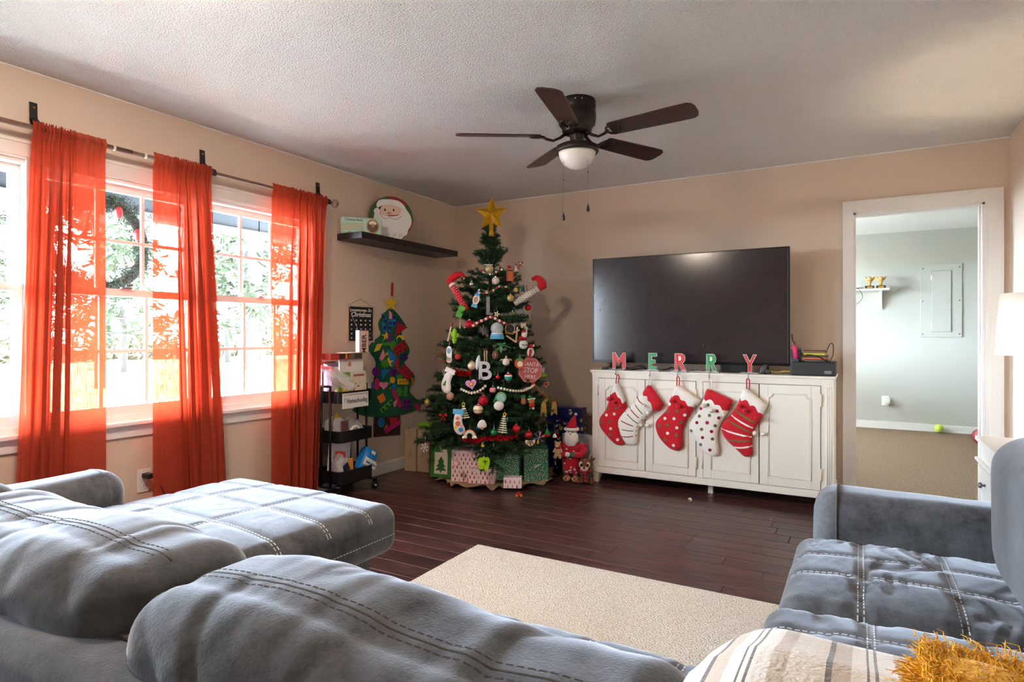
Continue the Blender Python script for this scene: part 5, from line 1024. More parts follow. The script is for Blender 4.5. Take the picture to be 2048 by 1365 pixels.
obj('cover_band', T(G().box(-3.2215, -3.221, 3.17, 3.285, .83, .86)), m_paper, b_); obj('yellow_panel', T(G().box(-3.2213, -3.2205, 3.2, 3.265, .75, .83)), mat('book_yellow', (240, 196, 40), .5), b_)
b_, T = book(-3.285, -3.272, 3.23, 3.47, zt, .985, (226, 222, 216), 'large white book with faint drawing standing in the cart', tilt=('Y', -.03))
b2, T2 = book(-3.232, -3.222, 3.30, 3.45, .6805, .895, (222, 208, 186), 'small cream picture book with painted flowers in front of the white book', tilt=('Y', -.05))
rb_ = random.Random(9)
for k in range(16): obj('flower_print', T2(G().lathe([(rb_.uniform(.004, .009), 0), (.003, .0006)], (-3.2219, rb_.uniform(3.315, 3.435), rb_.uniform(.70, .82)), 8, 'x')), mat('print_%d' % (k % 4), ((190, 110, 90), (150, 150, 100), (214, 160, 120), (160, 96, 90))[k % 4], .6), b2)
obj('title_print', T2(G().box(-3.2219, -3.2214, 3.32, 3.43, .86, .875)), mat('print_3', (160, 96, 90), .6), b2)
obj('spot_print', T(G().lathe([(.018, 0), (.016, .0006)], (-3.2722, 3.33, .95), 16, 'x')), mat('faded_red', (196, 120, 104), .6), b_)
# two small boxes lying across the books
bx = thing('game_box', (-3.33, 3.27, .985), 'red photo-printed box lying across the books on the cart', 'box')
obj('carton', G().rbox(-3.40, -3.26, 3.13, 3.44, .987, 1.030, .002, 1), mat('box_red', (158, 40, 40), .5), bx)
for k, (a, b, c) in enumerate(((3.135, 3.2, (196, 60, 54)), (3.21, 3.265, (70, 40, 40)), (3.268, 3.285, (226, 160, 40)), (3.31, 3.36, (120, 110, 96)), (3.365, 3.43, (84, 78, 72)))): obj('photo_print', G().box(-3.2605, -3.2592, a, b, .992, 1.026), mat('box_print_%d' % k, c, .5, nz=(90, .5)), bx)
bx = thing('flat_box', (-3.33, 3.38, 1.03), 'thin tan lid under the pink block', 'box'); obj('lid', G().rbox(-3.39, -3.24, 3.30, 3.51, 1.0305, 1.0348, .001, 1), mat('tan_card', (206, 182, 150), .7), bx)
# homeschooling sign hung on the front of the top tier
hs_ = thing('cart_sign', (-3.186, 3.29, .64), 'white hand-lettered Homeschooling card on the front of the top tier', 'sign', rot=(0, 0, PI / 2))
obj('card', G().box(-.13, .13, -.0055, -.003, 0, .108), m_paper, hs_, local=True); lettering('Homeschooling', .05, m_ink, hs_, (.015, -.0058, .05), sx=.66)
obj('dotted_border', G().tube([(-.128 + k * .256 / 40, -.006, .094 + .002 * (k % 2)) for k in range(41)], .0013, 4), m_ink, hs_, local=True); obj('doodle', G().tube([(-.115, -.006, .06), (-.105, -.006, .075), (-.112, -.006, .045), (-.102, -.006, .04)], .001, 4), m_ink, hs_, local=True)
# plastic bags
def bag(name, c, sz, rot, m, label, seed, band=None, contents=None):
    t = thing(name, c, label, 'bag', rot=rot); g = G().rbox(-sz[0], sz[0], -sz[1], sz[1], 0, sz[2] * 2, min(sz) * .8, 4, (8, 6, 8), lambda w, p: (w.x * (1 - .25 * max(0, p[2])) + .012 * noise.noise(Vector((w.x * 30, w.y * 30, w.z * 30 + seed))), w.y * (1 - .6 * max(0, p[2]) ** 2) + .014 * noise.noise(Vector((w.x * 34, w.y * 30, seed + w.z * 24))), w.z + .01 * noise.noise(Vector((w.x * 40, seed, w.z * 20)))))
    obj('film', g, m, t, smooth=True, local=True)
    if band: obj('zip_band', G().rbox(-sz[0] * .8, sz[0] * .8, -.006, .006, sz[2] * 2 - .03, sz[2] * 2 + .014, .004, 1), band, t, local=True)
    if contents:
        rr = random.Random(seed)
        for k, (cm, nm) in enumerate(contents): obj(nm, G().ball((rr.uniform(-.5, .5) * sz[0], rr.uniform(-.3, .3) * sz[1], sz[2] * rr.uniform(.4, 1.0)), min(sz) * .55, 10, (1.2, .8, .9), fn=lambda d: 1 + .25 * noise.noise(Vector(d) * 3 + Vector((k, seed, 0)))), cm, t, smooth=True, local=True)
    return t
m_bag = clear_plastic('clear_bag', (236, 234, 236), .38, .12); m_pinkz = clear_plastic('pink_zip', (236, 120, 140), .85, .3); m_cot = mat('cotton', (240, 238, 236), .95)
t = bag('zip_bag', (-3.2, 3.19, .765), (.07, .03, .12), (0, 0, 0), m_bag, 'clear zip bag with a pink seal resting on the top tier beside the curtain', 3, m_pinkz, [(m_cot, 'cotton_wad'), (m_cot, 'cotton_wad')])
t.rotation_euler = (math.radians(52), 0, math.radians(-4)); t.location = (-3.20, 3.235, .79)
rb('white_packet', -3.27, -3.24, 3.165, 3.215, .682, .775, mat('packet_white', (222, 216, 222), .5, nz=(40, .15)), 'small white packet at the left corner of the top tier', 'packet', .01)
m_fill = [mat('fill_mauve', (150, 120, 130), .6), mat('fill_grey', (150, 160, 150), .6), mat('fill_white', (226, 224, 220), .6), mat('fill_tan', (196, 170, 130), .6)]
bag('craft_bag', (-3.33, 3.235, .398), (.08, .055, .085), (0, 0, .1), m_bag, 'clear bag of craft supplies at the left of the middle tier', 6, None, [(m_fill[0], 'craft_piece'), (m_fill[1], 'craft_piece'), (m_fill[2], 'craft_piece')])
bag('craft_pouch', (-3.33, 3.40, .398), (.08, .065, .075), (0, 0, -.1), m_bag, 'clear pouch of odds and ends at the right of the middle tier', 8, None, [(m_fill[2], 'craft_piece'), (m_fill[3], 'craft_piece'), (m_fill[1], 'craft_piece')])
rb('craft_card', -3.215, -3.209, 3.175, 3.25, .40, .55, mat('card_mauve', (96, 60, 70), .5, nz=(40, .5)), 'dark patterned card at the front of the middle tier', 'card')
tag(obj('paper_tape_roll', G().tube([(-3.225, 3.33 + .045 * math.cos(2 * PI * k / 20), .45 + .045 * math.sin(2 * PI * k / 20)) for k in range(20)], .009, 8, closed=True), m_paper, smooth=True), 'white ring-shaped roll at the front of the middle tier', 'tape roll')
tag(obj('yellow_card', G().prism([(0, 0), (.07, -.01), (.03, .035)], -.002, .002, lambda x, y, z: (-3.38 + y, 3.27 + x, .555 + z)), mat('book_yellow', (240, 196, 40), .5)), 'yellow scrap of card sticking up from the middle tier', 'card')
rb('folder_sheet', -3.34, -3.336, 3.16, 3.38, .105, .375, mat('sheet_pink', (232, 222, 226), .7), 'white sheet with red writing standing in the bottom tier', 'paper', tilt=('X', -.08))
bag('zip_pouch', (-3.275, 3.235, .106), (.055, .06, .10), (0, 0, .05), m_bag, 'clear zip bag with a red seal in the bottom tier', 12, clear_plastic('red_zip', (214, 60, 70), .85, .3), [(m_fill[2], 'craft_piece'), (m_fill[0], 'craft_piece'), (mat('navy_piece', (30, 34, 70), .5), 'craft_piece')])
rb('card_strip', -3.222, -3.212, 3.27, 3.31, .11, .27, mat('amber_card', (214, 140, 50), .4), 'amber and orange card strip in the bottom tier', 'card', tilt=('X', .1))
wp_ = thing('wipes_packet', (-3.26, 3.42, .106), 'blue packet of wipes with a white label leaning in the bottom tier', 'packet', rot=(math.radians(-30), 0, 0))
obj('pouch', G().rbox(-.05, .05, -.07, .07, .02, .22, .035, 4, (4, 5, 6), lambda w, p: (w.x * (1 - .5 * abs(p[2]) ** 3), w.y, w.z)), mat('packet_blue', (30, 130, 206), .35), wp_, smooth=True, local=True)
obj('label_band', G().rbox(.044, .053, -.066, .066, .075, .135, .002, 1), m_paper, wp_, local=True); lettering('water wipes', .03, mat('label_blue', (30, 90, 160), .5), wp_, (.0536, 0, .105), rot=(0, 0, PI / 2), sx=.75)
obj('bar_panel', G().box(.04, .0505, -.02, .02, .175, .2), m_paper, wp_, local=True)
tag(obj('folded_card', G().prism([(0, 0), (.06, .02), (.035, .07), (-.01, .045)], -.002, .002, lambda x, y, z: (-3.207 + y, 3.2 + x, .18 + z)), mat('navy_piece', (30, 34, 70), .5)), 'navy and white folded card at the front of the bottom tier', 'card')

# ------------------------------------------------------------------ side table and lamp at the right wall
st = thing('side_table', (.70, 4.05, 0), 'white side table with a drawer standing by the doorway', 'side table'); m_tab = mat('table_white', (230, 226, 220), .4)
TX0, TX1, TY0, TY1, TZ = .565, .815, 3.72, 4.34, .59
obj('table_top', G().rbox(TX0, TX1, TY0, TY1, TZ - .022, TZ, .004, 2).box(TX0 + .012, TX1, TY0 + .012, TY1 - .012, TZ - .038, TZ - .022), m_tab, st)
obj('moulding', G().rbox(TX0 - .002, TX1, TY0 - .004, TY1 + .0, TZ - .135, TZ - .118, .005, 2), m_tab, st)
obj('body', G().box(TX0 + .02, TX1, TY0 + .02, TY1 - .02, .10, TZ - .038), m_tab, st)
for y in (TY0 + .035, TY1 - .035):
    for x in (TX0 + .035, TX1 - .02): obj('leg', G().box(x - .018, x + .018, y - .018, y + .018, 0, .56), m_tab, st)
d = obj('drawer', G().rbox(TX0 + .008, TX0 + .022, TY0 + .07, TY1 - .07, .30, .44, .003, 1), m_tab, st)
obj('knob', G().lathe([(.007, .0), (.006, -.012), (.016, -.02), (.014, -.03), (0, -.033)], (TX0 + .008, TY0 + .33, .365), 16, 'x'), mat('pewter_knob', (110, 110, 112), .3, .8), d, smooth=True)
obj('end_panel', G().rbox(TX0 + .07, TX1 - .05, TY0 + .012, TY0 + .022, .14, .42, .003, 1), m_tab, st)
lp = thing('table_lamp', (.70, 3.86, TZ), 'white drum shade table lamp on the side table at the right edge', 'lamp')
LXc, LYc = .695, 3.80
shade_mat = bpy.data.materials.new('white_shade'); shade_mat.use_nodes = True; nt = shade_mat.node_tree; nt.nodes.clear()
so = nt.nodes.new('ShaderNodeOutputMaterial'); sd = nt.nodes.new('ShaderNodeBsdfDiffuse'); sl = nt.nodes.new('ShaderNodeBsdfTranslucent'); sx_ = nt.nodes.new('ShaderNodeMixShader'); sx_.inputs[0].default_value = .4
sd.inputs[0].default_value = (.86, .86, .87, 1); sl.inputs[0].default_value = (.85, .82, .76, 1); nt.links.new(sd.outputs[0], sx_.inputs[1]); nt.links.new(sl.outputs[0], sx_.inputs[2]); nt.links.new(sx_.outputs[0], so.inputs[0])
bl_ = bpy.data.lights.new('lamp_bulb', 'POINT'); bl_.energy = .6; bl_.shadow_soft_size = .03; bl_.color = (1, .82, .6); bo_ = bpy.data.objects.new('lamp_bulb', bl_); COL.objects.link(bo_); bo_.parent = lp; bo_.location = Vector((LXc, LYc, 1.2)) - Vector((.70, 3.86, TZ))
sh_ = obj('lamp_shade', G().lathe([(.122, 1.065), (.10, 1.365), (.098, 1.365), (.12, 1.065)], (LXc, LYc, 0), 40), shade_mat, lp, smooth=True)
obj('lamp_base', G().lathe([(.06, TZ), (.06, TZ + .015), (.02, TZ + .04), (.035, TZ + .15), (.045, TZ + .22), (.03, TZ + .3), (.01, TZ + .36), (.01, 1.12)], (LXc, LYc, 0), 24), m_tab, lp, smooth=True)
obj('harp', G().tube([(LXc - .1, LYc, 1.35), (LXc, LYc, 1.35), (LXc + .1, LYc, 1.35)], .002, 5).tube([(LXc, LYc, 1.1), (LXc, LYc, 1.35)], .002, 5), m_steel, lp)

# ------------------------------------------------------------------ things in the adjoining room
fs_ = thing('wall_shelf', (.0, FY - .12, 1.73), 'white wall shelf on brackets in the adjoining room', 'shelf')
obj('board', G().rbox(-.6, .305, 8.70, FY, 1.717, 1.741, .003, 1), m_tab, fs_)
for x in (-.4, .215):
    obj('bracket', G().box(x - .02, x + .02, FY - .02, FY, 1.49, 1.717).prism([(8.73, 1.717), (8.92, 1.717), (8.92, 1.50), (8.90, 1.52), (8.86, 1.64)], x - .012, x + .012, lambda a, b, c: (b, a, c)), m_tab, fs_)
m_gold = mat('trophy_gold', (222, 170, 70), .3, .7)
for i, x in enumerate((.135, .255)):
    t = thing('trophy', (x - .06, 8.76, 1.741), ['left', 'right'][i] + ' gold eagle trophy on the far room shelf', 'trophy', group='gold trophies on the shelf'); x -= .04
    obj('plinth', G().box(x - .05, x + .05, 8.72, 8.80, 1.7415, 1.775), m_black, t); obj('name_plate', G().box(x - .03, x + .03, 8.718, 8.72, 1.748, 1.765), m_gold, t)
    obj('stem', G().lathe([(.03, 1.775), (.012, 1.79), (.014, 1.81), (.03, 1.825)], (x, 8.76, 0), 14), m_gold, t, smooth=True)
    for s in (-1, 1): obj('wing', puff(G(), smooth_poly([(x + s * .01, 1.82), (x + s * .05, 1.855), (x + s * .06, 1.895), (x + s * .035, 1.88), (x + s * .005, 1.86)], 1), .012, .02, .01, 8.76, 1), m_gold, t, smooth=True)
    obj('ball_top', G().ball((x, 8.75, 1.86), .03, 12), mat('trophy_tan', (206, 160, 110), .5), t, smooth=True)
cord('shelf_cord', [(-.07, 8.72, 1.742), (-.02, 8.69, 1.73), (.02, 8.69, 1.64), (-.02, 8.7, 1.57), (-.06, 8.72, 1.55)], .003, m_blk, 'thin cord hanging from the far room shelf')
tag(obj('remote_control', G().rbox(-.06, .03, 8.73, 8.77, 1.7415, 1.757, .004, 1), mat('remote_brown', (120, 84, 70), .5)), 'small brown remote lying at the left of the far shelf', 'remote')
ep = thing('breaker_panel', (.837, FY, 1.14), 'grey-green painted breaker panel on the far wall', 'electrical panel')
obj('cover_plate', G().rbox(.632, 1.042, FY - .012, FY, 1.141, 2.018, .003, 1), m_sage, ep)
dp = obj('panel_door', G().rbox(.743, .936, FY - .022, FY - .012, 1.207, 1.937, .004, 1), m_sage, ep); obj('latch', G().rbox(.87, .9, FY - .03, FY - .022, 1.55, 1.575, .003, 1), m_sage, dp)
obj('door_shadow_gap', G().box(.740, .939, FY - .0135, FY - .0118, 1.204, 1.94), mat('panel_gap', (120, 126, 120), .7), dp)
for z in (1.28, 1.86): obj('hinge', G().tube([(.741, FY - .018, z - .03), (.741, FY - .018, z + .03)], .006, 6), m_trim, dp)
for x in (.655, 1.018):
    for z in (1.18, 1.58, 1.975): obj('screw', G().lathe([(.009, 0), (.007, -.003), (0, -.004)], (x, FY - .012, z), 10, 'y'), mat('screw_grey', (120, 122, 118), .5, .4), ep)
fo = thing('wall_outlet', (.265, FY, .29), 'white outlet with a plug-in night light on the far wall', 'outlet')
obj('cover_plate', G().rbox(.226, .304, FY - .006, FY, .288, .408, .003, 1), m_sash, fo); obj('night_light', G().rbox(.255, .318, FY - .05, FY - .006, .312, .385, .008, 2), m_sash, fo)
tb = thing('tennis_ball', (.81, 8.86, 0), 'yellow-green tennis ball by the far baseboard', 'ball'); obj('felt', G().ball((.81, 8.86, .05), .05, 20), mat('tennis_felt', (206, 226, 80), .95, bump=(200, .4)), tb, smooth=True)
obj('seam', G().tube([tuple(Vector((.81, 8.86, .05)) + .0503 * Vector((math.cos(t) * (.75 + .25 * math.cos(2 * t)), math.sin(t) * .8, .55 * math.sin(2 * t))).normalized()) for t in [2 * PI * k / 40 for k in range(40)]], .0016, 5, closed=True), m_wprint, tb)
rbll = thing('red_ball', (1.11, 8.12, 0), 'dark red ball on the carpet behind the door frame', 'ball'); obj('shell', G().ball((1.115, 8.12, .085), .085, 20), mat('maroon_rubber', (150, 48, 54), .45), rbll, smooth=True)
obj('groove', G().tube([(1.115 + .0852 * math.cos(t), 8.12 + .0852 * math.sin(t) * .3, .085 + .0852 * math.sin(t) * .954) for t in [2 * PI * k / 30 for k in range(30)]], .0016, 5, closed=True), m_ink, rbll)

# ------------------------------------------------------------------ fill light added on the ceiling, out of view, to brighten the room
cf = thing('added_fill_light', (-1.9, .95, CZ), 'unseen flush ceiling fill light added above the sofa', 'ceiling light')
obj('base_ring', G().lathe([(.2, 0), (.2, -.03), (.17, -.035)], (-1.9, .95, CZ), 32), m_brz, cf, smooth=True)
em = bpy.data.materials.new('fill_light_glass'); em.use_nodes = True; pb_ = em.node_tree.nodes['Principled BSDF']; pb_.inputs['Emission Color'].default_value = (1, .83, .67, 1); pb_.inputs['Emission Strength'].default_value = 3.0
obj('glass_dome', G().lathe([(.17, -.033), (.165, -.06), (.13, -.09), (.07, -.11), (0, -.115)], (-1.9, .95, CZ), 32), em, cf, smooth=True)

# ------------------------------------------------------------------ presents and bags under the tree
m_giftw = mat('white_gift_paper', (240, 224, 224), .4, spec=.5); m_treer, m_treep = mat('print_red', (186, 30, 48), .5), mat('print_pink', (222, 130, 146), .5)
m_giftg = mat('green_gift_paper', (22, 118, 78), .3, spec=.5)
def picture_paper():
    m = bpy.data.materials.new('blue_picture_paper'); m.use_nodes = True; nt = m.node_tree; N = nt.nodes; K = nt.links.new; p = N['Principled BSDF']
    tc = N.new('ShaderNodeTexCoord'); v = N.new('ShaderNodeTexVoronoi'); v.inputs['Scale'].default_value = 17; K(tc.outputs['Object'], v.inputs['Vector'])
    v2 = N.new('ShaderNodeTexVoronoi'); v2.inputs['Scale'].default_value = 46; v2.distance = 'CHEBYCHEV'; K(tc.outputs['Object'], v2.inputs['Vector'])
    lt = N.new('ShaderNodeMath'); lt.operation = 'LESS_THAN'; lt.inputs[1].default_value = .36; K(v.outputs['Distance'], lt.inputs[0])
    cr = N.new('ShaderNodeValToRGB'); cr.color_ramp.interpolation = 'CONSTANT'; e = cr.color_ramp.elements; e[0].color = (*lin((200, 60, 50)), 1); e[1].position = .8; e[1].color = (*lin((30, 40, 110)), 1)
    for q, c in ((.2, (232, 228, 220)), (.4, (216, 190, 40)), (.55, (40, 110, 170)), (.68, (60, 130, 70))): k = e.new(q); k.color = (*lin(c), 1)
    sp = N.new('ShaderNodeSeparateColor'); K(v2.outputs['Color'], sp.inputs[0]); K(sp.outputs[0], cr.inputs[0])
    mx = N.new('ShaderNodeMix'); mx.data_type = 'RGBA'; mx.inputs[6].default_value = (*lin((24, 34, 104)), 1); K(lt.outputs[0], mx.inputs[0]); K(cr.outputs[0], mx.inputs[7]); K(mx.outputs[2], p.inputs['Base Color']); p.inputs['Roughness'].default_value = .35; return m
m_giftb = picture_paper()
def tree_print(t, w, d, h, sc=.034, seed=1, front=True):
    """printed little trees on the -Y, +X and top faces of a local box"""
    g = [G(), G()]; r = random.Random(seed)
    def tr(T, u, v, k):
        s = sc * .5
        for (a, b, c) in ((.46, .0, .55), (.36, .3, .8), (.24, .58, 1.0)): g[k].add([T(u - a * s, v + b * s * 1.6), T(u + a * s, v + b * s * 1.6), T(u, v + c * s * 1.6)], [(0, 1, 2)])
        g[k].add([T(u - .06 * s, v - .2 * s), T(u + .06 * s, v - .2 * s), T(u + .06 * s, v), T(u - .06 * s, v)], [(0, 1, 2, 3)])
    def face(T, a, b):
        i = 0; v = .006
        while v < b - sc * .85:
            u = sc * (.45 if i % 2 else .95)
            while u < a - sc * .4: tr(T, u, v + r.uniform(-.003, .003), 1 if r.random() < .28 else 0); u += sc
            v += sc * .95; i += 1
    e = .0006
    face(lambda u, v: (u - w / 2, -d / 2 - e, v), w, h); face(lambda u, v: (w / 2 + e, u - d / 2, v), d, h); face(lambda u, v: (u - w / 2, v - d / 2, h + e), w, d); face(lambda u, v: (-w / 2 - e, d / 2 - u, v), d, h)
    stuff(obj('red_tree_print', g[0], m_treer, t, local=True, fix=False)); stuff(obj('pink_tree_print', g[1], m_treep, t, local=True, fix=False))
def dot_print(t, w, d, h, seed=1, r0=.004, st=.0142):
    g = G(); r = random.Random(seed); e = .0006
    def face(T, a, b):
        v = st * .6; i = 0
        while v < b - r0:
            u = st * (.5 if i % 2 else 1.0)
            while u < a - r0:
                cu, cv, rr = u + r.uniform(-.003, .003), v + r.uniform(-.003, .003), r0 * r.uniform(.7, 1.15); g.add([T(cu + rr * math.cos(k * PI / 3), cv + rr * math.sin(k * PI / 3)) for k in range(6)], [tuple(range(6))]); u += st
            v += st * .9; i += 1
    face(lambda u, v: (u - w / 2, -d / 2 - e, v), w, h); face(lambda u, v: (w / 2 + e, u - d / 2, v), d, h); face(lambda u, v: (u - w / 2, v - d / 2, h + e), w, d); face(lambda u, v: (-w / 2 - e, d / 2 - u, v), d, h)
    stuff(obj('dot_print', g, m_wprint, t, local=True, fix=False))
def gift(x, y, w, d, h, rz, m, label, tilt=0.0, z=.006, group='wrapped presents', flaps=True):
    t = thing('wrapped_present', (x, y, z), label, 'present', group=group, rot=(tilt, 0, rz))
    obj('wrapped_box', G().rbox(-w / 2, w / 2, -d / 2, d / 2, 0, h, .004, 2), m, t, local=True)
    if flaps: obj('paper_fold', G().box(w / 2, w / 2 + .0012, -d / 2 + .01, d / 2 - .01, h * .48, h * .52).prism([(-w / 2 + .01, h), (w / 2 - .01, h), (0, h + .0012)], -.002, .002), m, t, local=True)
    return t
sk = thing('tree_skirt', (-2.64, 4.3, 0), 'tan burlap tree skirt with a ruffled edge on the floor', 'tree skirt'); m_burlap = mat('burlap', (176, 150, 118), .95, nz=(240, .25), bump=(260, .6, .004))
vs = []; fs = []; NR = 10; NA = 160
for i in range(NR + 1):
    for j in range(NA):
        a = 2 * PI * j / NA; fr_ = i / NR; R_ = .1 + (.50 - .1) * fr_; ruf = max(0, (fr_ - .78) / .22)
        R_ += ruf * .025 * math.sin(a * 17 + 1.3 * math.sin(a * 5)); z = .004 + ruf * .016 * (1 + math.sin(a * 23 + 2 * math.sin(a * 7))) + .002 * fr_
        cxx, cyy = -2.63, 4.34; vs.append((cxx + R_ * math.cos(a), cyy + R_ * math.sin(a), z))
for i in range(NR):
    for j in range(NA): fs.append((i * NA + j, i * NA + (j + 1) % NA, (i + 1) * NA + (j + 1) % NA, (i + 1) * NA + j))
o = obj('burlap_cloth', G().add(vs, fs), m_burlap, sk, smooth=True)

AZ = math.radians(28)                                # gifts roughly face the room
t = gift(-2.74, 4.10, .235, .2, .245, math.radians(20), m_giftw, 'tall white present printed with red trees behind the smaller tree-print one'); tree_print(t, .235, .2, .245, seed=2)
t = gift(-2.575, 4.045, .205, .09, .115, math.radians(20), m_giftw, 'low white present printed with red trees at the front of the pile', z=.008); tree_print(t, .205, .09, .115, seed=3)
t = gift(-2.265, 3.985, .135, .085, .078, math.radians(26), m_giftw, 'smallest white tree-print present lying before the green ones', z=.024); tree_print(t, .135, .085, .078, seed=4)
t = gift(-2.46, 4.21, .235, .14, .275, math.radians(22), m_giftg, 'green dotted present half hidden by a drooping branch', tilt=math.radians(-6), z=.012); dot_print(t, .235, .14, .275, 3)
t = gift(-2.27, 4.365, .195, .17, .265, math.radians(30), m_giftg, 'green dotted present with a white tag, right of the branch'); dot_print(t, .195, .17, .265, 5); obj('gift_tag', G().add([(-.015, -.0862, .105), (.03, -.0862, .135), (.026, -.0862, .142), (-.019, -.0862, .112)], [(0, 1, 2, 3)]), m_paper, t, local=True)
gift(-2.2, 4.8, .36, .12, .40, 0, m_giftb, 'large dark blue present with picture print standing by the wall', z=.001)
t = gift(-2.2, 4.8, .33, .12, .145, .03, m_giftb, 'flat dark blue present with picture print on top of the large one', z=.4025)
gift(-3.30, 4.33, .2, .12, .40, PI / 2, mat('lime_paper', (140, 196, 40), .35), 'lime green present standing behind the brown paper bags', z=.001)
gift(-2.02, 4.72, .34, .05, .335, .02, mat('grey_white_card', (206, 202, 204), .6), 'plain pale grey box standing behind the plush santa', z=.001, flaps=False)
gift(-2.62, 4.45, .3, .2, .16, .3, mat('dark_red_paper', (96, 22, 26), .5), 'dark red present deep under the tree', z=.008)
def paper_bag(x, y, w, d, h, rz, m, label, tilt=0.0, z=.001):
    t = thing('gift_bag', (x, y, z), label, 'gift bag', group='gift bags by the tree', rot=(tilt, 0, rz)); th = .002; g = G()
    v = []
    for zz, k in ((0, 1.0), (h, 1.0)):
        for sx, sy in ((-1, -1), (1, -1), (1, 1), (-1, 1)): v.append((sx * w / 2, sy * d / 2 * (1 if zz == 0 else .85), zz))
    for zz in (h, .004):
        for sx, sy in ((-1, -1), (1, -1), (1, 1), (-1, 1)): v.append((sx * (w / 2 - th), sy * (d / 2 * (1 if zz < .1 else .85) - th), zz))
    f = [(3, 2, 1, 0)]
    for b in (0, 4, 8): f += [(b + i, b + (i + 1) % 4, b + 4 + (i + 1) % 4, b + 4 + i) for i in range(4)]
    f.append((12, 13, 14, 15)); obj('paper_sack', g.add(v, f), m, t, local=True)
    for s in (-1, 1): obj('handle', G().tube([(-w * .18, s * d * .425, h - .006), (-w * .2, s * (d * .43 + .004), h + .03), (0, s * (d * .43 + .012), h + (.055 if s > 0 else -.07)), (w * .2, s * (d * .43 + .004), h + (.03 if s > 0 else .0)), (w * .18, s * d * .425, h - .006)], .0028, 6), mat('handle_cord', (226, 214, 196), .8) if 'green' in label else m, t, local=True, smooth=True)
    return t
m_kraft = mat('kraft_paper', (186, 160, 132), .8, nz=(10, .06)); m_rust = mat('rust_print', (150, 90, 70), .7)
def bag_tree(t, d, w, h, m, cx=0):
    P_ = [(cx, h), (cx + w * .3, h * .62), (cx + w * .16, h * .62), (cx + w * .42, h * .34), (cx + w * .2, h * .34), (cx + w * .5, .12 * h), (cx + .06 * w, .12 * h), (cx + .06 * w, 0), (cx - .06 * w, 0), (cx - .06 * w, .12 * h), (cx - w * .5, .12 * h), (cx - w * .2, h * .34), (cx - w * .42, h * .34), (cx - w * .16, h * .62), (cx - w * .3, h * .62)]
    return P_
for x, y, lab in ((-3.355, 4.16, 'brown paper gift bag with a rust tree print nearest the wall'), (-3.235, 4.185, 'brown paper gift bag with a rust tree print nearest the tree')):
    t = paper_bag(x, y, .112, .09, .36, .1, m_kraft, lab); k = lab
    r = random.Random(len(lab))
    for q in range(9):
        u = r.uniform(-1, 1) * (1 - q / 9) * .03; obj('branch_print', G().tube([(u - .018 * (1 - q / 10), -.0425, .12 + q * .008), (u + .016 * (1 - q / 10), -.0425, .126 + q * .008)], .0013, 4), m_rust, t, local=True)
t = paper_bag(-2.95, 4.06, .215, .10, .255, math.radians(12), mat('green_bag', (56, 116, 44), .5), 'green gift bag with a cream panel and tree picture, front left', tilt=math.radians(-5), z=.008)
obj('cream_panel', G().box(-.07, .045, -.0525, -.0505, .028, .2), mat('cream_panel', (222, 212, 186), .7), t, local=True)
pt_ = G().prism([(p[0] - .012, p[1] + .04) for p in bag_tree(t, 0, .10, .13, None)], -.0535, -.052); obj('tree_picture', pt_, mat('tree_picture_green', (40, 100, 36), .6), t, local=True)
obj('tag_panel', G().box(.0, .04, -.0545, -.0525, .19, .225), mat('cream_panel', (222, 212, 186), .7), t, local=True)
# toy car and little things on the floor
tc_ = thing('toy_car', (-2.145, 3.86, 0), 'small red toy car with yellow wheels on the floor', 'toy car', rz=.6)
obj('body', G().rbox(-.026, .026, -.013, .013, .006, .02, .006, 2).rbox(-.012, .014, -.011, .011, .018, .03, .006, 2), m_red, tc_, local=True, smooth=True)
for x in (-.016, .016):
    for y in (-.013, .013): obj('wheel', G().lathe([(.0075, -.003), (.0075, .003)], (x, y, .0078), 12, 'y'), mat('yellow_plastic', (222, 176, 50), .4), tc_, local=True)
fb = thing('fallen_ornament', (-1.036, 4.326, 0), 'tiny white and gold ornament lying on the planks before the console', 'ornament'); obj('bead', G().ball((-1.036, 4.326, .014), .0135, 14), mat('pearl_white', (228, 226, 210), .3), fb, smooth=True); obj('gold_cap', G().lathe([(.006, 0), (.006, -.006)], (-1.036, 4.312, .014), 10, 'y'), mat('ornament_gold', (214, 178, 96), .25, .9), fb)
tag(obj('paper_scrap', G().box(-.50, -.488, 4.15, 4.158, .0008, .002), mat('scrap_green', (130, 200, 140), .7)), 'tiny green paper scrap on the floor near the sofa arm', 'scrap')

# ------------------------------------------------------------------ plush santa and reindeer
sa = thing('plush_santa', (-2.0, 4.47, 0), 'plush santa in a red snowflake suit with a white beard holding a teddy', 'plush toy', rz=.22)
m_suit = mat('santa_red', (186, 22, 44), .9, sheen=.3, bump=(250, .3, .003)); m_beard = mat('santa_white', (240, 236, 230), .95, bump=(60, 1, .01)); m_tan = mat('plush_tan', (196, 160, 120), .95, bump=(200, .5, .005)); m_skin = mat('doll_skin', (226, 184, 160), .7)
bp = smooth_poly([(-.07, .10), (-.075, .2), (-.085, .27), (-.075, .31), (.0, .33), (.075, .31), (.085, .27), (.075, .2), (.065, .10), (.06, .045), (.01, .045), (.0, .07), (-.01, .045), (-.06, .045)], 2)
obj('body', puff(G(), bp, .055, .06, .014, 0, .9), m_suit, sa, local=True, smooth=True); hb = lambda a, b: -puff_h((a, b), bp, .055, .06)
sg = G(); r = random.Random(4)
for k in range(16):
    u, v = r.uniform(-.055, .055), r.uniform(.06, .28)
    if edge_dist((u, v), bp) < .014 or not inside((u, v), bp): continue
    for q in range(3):
        a = q * PI / 3; sg.tube([(u - .010 * math.cos(a), hb(u, v) - .001, v - .010 * math.sin(a)), (u + .010 * math.cos(a), hb(u, v) - .001, v + .010 * math.sin(a))], .0013, 4)
stuff(obj('snowflake_print', sg, m_wprint, sa, local=True))
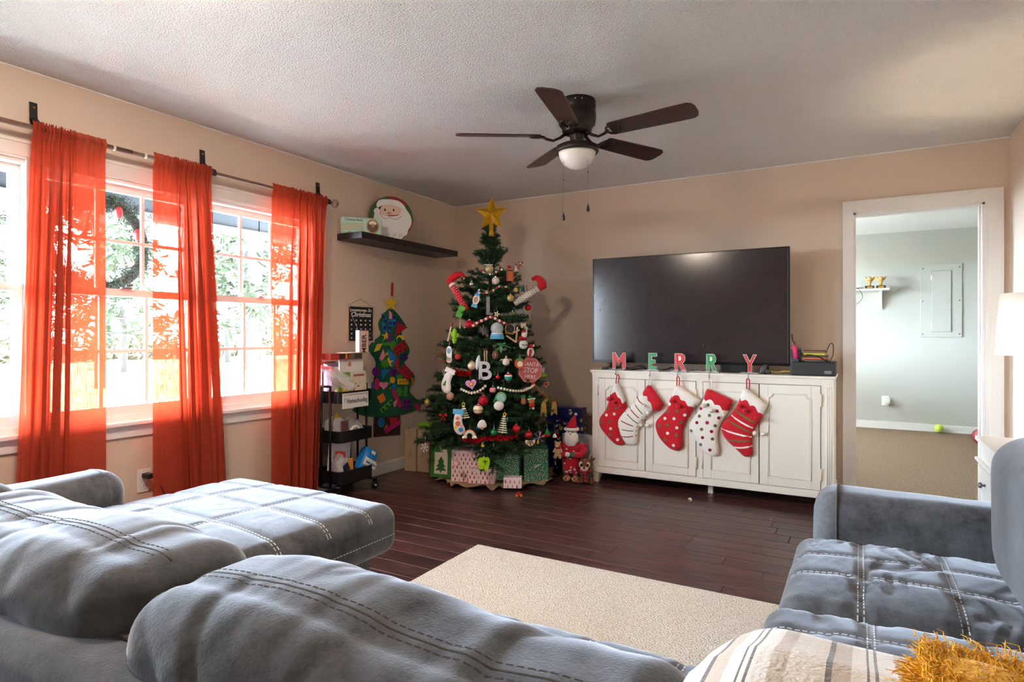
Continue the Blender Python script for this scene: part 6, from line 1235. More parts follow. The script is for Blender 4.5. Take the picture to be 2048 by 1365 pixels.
for s in (-1, 1):
    a = obj('arm', G().tube([(s * .07, -.01, .295), (s * .105, -.03, .26), (s * .085, -.065, .225), (s * .03, -.075, .225)], [.026, .03, .026, .02], 12), m_suit, sa, local=True, smooth=True)
    obj('mitten', G().ball((s * .022, -.08, .225), .02, 12, (1.3, .8, 1)), mat('mitten_green', (30, 120, 92), .9) if s > 0 else m_beard, a, local=True, smooth=True)
    f = obj('reindeer_slipper', G().ball((s * .035, -.03, .026), .032, 14, (1, 1.25, .8)), m_tan, sa, local=True, smooth=True); obj('slipper_nose', G().ball((s * .035, -.071, .034), .009, 10), m_red, f, local=True, smooth=True)
    for q in (-1, 1): obj('slipper_eye', G().ball((s * .035 + q * .012, -.058, .046), .004, 8), m_ink, f, local=True, smooth=True)
hd = obj('head', G().ball((0, -.015, .375), .047, 18, (1, .95, 1.05)), m_skin, sa, local=True, smooth=True)
obj('beard', G().ball((0, -.035, .345), .058, 20, (1, .7, 1.15), fn=lambda d: 1 + .12 * noise.noise(Vector(d) * 7)), m_beard, sa, local=True, smooth=True)
obj('nose', G().ball((0, -.066, .385), .009, 10), mat('doll_nose', (214, 150, 130), .7), hd, local=True, smooth=True)
for s in (-1, 1): obj('eye', G().ball((s * .016, -.056, .397), .005, 10), m_ink, hd, local=True, smooth=True)
obj('brow', G().ball((0, -.047, .414), .03, 12, (1.2, .4, .3), fn=lambda d: 1 + .2 * noise.noise(Vector(d) * 6)), m_beard, hd, local=True, smooth=True)
h = obj('hat', G().tube([(0, -.01, .42), (.005, -.008, .46), (.018, -.005, .50), (.03, -.002, .525)], [.05, .036, .018, .006], 16), m_suit, sa, local=True, smooth=True)
obj('hat_trim', G().tube([(.05 * math.cos(2 * PI * k / 24), -.012 + .05 * math.sin(2 * PI * k / 24), .418) for k in range(24)], .013, 8, closed=True), m_beard, h, local=True, smooth=True); obj('pompom', G().ball((.032, 0, .535), .013, 10), m_beard, h, local=True, smooth=True)
obj('button', G().ball((0, -.062, .19), .006, 8), m_wprint, sa, local=True, smooth=True); obj('cap_sleeve_pom', G().ball((.115, -.03, .30), .016, 10), m_suit, sa, local=True, smooth=True)
td = thing('teddy_bear', (-2.075, 4.375, .19), 'small tan teddy bear held in the santa plush arms', 'plush toy', rz=.2)
obj('body', G().ball((0, 0, .05), .03, 14, (1, .85, 1.3)), m_tan, td, local=True, smooth=True); th_ = obj('head', G().ball((-.005, -.005, .108), .025, 14), m_tan, td, local=True, smooth=True)
for s in (-1, 1):
    obj('ear', G().ball((-.005 + s * .019, 0, .13), .009, 10), m_tan, th_, local=True, smooth=True); obj('eye', G().ball((-.005 + s * .009, -.027, .113), .003, 8), m_ink, th_, local=True, smooth=True)
    obj('arm', G().tube([(s * .02, -.005, .075), (s * .034, -.02, .05)], [.012, .010], 10), m_tan, td, local=True, smooth=True); obj('leg', G().tube([(s * .014, -.01, .03), (s * .022, -.03, .006)], [.015, .012], 10), m_tan, td, local=True, smooth=True)
obj('muzzle', G().ball((-.005, -.027, .103), .010, 10), mat('muzzle_cream', (226, 200, 170), .9), th_, local=True, smooth=True); obj('scarf', G().tube([(.022 * math.cos(2 * PI * k / 16), .02 * math.sin(2 * PI * k / 16), .084) for k in range(16)], .006, 6, closed=True), m_suit, td, local=True, smooth=True)
rd_ = thing('plush_reindeer', (-1.885, 4.475, 0), 'brown plush reindeer with big eyes and a plaid scarf sitting by the console', 'plush toy', rz=.25)
m_br, m_brd = mat('plush_brown', (124, 76, 48), .95, bump=(200, .6, .006)), mat('plush_dark', (92, 62, 46), .95, bump=(200, .6, .006)); m_crm = mat('plush_cream', (230, 216, 200), .95)
obj('body', G().ball((0, .01, .06), .048, 16, (1, .9, 1.15)), m_brd, rd_, local=True, smooth=True); hd = obj('head', G().ball((0, -.02, .145), .05, 20, (1.1, .9, 1)), m_br, rd_, local=True, smooth=True)
obj('muzzle', G().ball((0, -.055, .122), .027, 14, (1.15, .8, .8)), m_crm, hd, local=True, smooth=True); obj('nose', G().ball((0, -.079, .134), .0115, 12), mat('nose_red', (150, 40, 36), .4), hd, local=True, smooth=True)
for s in (-1, 1):
    e = obj('eye_patch', G().ball((s * .027, -.052, .152), .019, 12, (.9, .5, 1.2)), m_crm, hd, local=True, smooth=True); obj('pupil', G().ball((s * .025, -.062, .15), .011, 12, (.9, .5, 1.2)), m_ink, e, local=True, smooth=True)
    obj('ear', puff(G(), smooth_poly([(s * .045, .17), (s * .075, .185), (s * .08, .205), (s * .05, .195)], 1), .008, .012, .008, -.01, 1), m_br, hd, local=True, smooth=True)
    obj('antler', G().tube([(s * .025, -.01, .19), (s * .04, -.005, .215), (s * .045, -.005, .235)], [.006, .006, .004], 8).tube([(s * .038, -.005, .212), (s * .055, -.005, .225)], [.005, .003], 8), m_tan, hd, local=True, smooth=True)
    obj('front_leg', G().tube([(s * .022, -.03, .075), (s * .022, -.05, .03), (s * .022, -.055, .012)], [.016, .014, .015], 10), m_brd, rd_, local=True, smooth=True); obj('hind_leg', G().tube([(s * .04, .0, .03), (s * .052, -.03, .016), (s * .052, -.05, .014)], [.022, .018, .015], 10), m_br, rd_, local=True, smooth=True)
sc_ = obj('scarf', G().tube([(.036 * math.cos(2 * PI * k / 20), -.01 + .034 * math.sin(2 * PI * k / 20), .098) for k in range(20)], .010, 8, closed=True), m_suit, rd_, local=True, smooth=True); obj('scarf_tail', G().rbox(-.005, .015, -.065, -.058, .02, .095, .002, 1), m_suit, sc_, local=True); obj('scarf_check', G().box(-.0055, .0155, -.0656, -.064, .045, .052).box(-.0055, .0155, -.0656, -.064, .07, .077), m_ink, sc_, local=True)

# ------------------------------------------------------------------ christmas tree
TC = (-2.66, 4.30)
prof_t = [(.1, .46), (.156, .50), (.30, .54), (.507, .55), (.65, .50), (.796, .45), (1.04, .39), (1.29, .33), (1.62, .24), (1.87, .12), (2.014, .045), (2.1, .03)]
def tr_(z):
    for i in range(len(prof_t) - 1):
        if prof_t[i][0] <= z <= prof_t[i + 1][0]:
            u = (z - prof_t[i][0]) / (prof_t[i + 1][0] - prof_t[i][0]); return prof_t[i][1] * (1 - u) + prof_t[i + 1][1] * u
    return prof_t[0][1] if z < .1 else .03
m_fir = mat('fir_needles', (46, 80, 50), .75, nz=(6, .5), rnd=.25, spec=.25); m_stem = mat('fir_stem', (48, 40, 28), .9)
def branch_mesh(L, seed):
    r = random.Random(seed); g = G(); twigs = []
    main = [Vector((L * t, .02 * math.sin(t * 3 + seed) * L, -.10 * L * t * t + .02 * t)) for t in [k / 8 for k in range(9)]]
    twigs.append((main, L))
    n = max(3, int(L / .045))
    for k in range(n):
        t = .22 + .74 * k / n; i = min(7, int(t * 8)); b = main[i].lerp(main[i + 1], t * 8 - i); s = 1 if k % 2 else -1; l = min(.17, L * .42) * (1.1 - .45 * t)
        d = Vector((.75, s * r.uniform(.5, .85), r.uniform(-.1, .38))).normalized(); twigs.append(([b, b + d * l * .5 + Vector((0, 0, .006)), b + d * l], l))
    for pts, l in twigs:
        g.tube(pts, [.0028] * len(pts), 3, cap=False)
    ns = len(g.f); nn = 0
    for pts, l in twigs:
        seg = len(pts) - 1; cnt = int(l / .0052)
        for q in range(cnt):
            t = (.12 + .9 * q / cnt) * seg; i = min(seg - 1, int(t)); b = pts[i].lerp(pts[i + 1], min(1.05, t - i)); ax = (pts[i + 1] - pts[i]).normalized(); u = ax.orthogonal().normalized(); w = ax.cross(u)
            for m_ in range(5):
                a = r.uniform(0, 2 * PI); d = (ax * r.uniform(.5, 1.0) + (u * math.cos(a) + w * math.sin(a))).normalized() * r.uniform(.024, .04); e = d.cross(Vector((r.gauss(0, 1), r.gauss(0, 1), r.gauss(0, 1)))).normalized() * .0017
                g.add([b - e, b + e, b + d], [(0, 1, 2)])
    me = mesh(g, 'branch'); me.materials.append(m_stem); me.materials.append(m_fir)
    for p in me.polygons: p.material_index = 0 if p.index < ns else 1
    return me
tree = thing('christmas_tree', (TC[0], TC[1], 0), 'decorated artificial christmas tree standing in the corner of the room', 'christmas tree')
obj('trunk', G().tube([(TC[0], TC[1], .05), (TC[0], TC[1], 2.0)], [.022, .012], 10), m_stem, tree, smooth=True)
obj('stand', G().tube([(TC[0] - .22, TC[1], .015), (TC[0], TC[1], .07), (TC[0] + .22, TC[1], .015)], .012, 8).tube([(TC[0], TC[1] - .22, .015), (TC[0], TC[1], .07), (TC[0], TC[1] + .22, .015)], .012, 8), mat('dark_green_metal', (24, 46, 32), .5), tree)
BR = {L: [branch_mesh(L, int(L * 100) + s) for s in range(3)] for L in (.14, .26, .40, .56)}
rt2 = random.Random(21); z = .27; k = 0; nb = 0
while z < 2.0:
    R_ = tr_(z); n = 11 if z < 1.0 else 9 if z < 1.5 else 7 if z < 1.85 else 5
    for q in range(n):
        a = k * 1.1 + 2 * PI * q / n + rt2.uniform(-.14, .14); zz = z + rt2.uniform(-.025, .025); want = R_ * rt2.uniform(.86, 1.04); up = math.radians(rt2.uniform(2, 16) if z < 1.7 else rt2.uniform(25, 50))
        if a % (2 * PI) < 1.9 and want > .42: want *= .92                       # towards the back wall
        L = min(BR, key=lambda l: abs(l - want)); s = want / L
        share('branch', rt2.choice(BR[L]), tree, (0, 0, zz - .10 * want * 0), (rt2.uniform(-.3, .3), -up, a), (s, s ** .5 if s > 1 else s, 1)); nb += 1
    z += .088 if z < 1.3 else .075; k += 1
for q in range(10): share('branch', BR[.14][q % 3], tree, (0, 0, 1.86 + .012 * q), (0, -math.radians(40 + 3 * q), q * 2.4), (.9, .9, .9))
for (a, zz, L, up) in ((-2.62, .62, .58, 2), (-2.35, .36, .60, -2), (-1.0, .30, .56, -12), (-.2, .55, .56, 4), (-2.9, .40, .56, 0), (-1.1, .36, .54, -10)):
    share('branch', BR[.56][0], tree, (0, 0, zz), (0, -math.radians(up), a), (L / .56, L / .56, 1))

# ------------------------------------------------------------------ ornaments: local frame, X right, Z up, front towards -Y
m_gold2, m_silv = mat('ornament_gold', (214, 178, 96), .25, .9), mat('ornament_silver', (200, 200, 204), .25, .9)
OM = dict(red=mat('ornament_red', (196, 24, 32), .16, .35, coat=.5), redg=mat('glitter_red', (190, 20, 34), .4, .4, nz=(140, .7), bump=(160, .9, .004)), green=mat('ornament_green', (20, 120, 62), .18, .4, coat=.5), gold=mat('matte_gold_ball', (206, 180, 116), .4, .55), pearl=mat('pearl_ball', (222, 208, 178), .35, .3, nz=(30, .1)), white=mat('white_ornament', (232, 228, 222), .5), ltgreen=mat('sage_ball', (120, 140, 70), .35, .4),
          silver=m_silv, wood=mat('light_wood', (214, 182, 146), .6, nz=(30, .1)), brown=mat('football_brown', (112, 70, 56), .55), lime=mat('lime_felt', (138, 198, 40), .8), orange=mat('sled_orange', (206, 112, 66), .5), grey=mat('grey_paint', (128, 124, 130), .5), ltgrey=mat('silver_grey_paint', (196, 194, 200), .4), blue=mat('ice_blue', (96, 178, 220), .5), sky2=mat('sky_paint', (60, 140, 200), .5), pink=mat('lilac_pink', (226, 150, 206), .5), yel=mat('sun_yellow', (240, 200, 50), .5), rose=mat('stop_rose', (190, 96, 96), .6), cream=mat('cream_paint', (234, 220, 190), .6), gbrown=mat('ginger_brown', (178, 112, 70), .7), dark=mat('dark_panel', (44, 34, 40), .5, nz=(120, .8)), glass=clear_plastic('globe_glass', (214, 222, 224), .55, .08), salmon=mat('salmon', (224, 120, 110), .6), fgreen=mat('leaf_green', (40, 140, 66), .6), orangef=mat('pumpkin', (206, 80, 50), .6), teal=mat('teal_paint', (40, 150, 140), .5))
def orn(name, pos, label, cat='ornament', out=.02, string=.03, top=0.0, group=None, roll=0.0):
    d = Vector((pos[0] - TC[0], pos[1] - TC[1])); d = d.normalized() if d.length > 1e-6 else Vector((.5, -.86)); f = (d * .7 + Vector((.51, -.86))).normalized()
    t = thing(name, (pos[0] + d.x * out, pos[1] + d.y * out, pos[2]), label, cat, group=group, rot=(0, roll, math.atan2(f.x, -f.y)))
    if string: obj('string', G().tube([(0, 0, top), (.002, .004, top + string * .5), (0, .012, top + string)], .0009, 4), m_silv, t, local=True)
    return t
def P2(t, name, poly, y0, y1, m): return obj(name, G().prism(poly, y0, y1), m, t, local=True)
def ball_orn(pos, r, m, label, name='ball_ornament', extra=None, group='glass balls on the tree'):
    t = orn(name, pos, label, top=r + .006, group=group); obj('glass_ball', G().ball((0, 0, 0), r, 20), m, t, local=True, smooth=True)
    obj('cap', G().lathe([(r * .28, r * .95), (r * .28, r * .95 + .007), (0, r * .95 + .0075)], (0, 0, 0), 12), m_gold2 if m in (OM['gold'], OM['pearl']) else m_silv, t, local=True)
    if extra: extra(t, r)
    return t
def circ(r, cx=0, cz=0, n=22, sx=1, sz=1): return [(cx + r * sx * math.cos(2 * PI * k / n), cz + r * sz * math.sin(2 * PI * k / n)) for k in range(n)]
def starp(r, n=5, k=.45, cx=0, cz=0, rot=PI / 2): return [(cx + (r if i % 2 == 0 else r * k) * math.cos(rot + PI * i / n), cz + (r if i % 2 == 0 else r * k) * math.sin(rot + PI * i / n)) for i in range(2 * n)]
def heartp(s, cx=0, cz=0): return [(cx + s * math.sin(t) ** 3, cz + s / 16 * (13 * math.cos(t) - 5 * math.cos(2 * t) - 2 * math.cos(3 * t) - math.cos(4 * t))) for t in [2 * PI * k / 28 for k in range(28)]]
def band(t, r, z0, z1, m, name='band'):
    obj(name, G().lathe([(math.sqrt(max(0, r * r - z * z)) + .0006, z) for z in [z0 + (z1 - z0) * k / 4 for k in range(5)]], (0, 0, 0), 24), m, t, local=True, smooth=True)
# star topper
stp = thing('tree_topper_star', (-2.625, 4.265, 2.02), 'gold glitter star topper on the tip of the tree', 'star', rz=.42)
m_star = mat('star_gold', (206, 158, 30), .4, .45, nz=(50, .35), bump=(110, .6, .005))
g = G(); n = 10; pts = starp(.138, 5, .46, 0, .135)
vs = [(x, 0, z) for x, z in pts] + [(0, -.045, .135), (0, .045, .135)]; fs = []
for i in range(n): j = (i + 1) % n; fs += [(i, j, n), (j, i, n + 1)]
obj('star_body', g.add(vs, fs), m_star, stp, local=True)
obj('socket', G().lathe([(.026, -.045), (.02, .0), (.018, .06)], (0, 0, 0), 16), m_star, stp, local=True, smooth=True)
obj('edge_rim', G().tube([(x, 0, z) for x, z in pts], .004, 5, closed=True), m_star, stp, local=True)
# elf legs
def elf(p0, p1, toe, m_leg, dotm, label, cuff):
    t = thing('elf_leg', p0, label, 'plush leg', group='elf legs sticking out of the tree'); P0, P1, T_ = Vector(p0), Vector(p1), Vector(toe)
    g = G().tube([P0 - (P1 - P0) * .25, P0, P0.lerp(P1, .5), P1], [.026, .028, .027, .025], 14); obj('stocking_leg', g, m_leg, t, smooth=True)
    ax = (P1 - P0).normalized(); u = ax.cross(Vector((.5, -.86, 0))).normalized(); w = ax.cross(u); dg_ = G()
    for i in range(9):
        for j in range(9):
            a = 2 * PI * j / 9 + (i % 2) * PI / 9; q = P0.lerp(P1, (i + .5) / 9 - .1); d = u * math.cos(a) + w * math.sin(a); dg_.ball(q + d * .0265, .0036, 6)
    stuff(obj('dot_print', dg_, dotm, t, smooth=True, fix=False))
    if cuff: obj('ankle_cuff', G().tube([P1 - ax * .012, P1 + ax * .018], .028, 14), m_felt_w, t, smooth=True)
    side = (T_ - P1).normalized(); E1 = P1 + ax * .045
    sh__ = obj('boot', G().tube([P1 + ax * .01, E1, E1 + side * .03 + ax * .012, E1 + side * .075 + ax * .014, E1 + side * .105 + ax * .004, E1 + side * .112 - ax * .022, E1 + side * .108 - ax * .04], [.03, .036, .036, .031, .024, .016, .006], 14), m_felt_r, t, smooth=True)
    obj('bell', G().ball(E1 + side * .107 - ax * .045, .0075, 10), m_felt_w, sh__, smooth=True)
    for q in (.03, .055): obj('boot_pom', G().ball(E1 + side * q - ax * .024, .0055, 8), m_felt_w, sh__, smooth=True)
elf((-2.73, 4.02, 1.40), (-2.855, 4.04, 1.565), (-2.72, 4.12, 1.66), m_felt_r, m_felt_w, 'red elf leg with white dots and a curled red boot, left side of the tree', True)
elf((-2.36, 4.25, 1.44), (-2.235, 4.335, 1.535), (-2.33, 4.37, 1.62), m_felt_w, m_ink, 'white elf leg with dark dots and a red boot, right side of the tree', False)
# letters and signs
t = orn('letter_ornament', (-2.471, 3.919, .889), 'silver grey letter B hanging in the middle of the tree', 'letter', top=.072, string=.05)
lettering('B', .195, OM['ltgrey'], t, (0, -.012, 0), ex=.006, bold=.003, name='letter_shape')
t = orn('letter_ornament', (-2.514, 4.037, 1.391), 'grey letter L hanging high on the tree', 'letter', top=.07, string=.05)
P2(t, 'letter_shape', [(-.015, -.07), (.035, -.07), (.035, -.055), (.012, -.055), (.012, .07), (-.015, .07)], -.006, .006, OM['grey'])
t = orn('stop_sign', (-2.253, 4.177, .893), 'rose octagon sign reading SANTA STOP HERE on the tree', 'sign', out=.04, string=0, roll=math.radians(6))
oc = lambda r: [(r * math.cos(PI / 8 + PI / 4 * k), r * math.sin(PI / 8 + PI / 4 * k)) for k in range(8)]
P2(t, 'octagon', oc(.103), -.004, .004, OM['rose']); obj('border_line', G().tube([(x, -.0045, z) for x, z in oc(.094)], .0012, 4, closed=True), m_wprint, t, local=True)
for s_, z_, sz in (('SANTA', .045, .044), ('STOP', -.003, .055), ('HERE', -.052, .044)): lettering(s_, sz, m_wprint, t, (.004, -.0045, z_), name='lettering', sx=.9)
obj('ribbon', G().box(-.022, -.004, -.003, .003, .09, .16), m_felt_r, t, local=True)
# glass balls
ball_orn((-2.366, 4.374, 1.387), .026, OM['red'], 'plain red ball at the right edge of the upper tree')
ball_orn((-2.629, 3.962, 1.247), .035, OM['redg'], 'red glitter ball left of the silver burst')
ball_orn((-2.444, 3.86, .678), .037, OM['redg'], 'red glitter ball above the bead swag in the lower tree')
ball_orn((-2.387, 3.962, .847), .018, OM['red'], 'tiny red ball right of the letter B')
ball_orn((-2.232, 3.962, .471), .030, OM['red'], 'shiny red ball right of the second stick tree')
ball_orn((-2.178, 4.049, .417), .030, OM['red'], 'shiny red ball above the wooden animal face')
ball_orn((-2.198, 4.544, .605), .017, OM['red'], 'small red ball behind the glitter ribbon')
ball_orn((-2.351, 3.849, .447), .028, OM['green'], 'shiny green ball above the red tinsel')
ball_orn((-2.378, 4.156, 1.335), .014, OM['ltgreen'], 'tiny olive ball high on the tree')
ball_orn((-2.406, 4.172, 1.455), .027, OM['gold'], 'matte gold ball in the upper tree')
ball_orn((-2.402, 4.243, 1.524), .019, OM['gold'], 'small gold ball above the larger gold one')
ball_orn((-2.985, 3.911, .628), .027, OM['gold'], 'gold ball hanging out at the left of the tree')
ball_orn((-2.565, 3.897, .932), .034, OM['pearl'], 'pearly gold ball left of the letter B')
ball_orn((-2.664, 4.048, 1.565), .020, OM['silver'], 'small silver ball near the red elf boot')
ball_orn((-2.706, 3.821, .699), .031, mat('pink_tan_ball', (196, 150, 130), .4), 'dusty pink ball deep at the left of the bead swag')
ball_orn((-2.401, 3.917, .752), .025, OM['red'], 'red ball with white stripes beside the bead swag', extra=lambda t, r: [band(t, r, a, a + .004, m_wprint, 'stripe') for a in (-.012, .0, .012)])
ball_orn((-2.469, 3.828, .613), .037, OM['cream'], 'cream ball with red and gold stripes', extra=lambda t, r: [band(t, r, -.034, -.024, m_red, 'stripe'), band(t, r, -.006, 0, m_gold2, 'stripe'), band(t, r, .028, .035, m_red, 'stripe')])
ball_orn((-2.331, 4.017, .846), .030, OM['teal'], 'teal ball with a white band and red cap', extra=lambda t, r: [band(t, r, .006, .016, m_wprint, 'fur_band'), band(t, r, .016, .0295, m_red, 'red_cap')])
ball_orn((-2.499, 4.115, 1.59), .030, OM['white'], 'white baseball ornament with red seams', name='baseball_ornament', group=None, extra=lambda t, r: [obj('seam', G().tube([(s * (.012 + .010 * math.cos(q)), -math.sqrt(max(0, r * r - (s * (.012 + .010 * math.cos(q))) ** 2 - (r * .93 * math.sin(q / 2 * 1.0)) ** 2)) - .0004, r * .93 * math.sin(q / 2)) for q in [-PI + 2 * PI * k / 16 for k in range(17)]], .0011, 4), m_felt_r, t, local=True) for s in (-1, 1)])
t = ball_orn((-2.556, 4.119, 1.684), .032, OM['gold'], 'gold swirl ball with white petals on top', group=None)
for k in range(5): obj('petal', G().ball((.022 * math.cos(k * 1.26) - .008, -.005 + .015 * math.sin(k * 1.26), .034), .014, 10, (1.2, .8, .35)), OM['white'], t, local=True, smooth=True)
for k in range(5): obj('swirl_rib', G().tube([(.0325 * math.sin(q) * math.cos(q * 1.2 + k * 1.26), .0325 * math.sin(q) * math.sin(q * 1.2 + k * 1.26), .0325 * math.cos(q)) for q in [PI * (j + 1) / 14 for j in range(13)]], .0018, 5), OM['white'], t, local=True)
# flat and shaped ornaments
t = orn('sled_ornament', (-2.445, 4.228, 1.647), 'orange wooden sled hanging below the tip', top=.05); P2(t, 'deck', [(-.024, -.052), (.024, -.052), (.026, .045), (.012, .05), (-.012, .05), (-.026, .045)], -.003, .003, OM['orange'])
for s in (-1, 1): obj('runner', G().box(s * .026 - .003, s * .026 + .003, -.009, .006, -.055, .048), mat('sled_rust', (176, 84, 50), .5), t, local=True)
obj('crossbar', G().box(-.026, .026, -.007, -.002, .028, .035), m_ink, t, local=True); obj('red_bow', G().ball((-.008, -.004, .06), .013, 8, (1.4, .6, .8)), m_red, t, local=True, smooth=True)
t = orn('angel_ornament', (-2.473, 4.359, 1.71), 'small white angel beside the pompom cluster', top=.02); obj('gown', G().lathe([(.022, -.024), (.006, .008)], (0, 0, 0), 12), OM['white'], t, local=True, smooth=True); obj('head', G().ball((0, 0, .014), .009, 10), OM['white'], t, local=True, smooth=True); P2(t, 'wings', [(-.028, .014), (0, .0), (.028, .014), (.018, -.012), (-.018, -.012)], .003, .006, OM['silver'])
t = orn('pompom_cluster', (-2.463, 4.397, 1.747), 'cluster of pink, red and white pompoms near the tip'); r = random.Random(3)
for k in range(16): obj('pompom', G().ball((r.gauss(0, .018), r.gauss(0, .008), r.gauss(0, .02)), .008, 8), (mat('hot_pink', (236, 60, 130), .4), m_felt_r, m_felt_w, OM['fgreen'], OM['orange'])[k % 5], t, local=True, smooth=True)
t = orn('photo_ornament', (-2.606, 4.017, 1.44), 'oval white photo frame under a blue stocking cap', top=.06, roll=math.radians(16)); P2(t, 'frame', circ(.03, 0, 0, 24, .85, 1.35), -.004, .004, OM['white']); P2(t, 'picture', circ(.02, 0, 0, 24, .85, 1.3), -.005, -.003, mat('photo_tan', (186, 146, 124), .5, nz=(60, .3))); P2(t, 'cap', [(-.024, .032), (.024, .032), (.006, .078), (-.006, .07)], -.006, .006, OM['sky2']); obj('cap_pom', G().ball((.002, 0, .08), .008, 8), OM['white'], t, local=True, smooth=True); P2(t, 'foot', [(-.02, -.035), (.02, -.035), (.024, -.062), (-.024, -.062)], -.005, .005, OM['blue'])
t = orn('felt_tag', (-2.73, 3.997, 1.35), 'green felt tag tilted below the red elf leg', top=.05, roll=math.radians(20)); P2(t, 'tag', [(-.03, -.05), (.02, -.05), (.034, .045), (-.024, .048)], -.003, .003, mat('grass_felt', (86, 158, 66), .9)); P2(t, 'yellow_fleck', [(-.01, .03), (.002, .033), (.0, .024)], -.0045, -.003, OM['yel']); P2(t, 'yellow_fleck', [(.01, .033), (.022, .034), (.015, .025)], -.0045, -.003, OM['yel'])
t = orn('flower_cookie', (-2.454, 4.057, 1.327), 'cream flower shaped ornament near the letter L', top=.024); P2(t, 'petals', [((.016 + .008 * math.cos(5 * a)) * math.cos(a), (.016 + .008 * math.cos(5 * a)) * math.sin(a)) for a in [2 * PI * k / 40 for k in range(40)]], -.003, .003, OM['cream']); P2(t, 'centre', circ(.006), -.0045, -.002, OM['ltgreen'])
def bead_string(pos, n, label, m, strands=1, roll=0):
    t = orn('bead_icicle', pos, label, top=n * .004 + .002, roll=roll, group='wooden bead icicles')
    for s in range(strands):
        for k in range(n): obj('bead', G().ball(((s - (strands - 1) / 2) * .016, 0, n * .004 - k * .0082), .0056, 8), m, t, local=True, smooth=True)
bead_string((-2.713, 3.965, 1.248), 9, 'bead icicle left of the red glitter ball', OM['wood']); bead_string((-2.344, 4.355, 1.322), 9, 'bead icicle below the plain red ball at the right', OM['wood'], 1, -.25); bead_string((-2.48, 3.946, 1.003), 10, 'double bead icicle above the letter B', OM['wood'], 2)
t = orn('wire_outline', (-2.363, 4.219, 1.371), 'thin pale blue wire outline shape in the upper tree', top=.03); obj('wire', G().tube([(-.04, 0, .01), (-.03, 0, .0), (-.028, 0, -.02), (-.005, 0, -.028), (.012, 0, -.02), (.012, 0, .0), (.03, 0, .004), (.032, 0, -.05), (.026, 0, -.055)], .002, 5), OM['blue'], t, local=True, smooth=True)
t = orn('tassel_cluster', (-2.41, 4.372, 1.545), 'bunch of bright yarn tassels at the right of the upper tree', top=.035)
for k, c in enumerate((OM['yel'], OM['teal'], OM['sky2'], mat('violet_yarn', (110, 90, 170), .9), OM['lime'], OM['cream'], OM['orange'])): obj('tassel', G().tube([(-.03 + k * .010, -.004 * (k % 3), .03 - .008 * (k % 3)), (-.03 + k * .011, -.006 * (k % 2), -.02 - .01 * (k % 2))], [.004, .0065], 8), c, t, local=True, smooth=True)
t = orn('cat_cookie', (-2.328, 4.231, 1.241), 'cream cookie ornament with two ears at the right of the tree', top=.025); P2(t, 'cookie', smooth_poly([(-.02, -.025), (.02, -.025), (.022, .0), (.02, .024), (.012, .014), (-.012, .014), (-.02, .024), (-.022, 0)], 2), -.003, .003, OM['cream'])
t = orn('cactus_ornament', (-2.754, 3.951, 1.157), 'lime green cactus ornament at the left of the tree', top=.06); obj('stem', G().tube([(0, 0, -.058), (0, 0, -.02), (0, 0, .04), (0, 0, .058)], [.013, .021, .02, .010], 12), OM['lime'], t, local=True, smooth=True)
for s, z_ in ((1, -.005), (-1, .008)): obj('arm', G().tube([(0, 0, z_), (s * .026, 0, z_), (s * .03, 0, z_ + .026)], [.009, .010, .008], 10), OM['lime'], t, local=True, smooth=True)
t = orn('match_stick_ornament', (-2.821, 3.986, 1.188), 'pale wooden stick ornament with a red tip left of the cactus', top=.075, roll=.25); obj('stick', G().box(-.006, .006, -.003, .003, -.075, .045), OM['wood'], t, local=True); obj('tip', G().rbox(-.008, .008, -.006, .006, .045, .075, .004, 2), mat('dull_red', (150, 50, 50), .7), t, local=True)
t = orn('silver_burst', (-2.523, 3.981, 1.204), 'silver tinsel burst left of the snow globe', top=.01); r = random.Random(8); g = G()
for k in range(60): d = Vector((r.gauss(0, 1), r.gauss(0, .6), r.gauss(0, 1))).normalized() * r.uniform(.03, .048); g.tube([(0, 0, 0), tuple(d)], [.0018, .0006], 4, cap=False)
stuff(obj('tinsel_spikes', g, m_silv, t, local=True, fix=False))
t = orn('snow_globe', (-2.428, 4.02, 1.20), 'snow globe ornament with an ice blue base', top=.062); obj('dome', G().ball((0, 0, .012), .05, 22), OM['glass'], t, local=True, smooth=True); obj('base', G().lathe([(.052, -.066), (.055, -.06), (.048, -.03), (.040, -.022)], (0, 0, 0), 24), OM['blue'], t, local=True, smooth=True); obj('snow_rim', G().lathe([(.045, -.032), (.046, -.022), (.04, -.018)], (0, 0, 0), 24), OM['white'], t, local=True, smooth=True); obj('base_print', G().tube([(.0545 * math.cos(a), .0545 * math.sin(a), -.048 + .004 * math.sin(a * 9)) for a in [-2.6 + 2.0 * k / 20 for k in range(21)]], .002, 4), OM['sky2'], t, local=True)
obj('mini_scene', G().lathe([(.02, -.02), (.012, 0), (.014, 0), (.004, .02), (0, .03)], (0, 0, 0), 10), OM['silver'], t, local=True, smooth=True)
t = orn('hoop_ornament', (-2.372, 4.109, 1.213), 'round wooden hoop with a dark printed centre and gold bow', top=.042); obj('hoop', G().tube([(.037 * math.cos(2 * PI * k / 28), 0, .037 * math.sin(2 * PI * k / 28)) for k in range(28)], .004, 6, closed=True), OM['wood'], t, local=True, smooth=True); P2(t, 'printed_disc', circ(.035), -.002, .002, OM['dark']); P2(t, 'gold_bow', [(0, -.03), (-.04, -.018), (-.036, -.042), (0, -.034), (.02, -.05), (.028, -.03)], -.006, -.003, mat('gold_ribbon', (170, 120, 40), .5))
t = orn('stick_triangle', (-2.356, 4.104, 1.152), 'popsicle stick V ornament beside the snow globe', top=.06, out=.03)
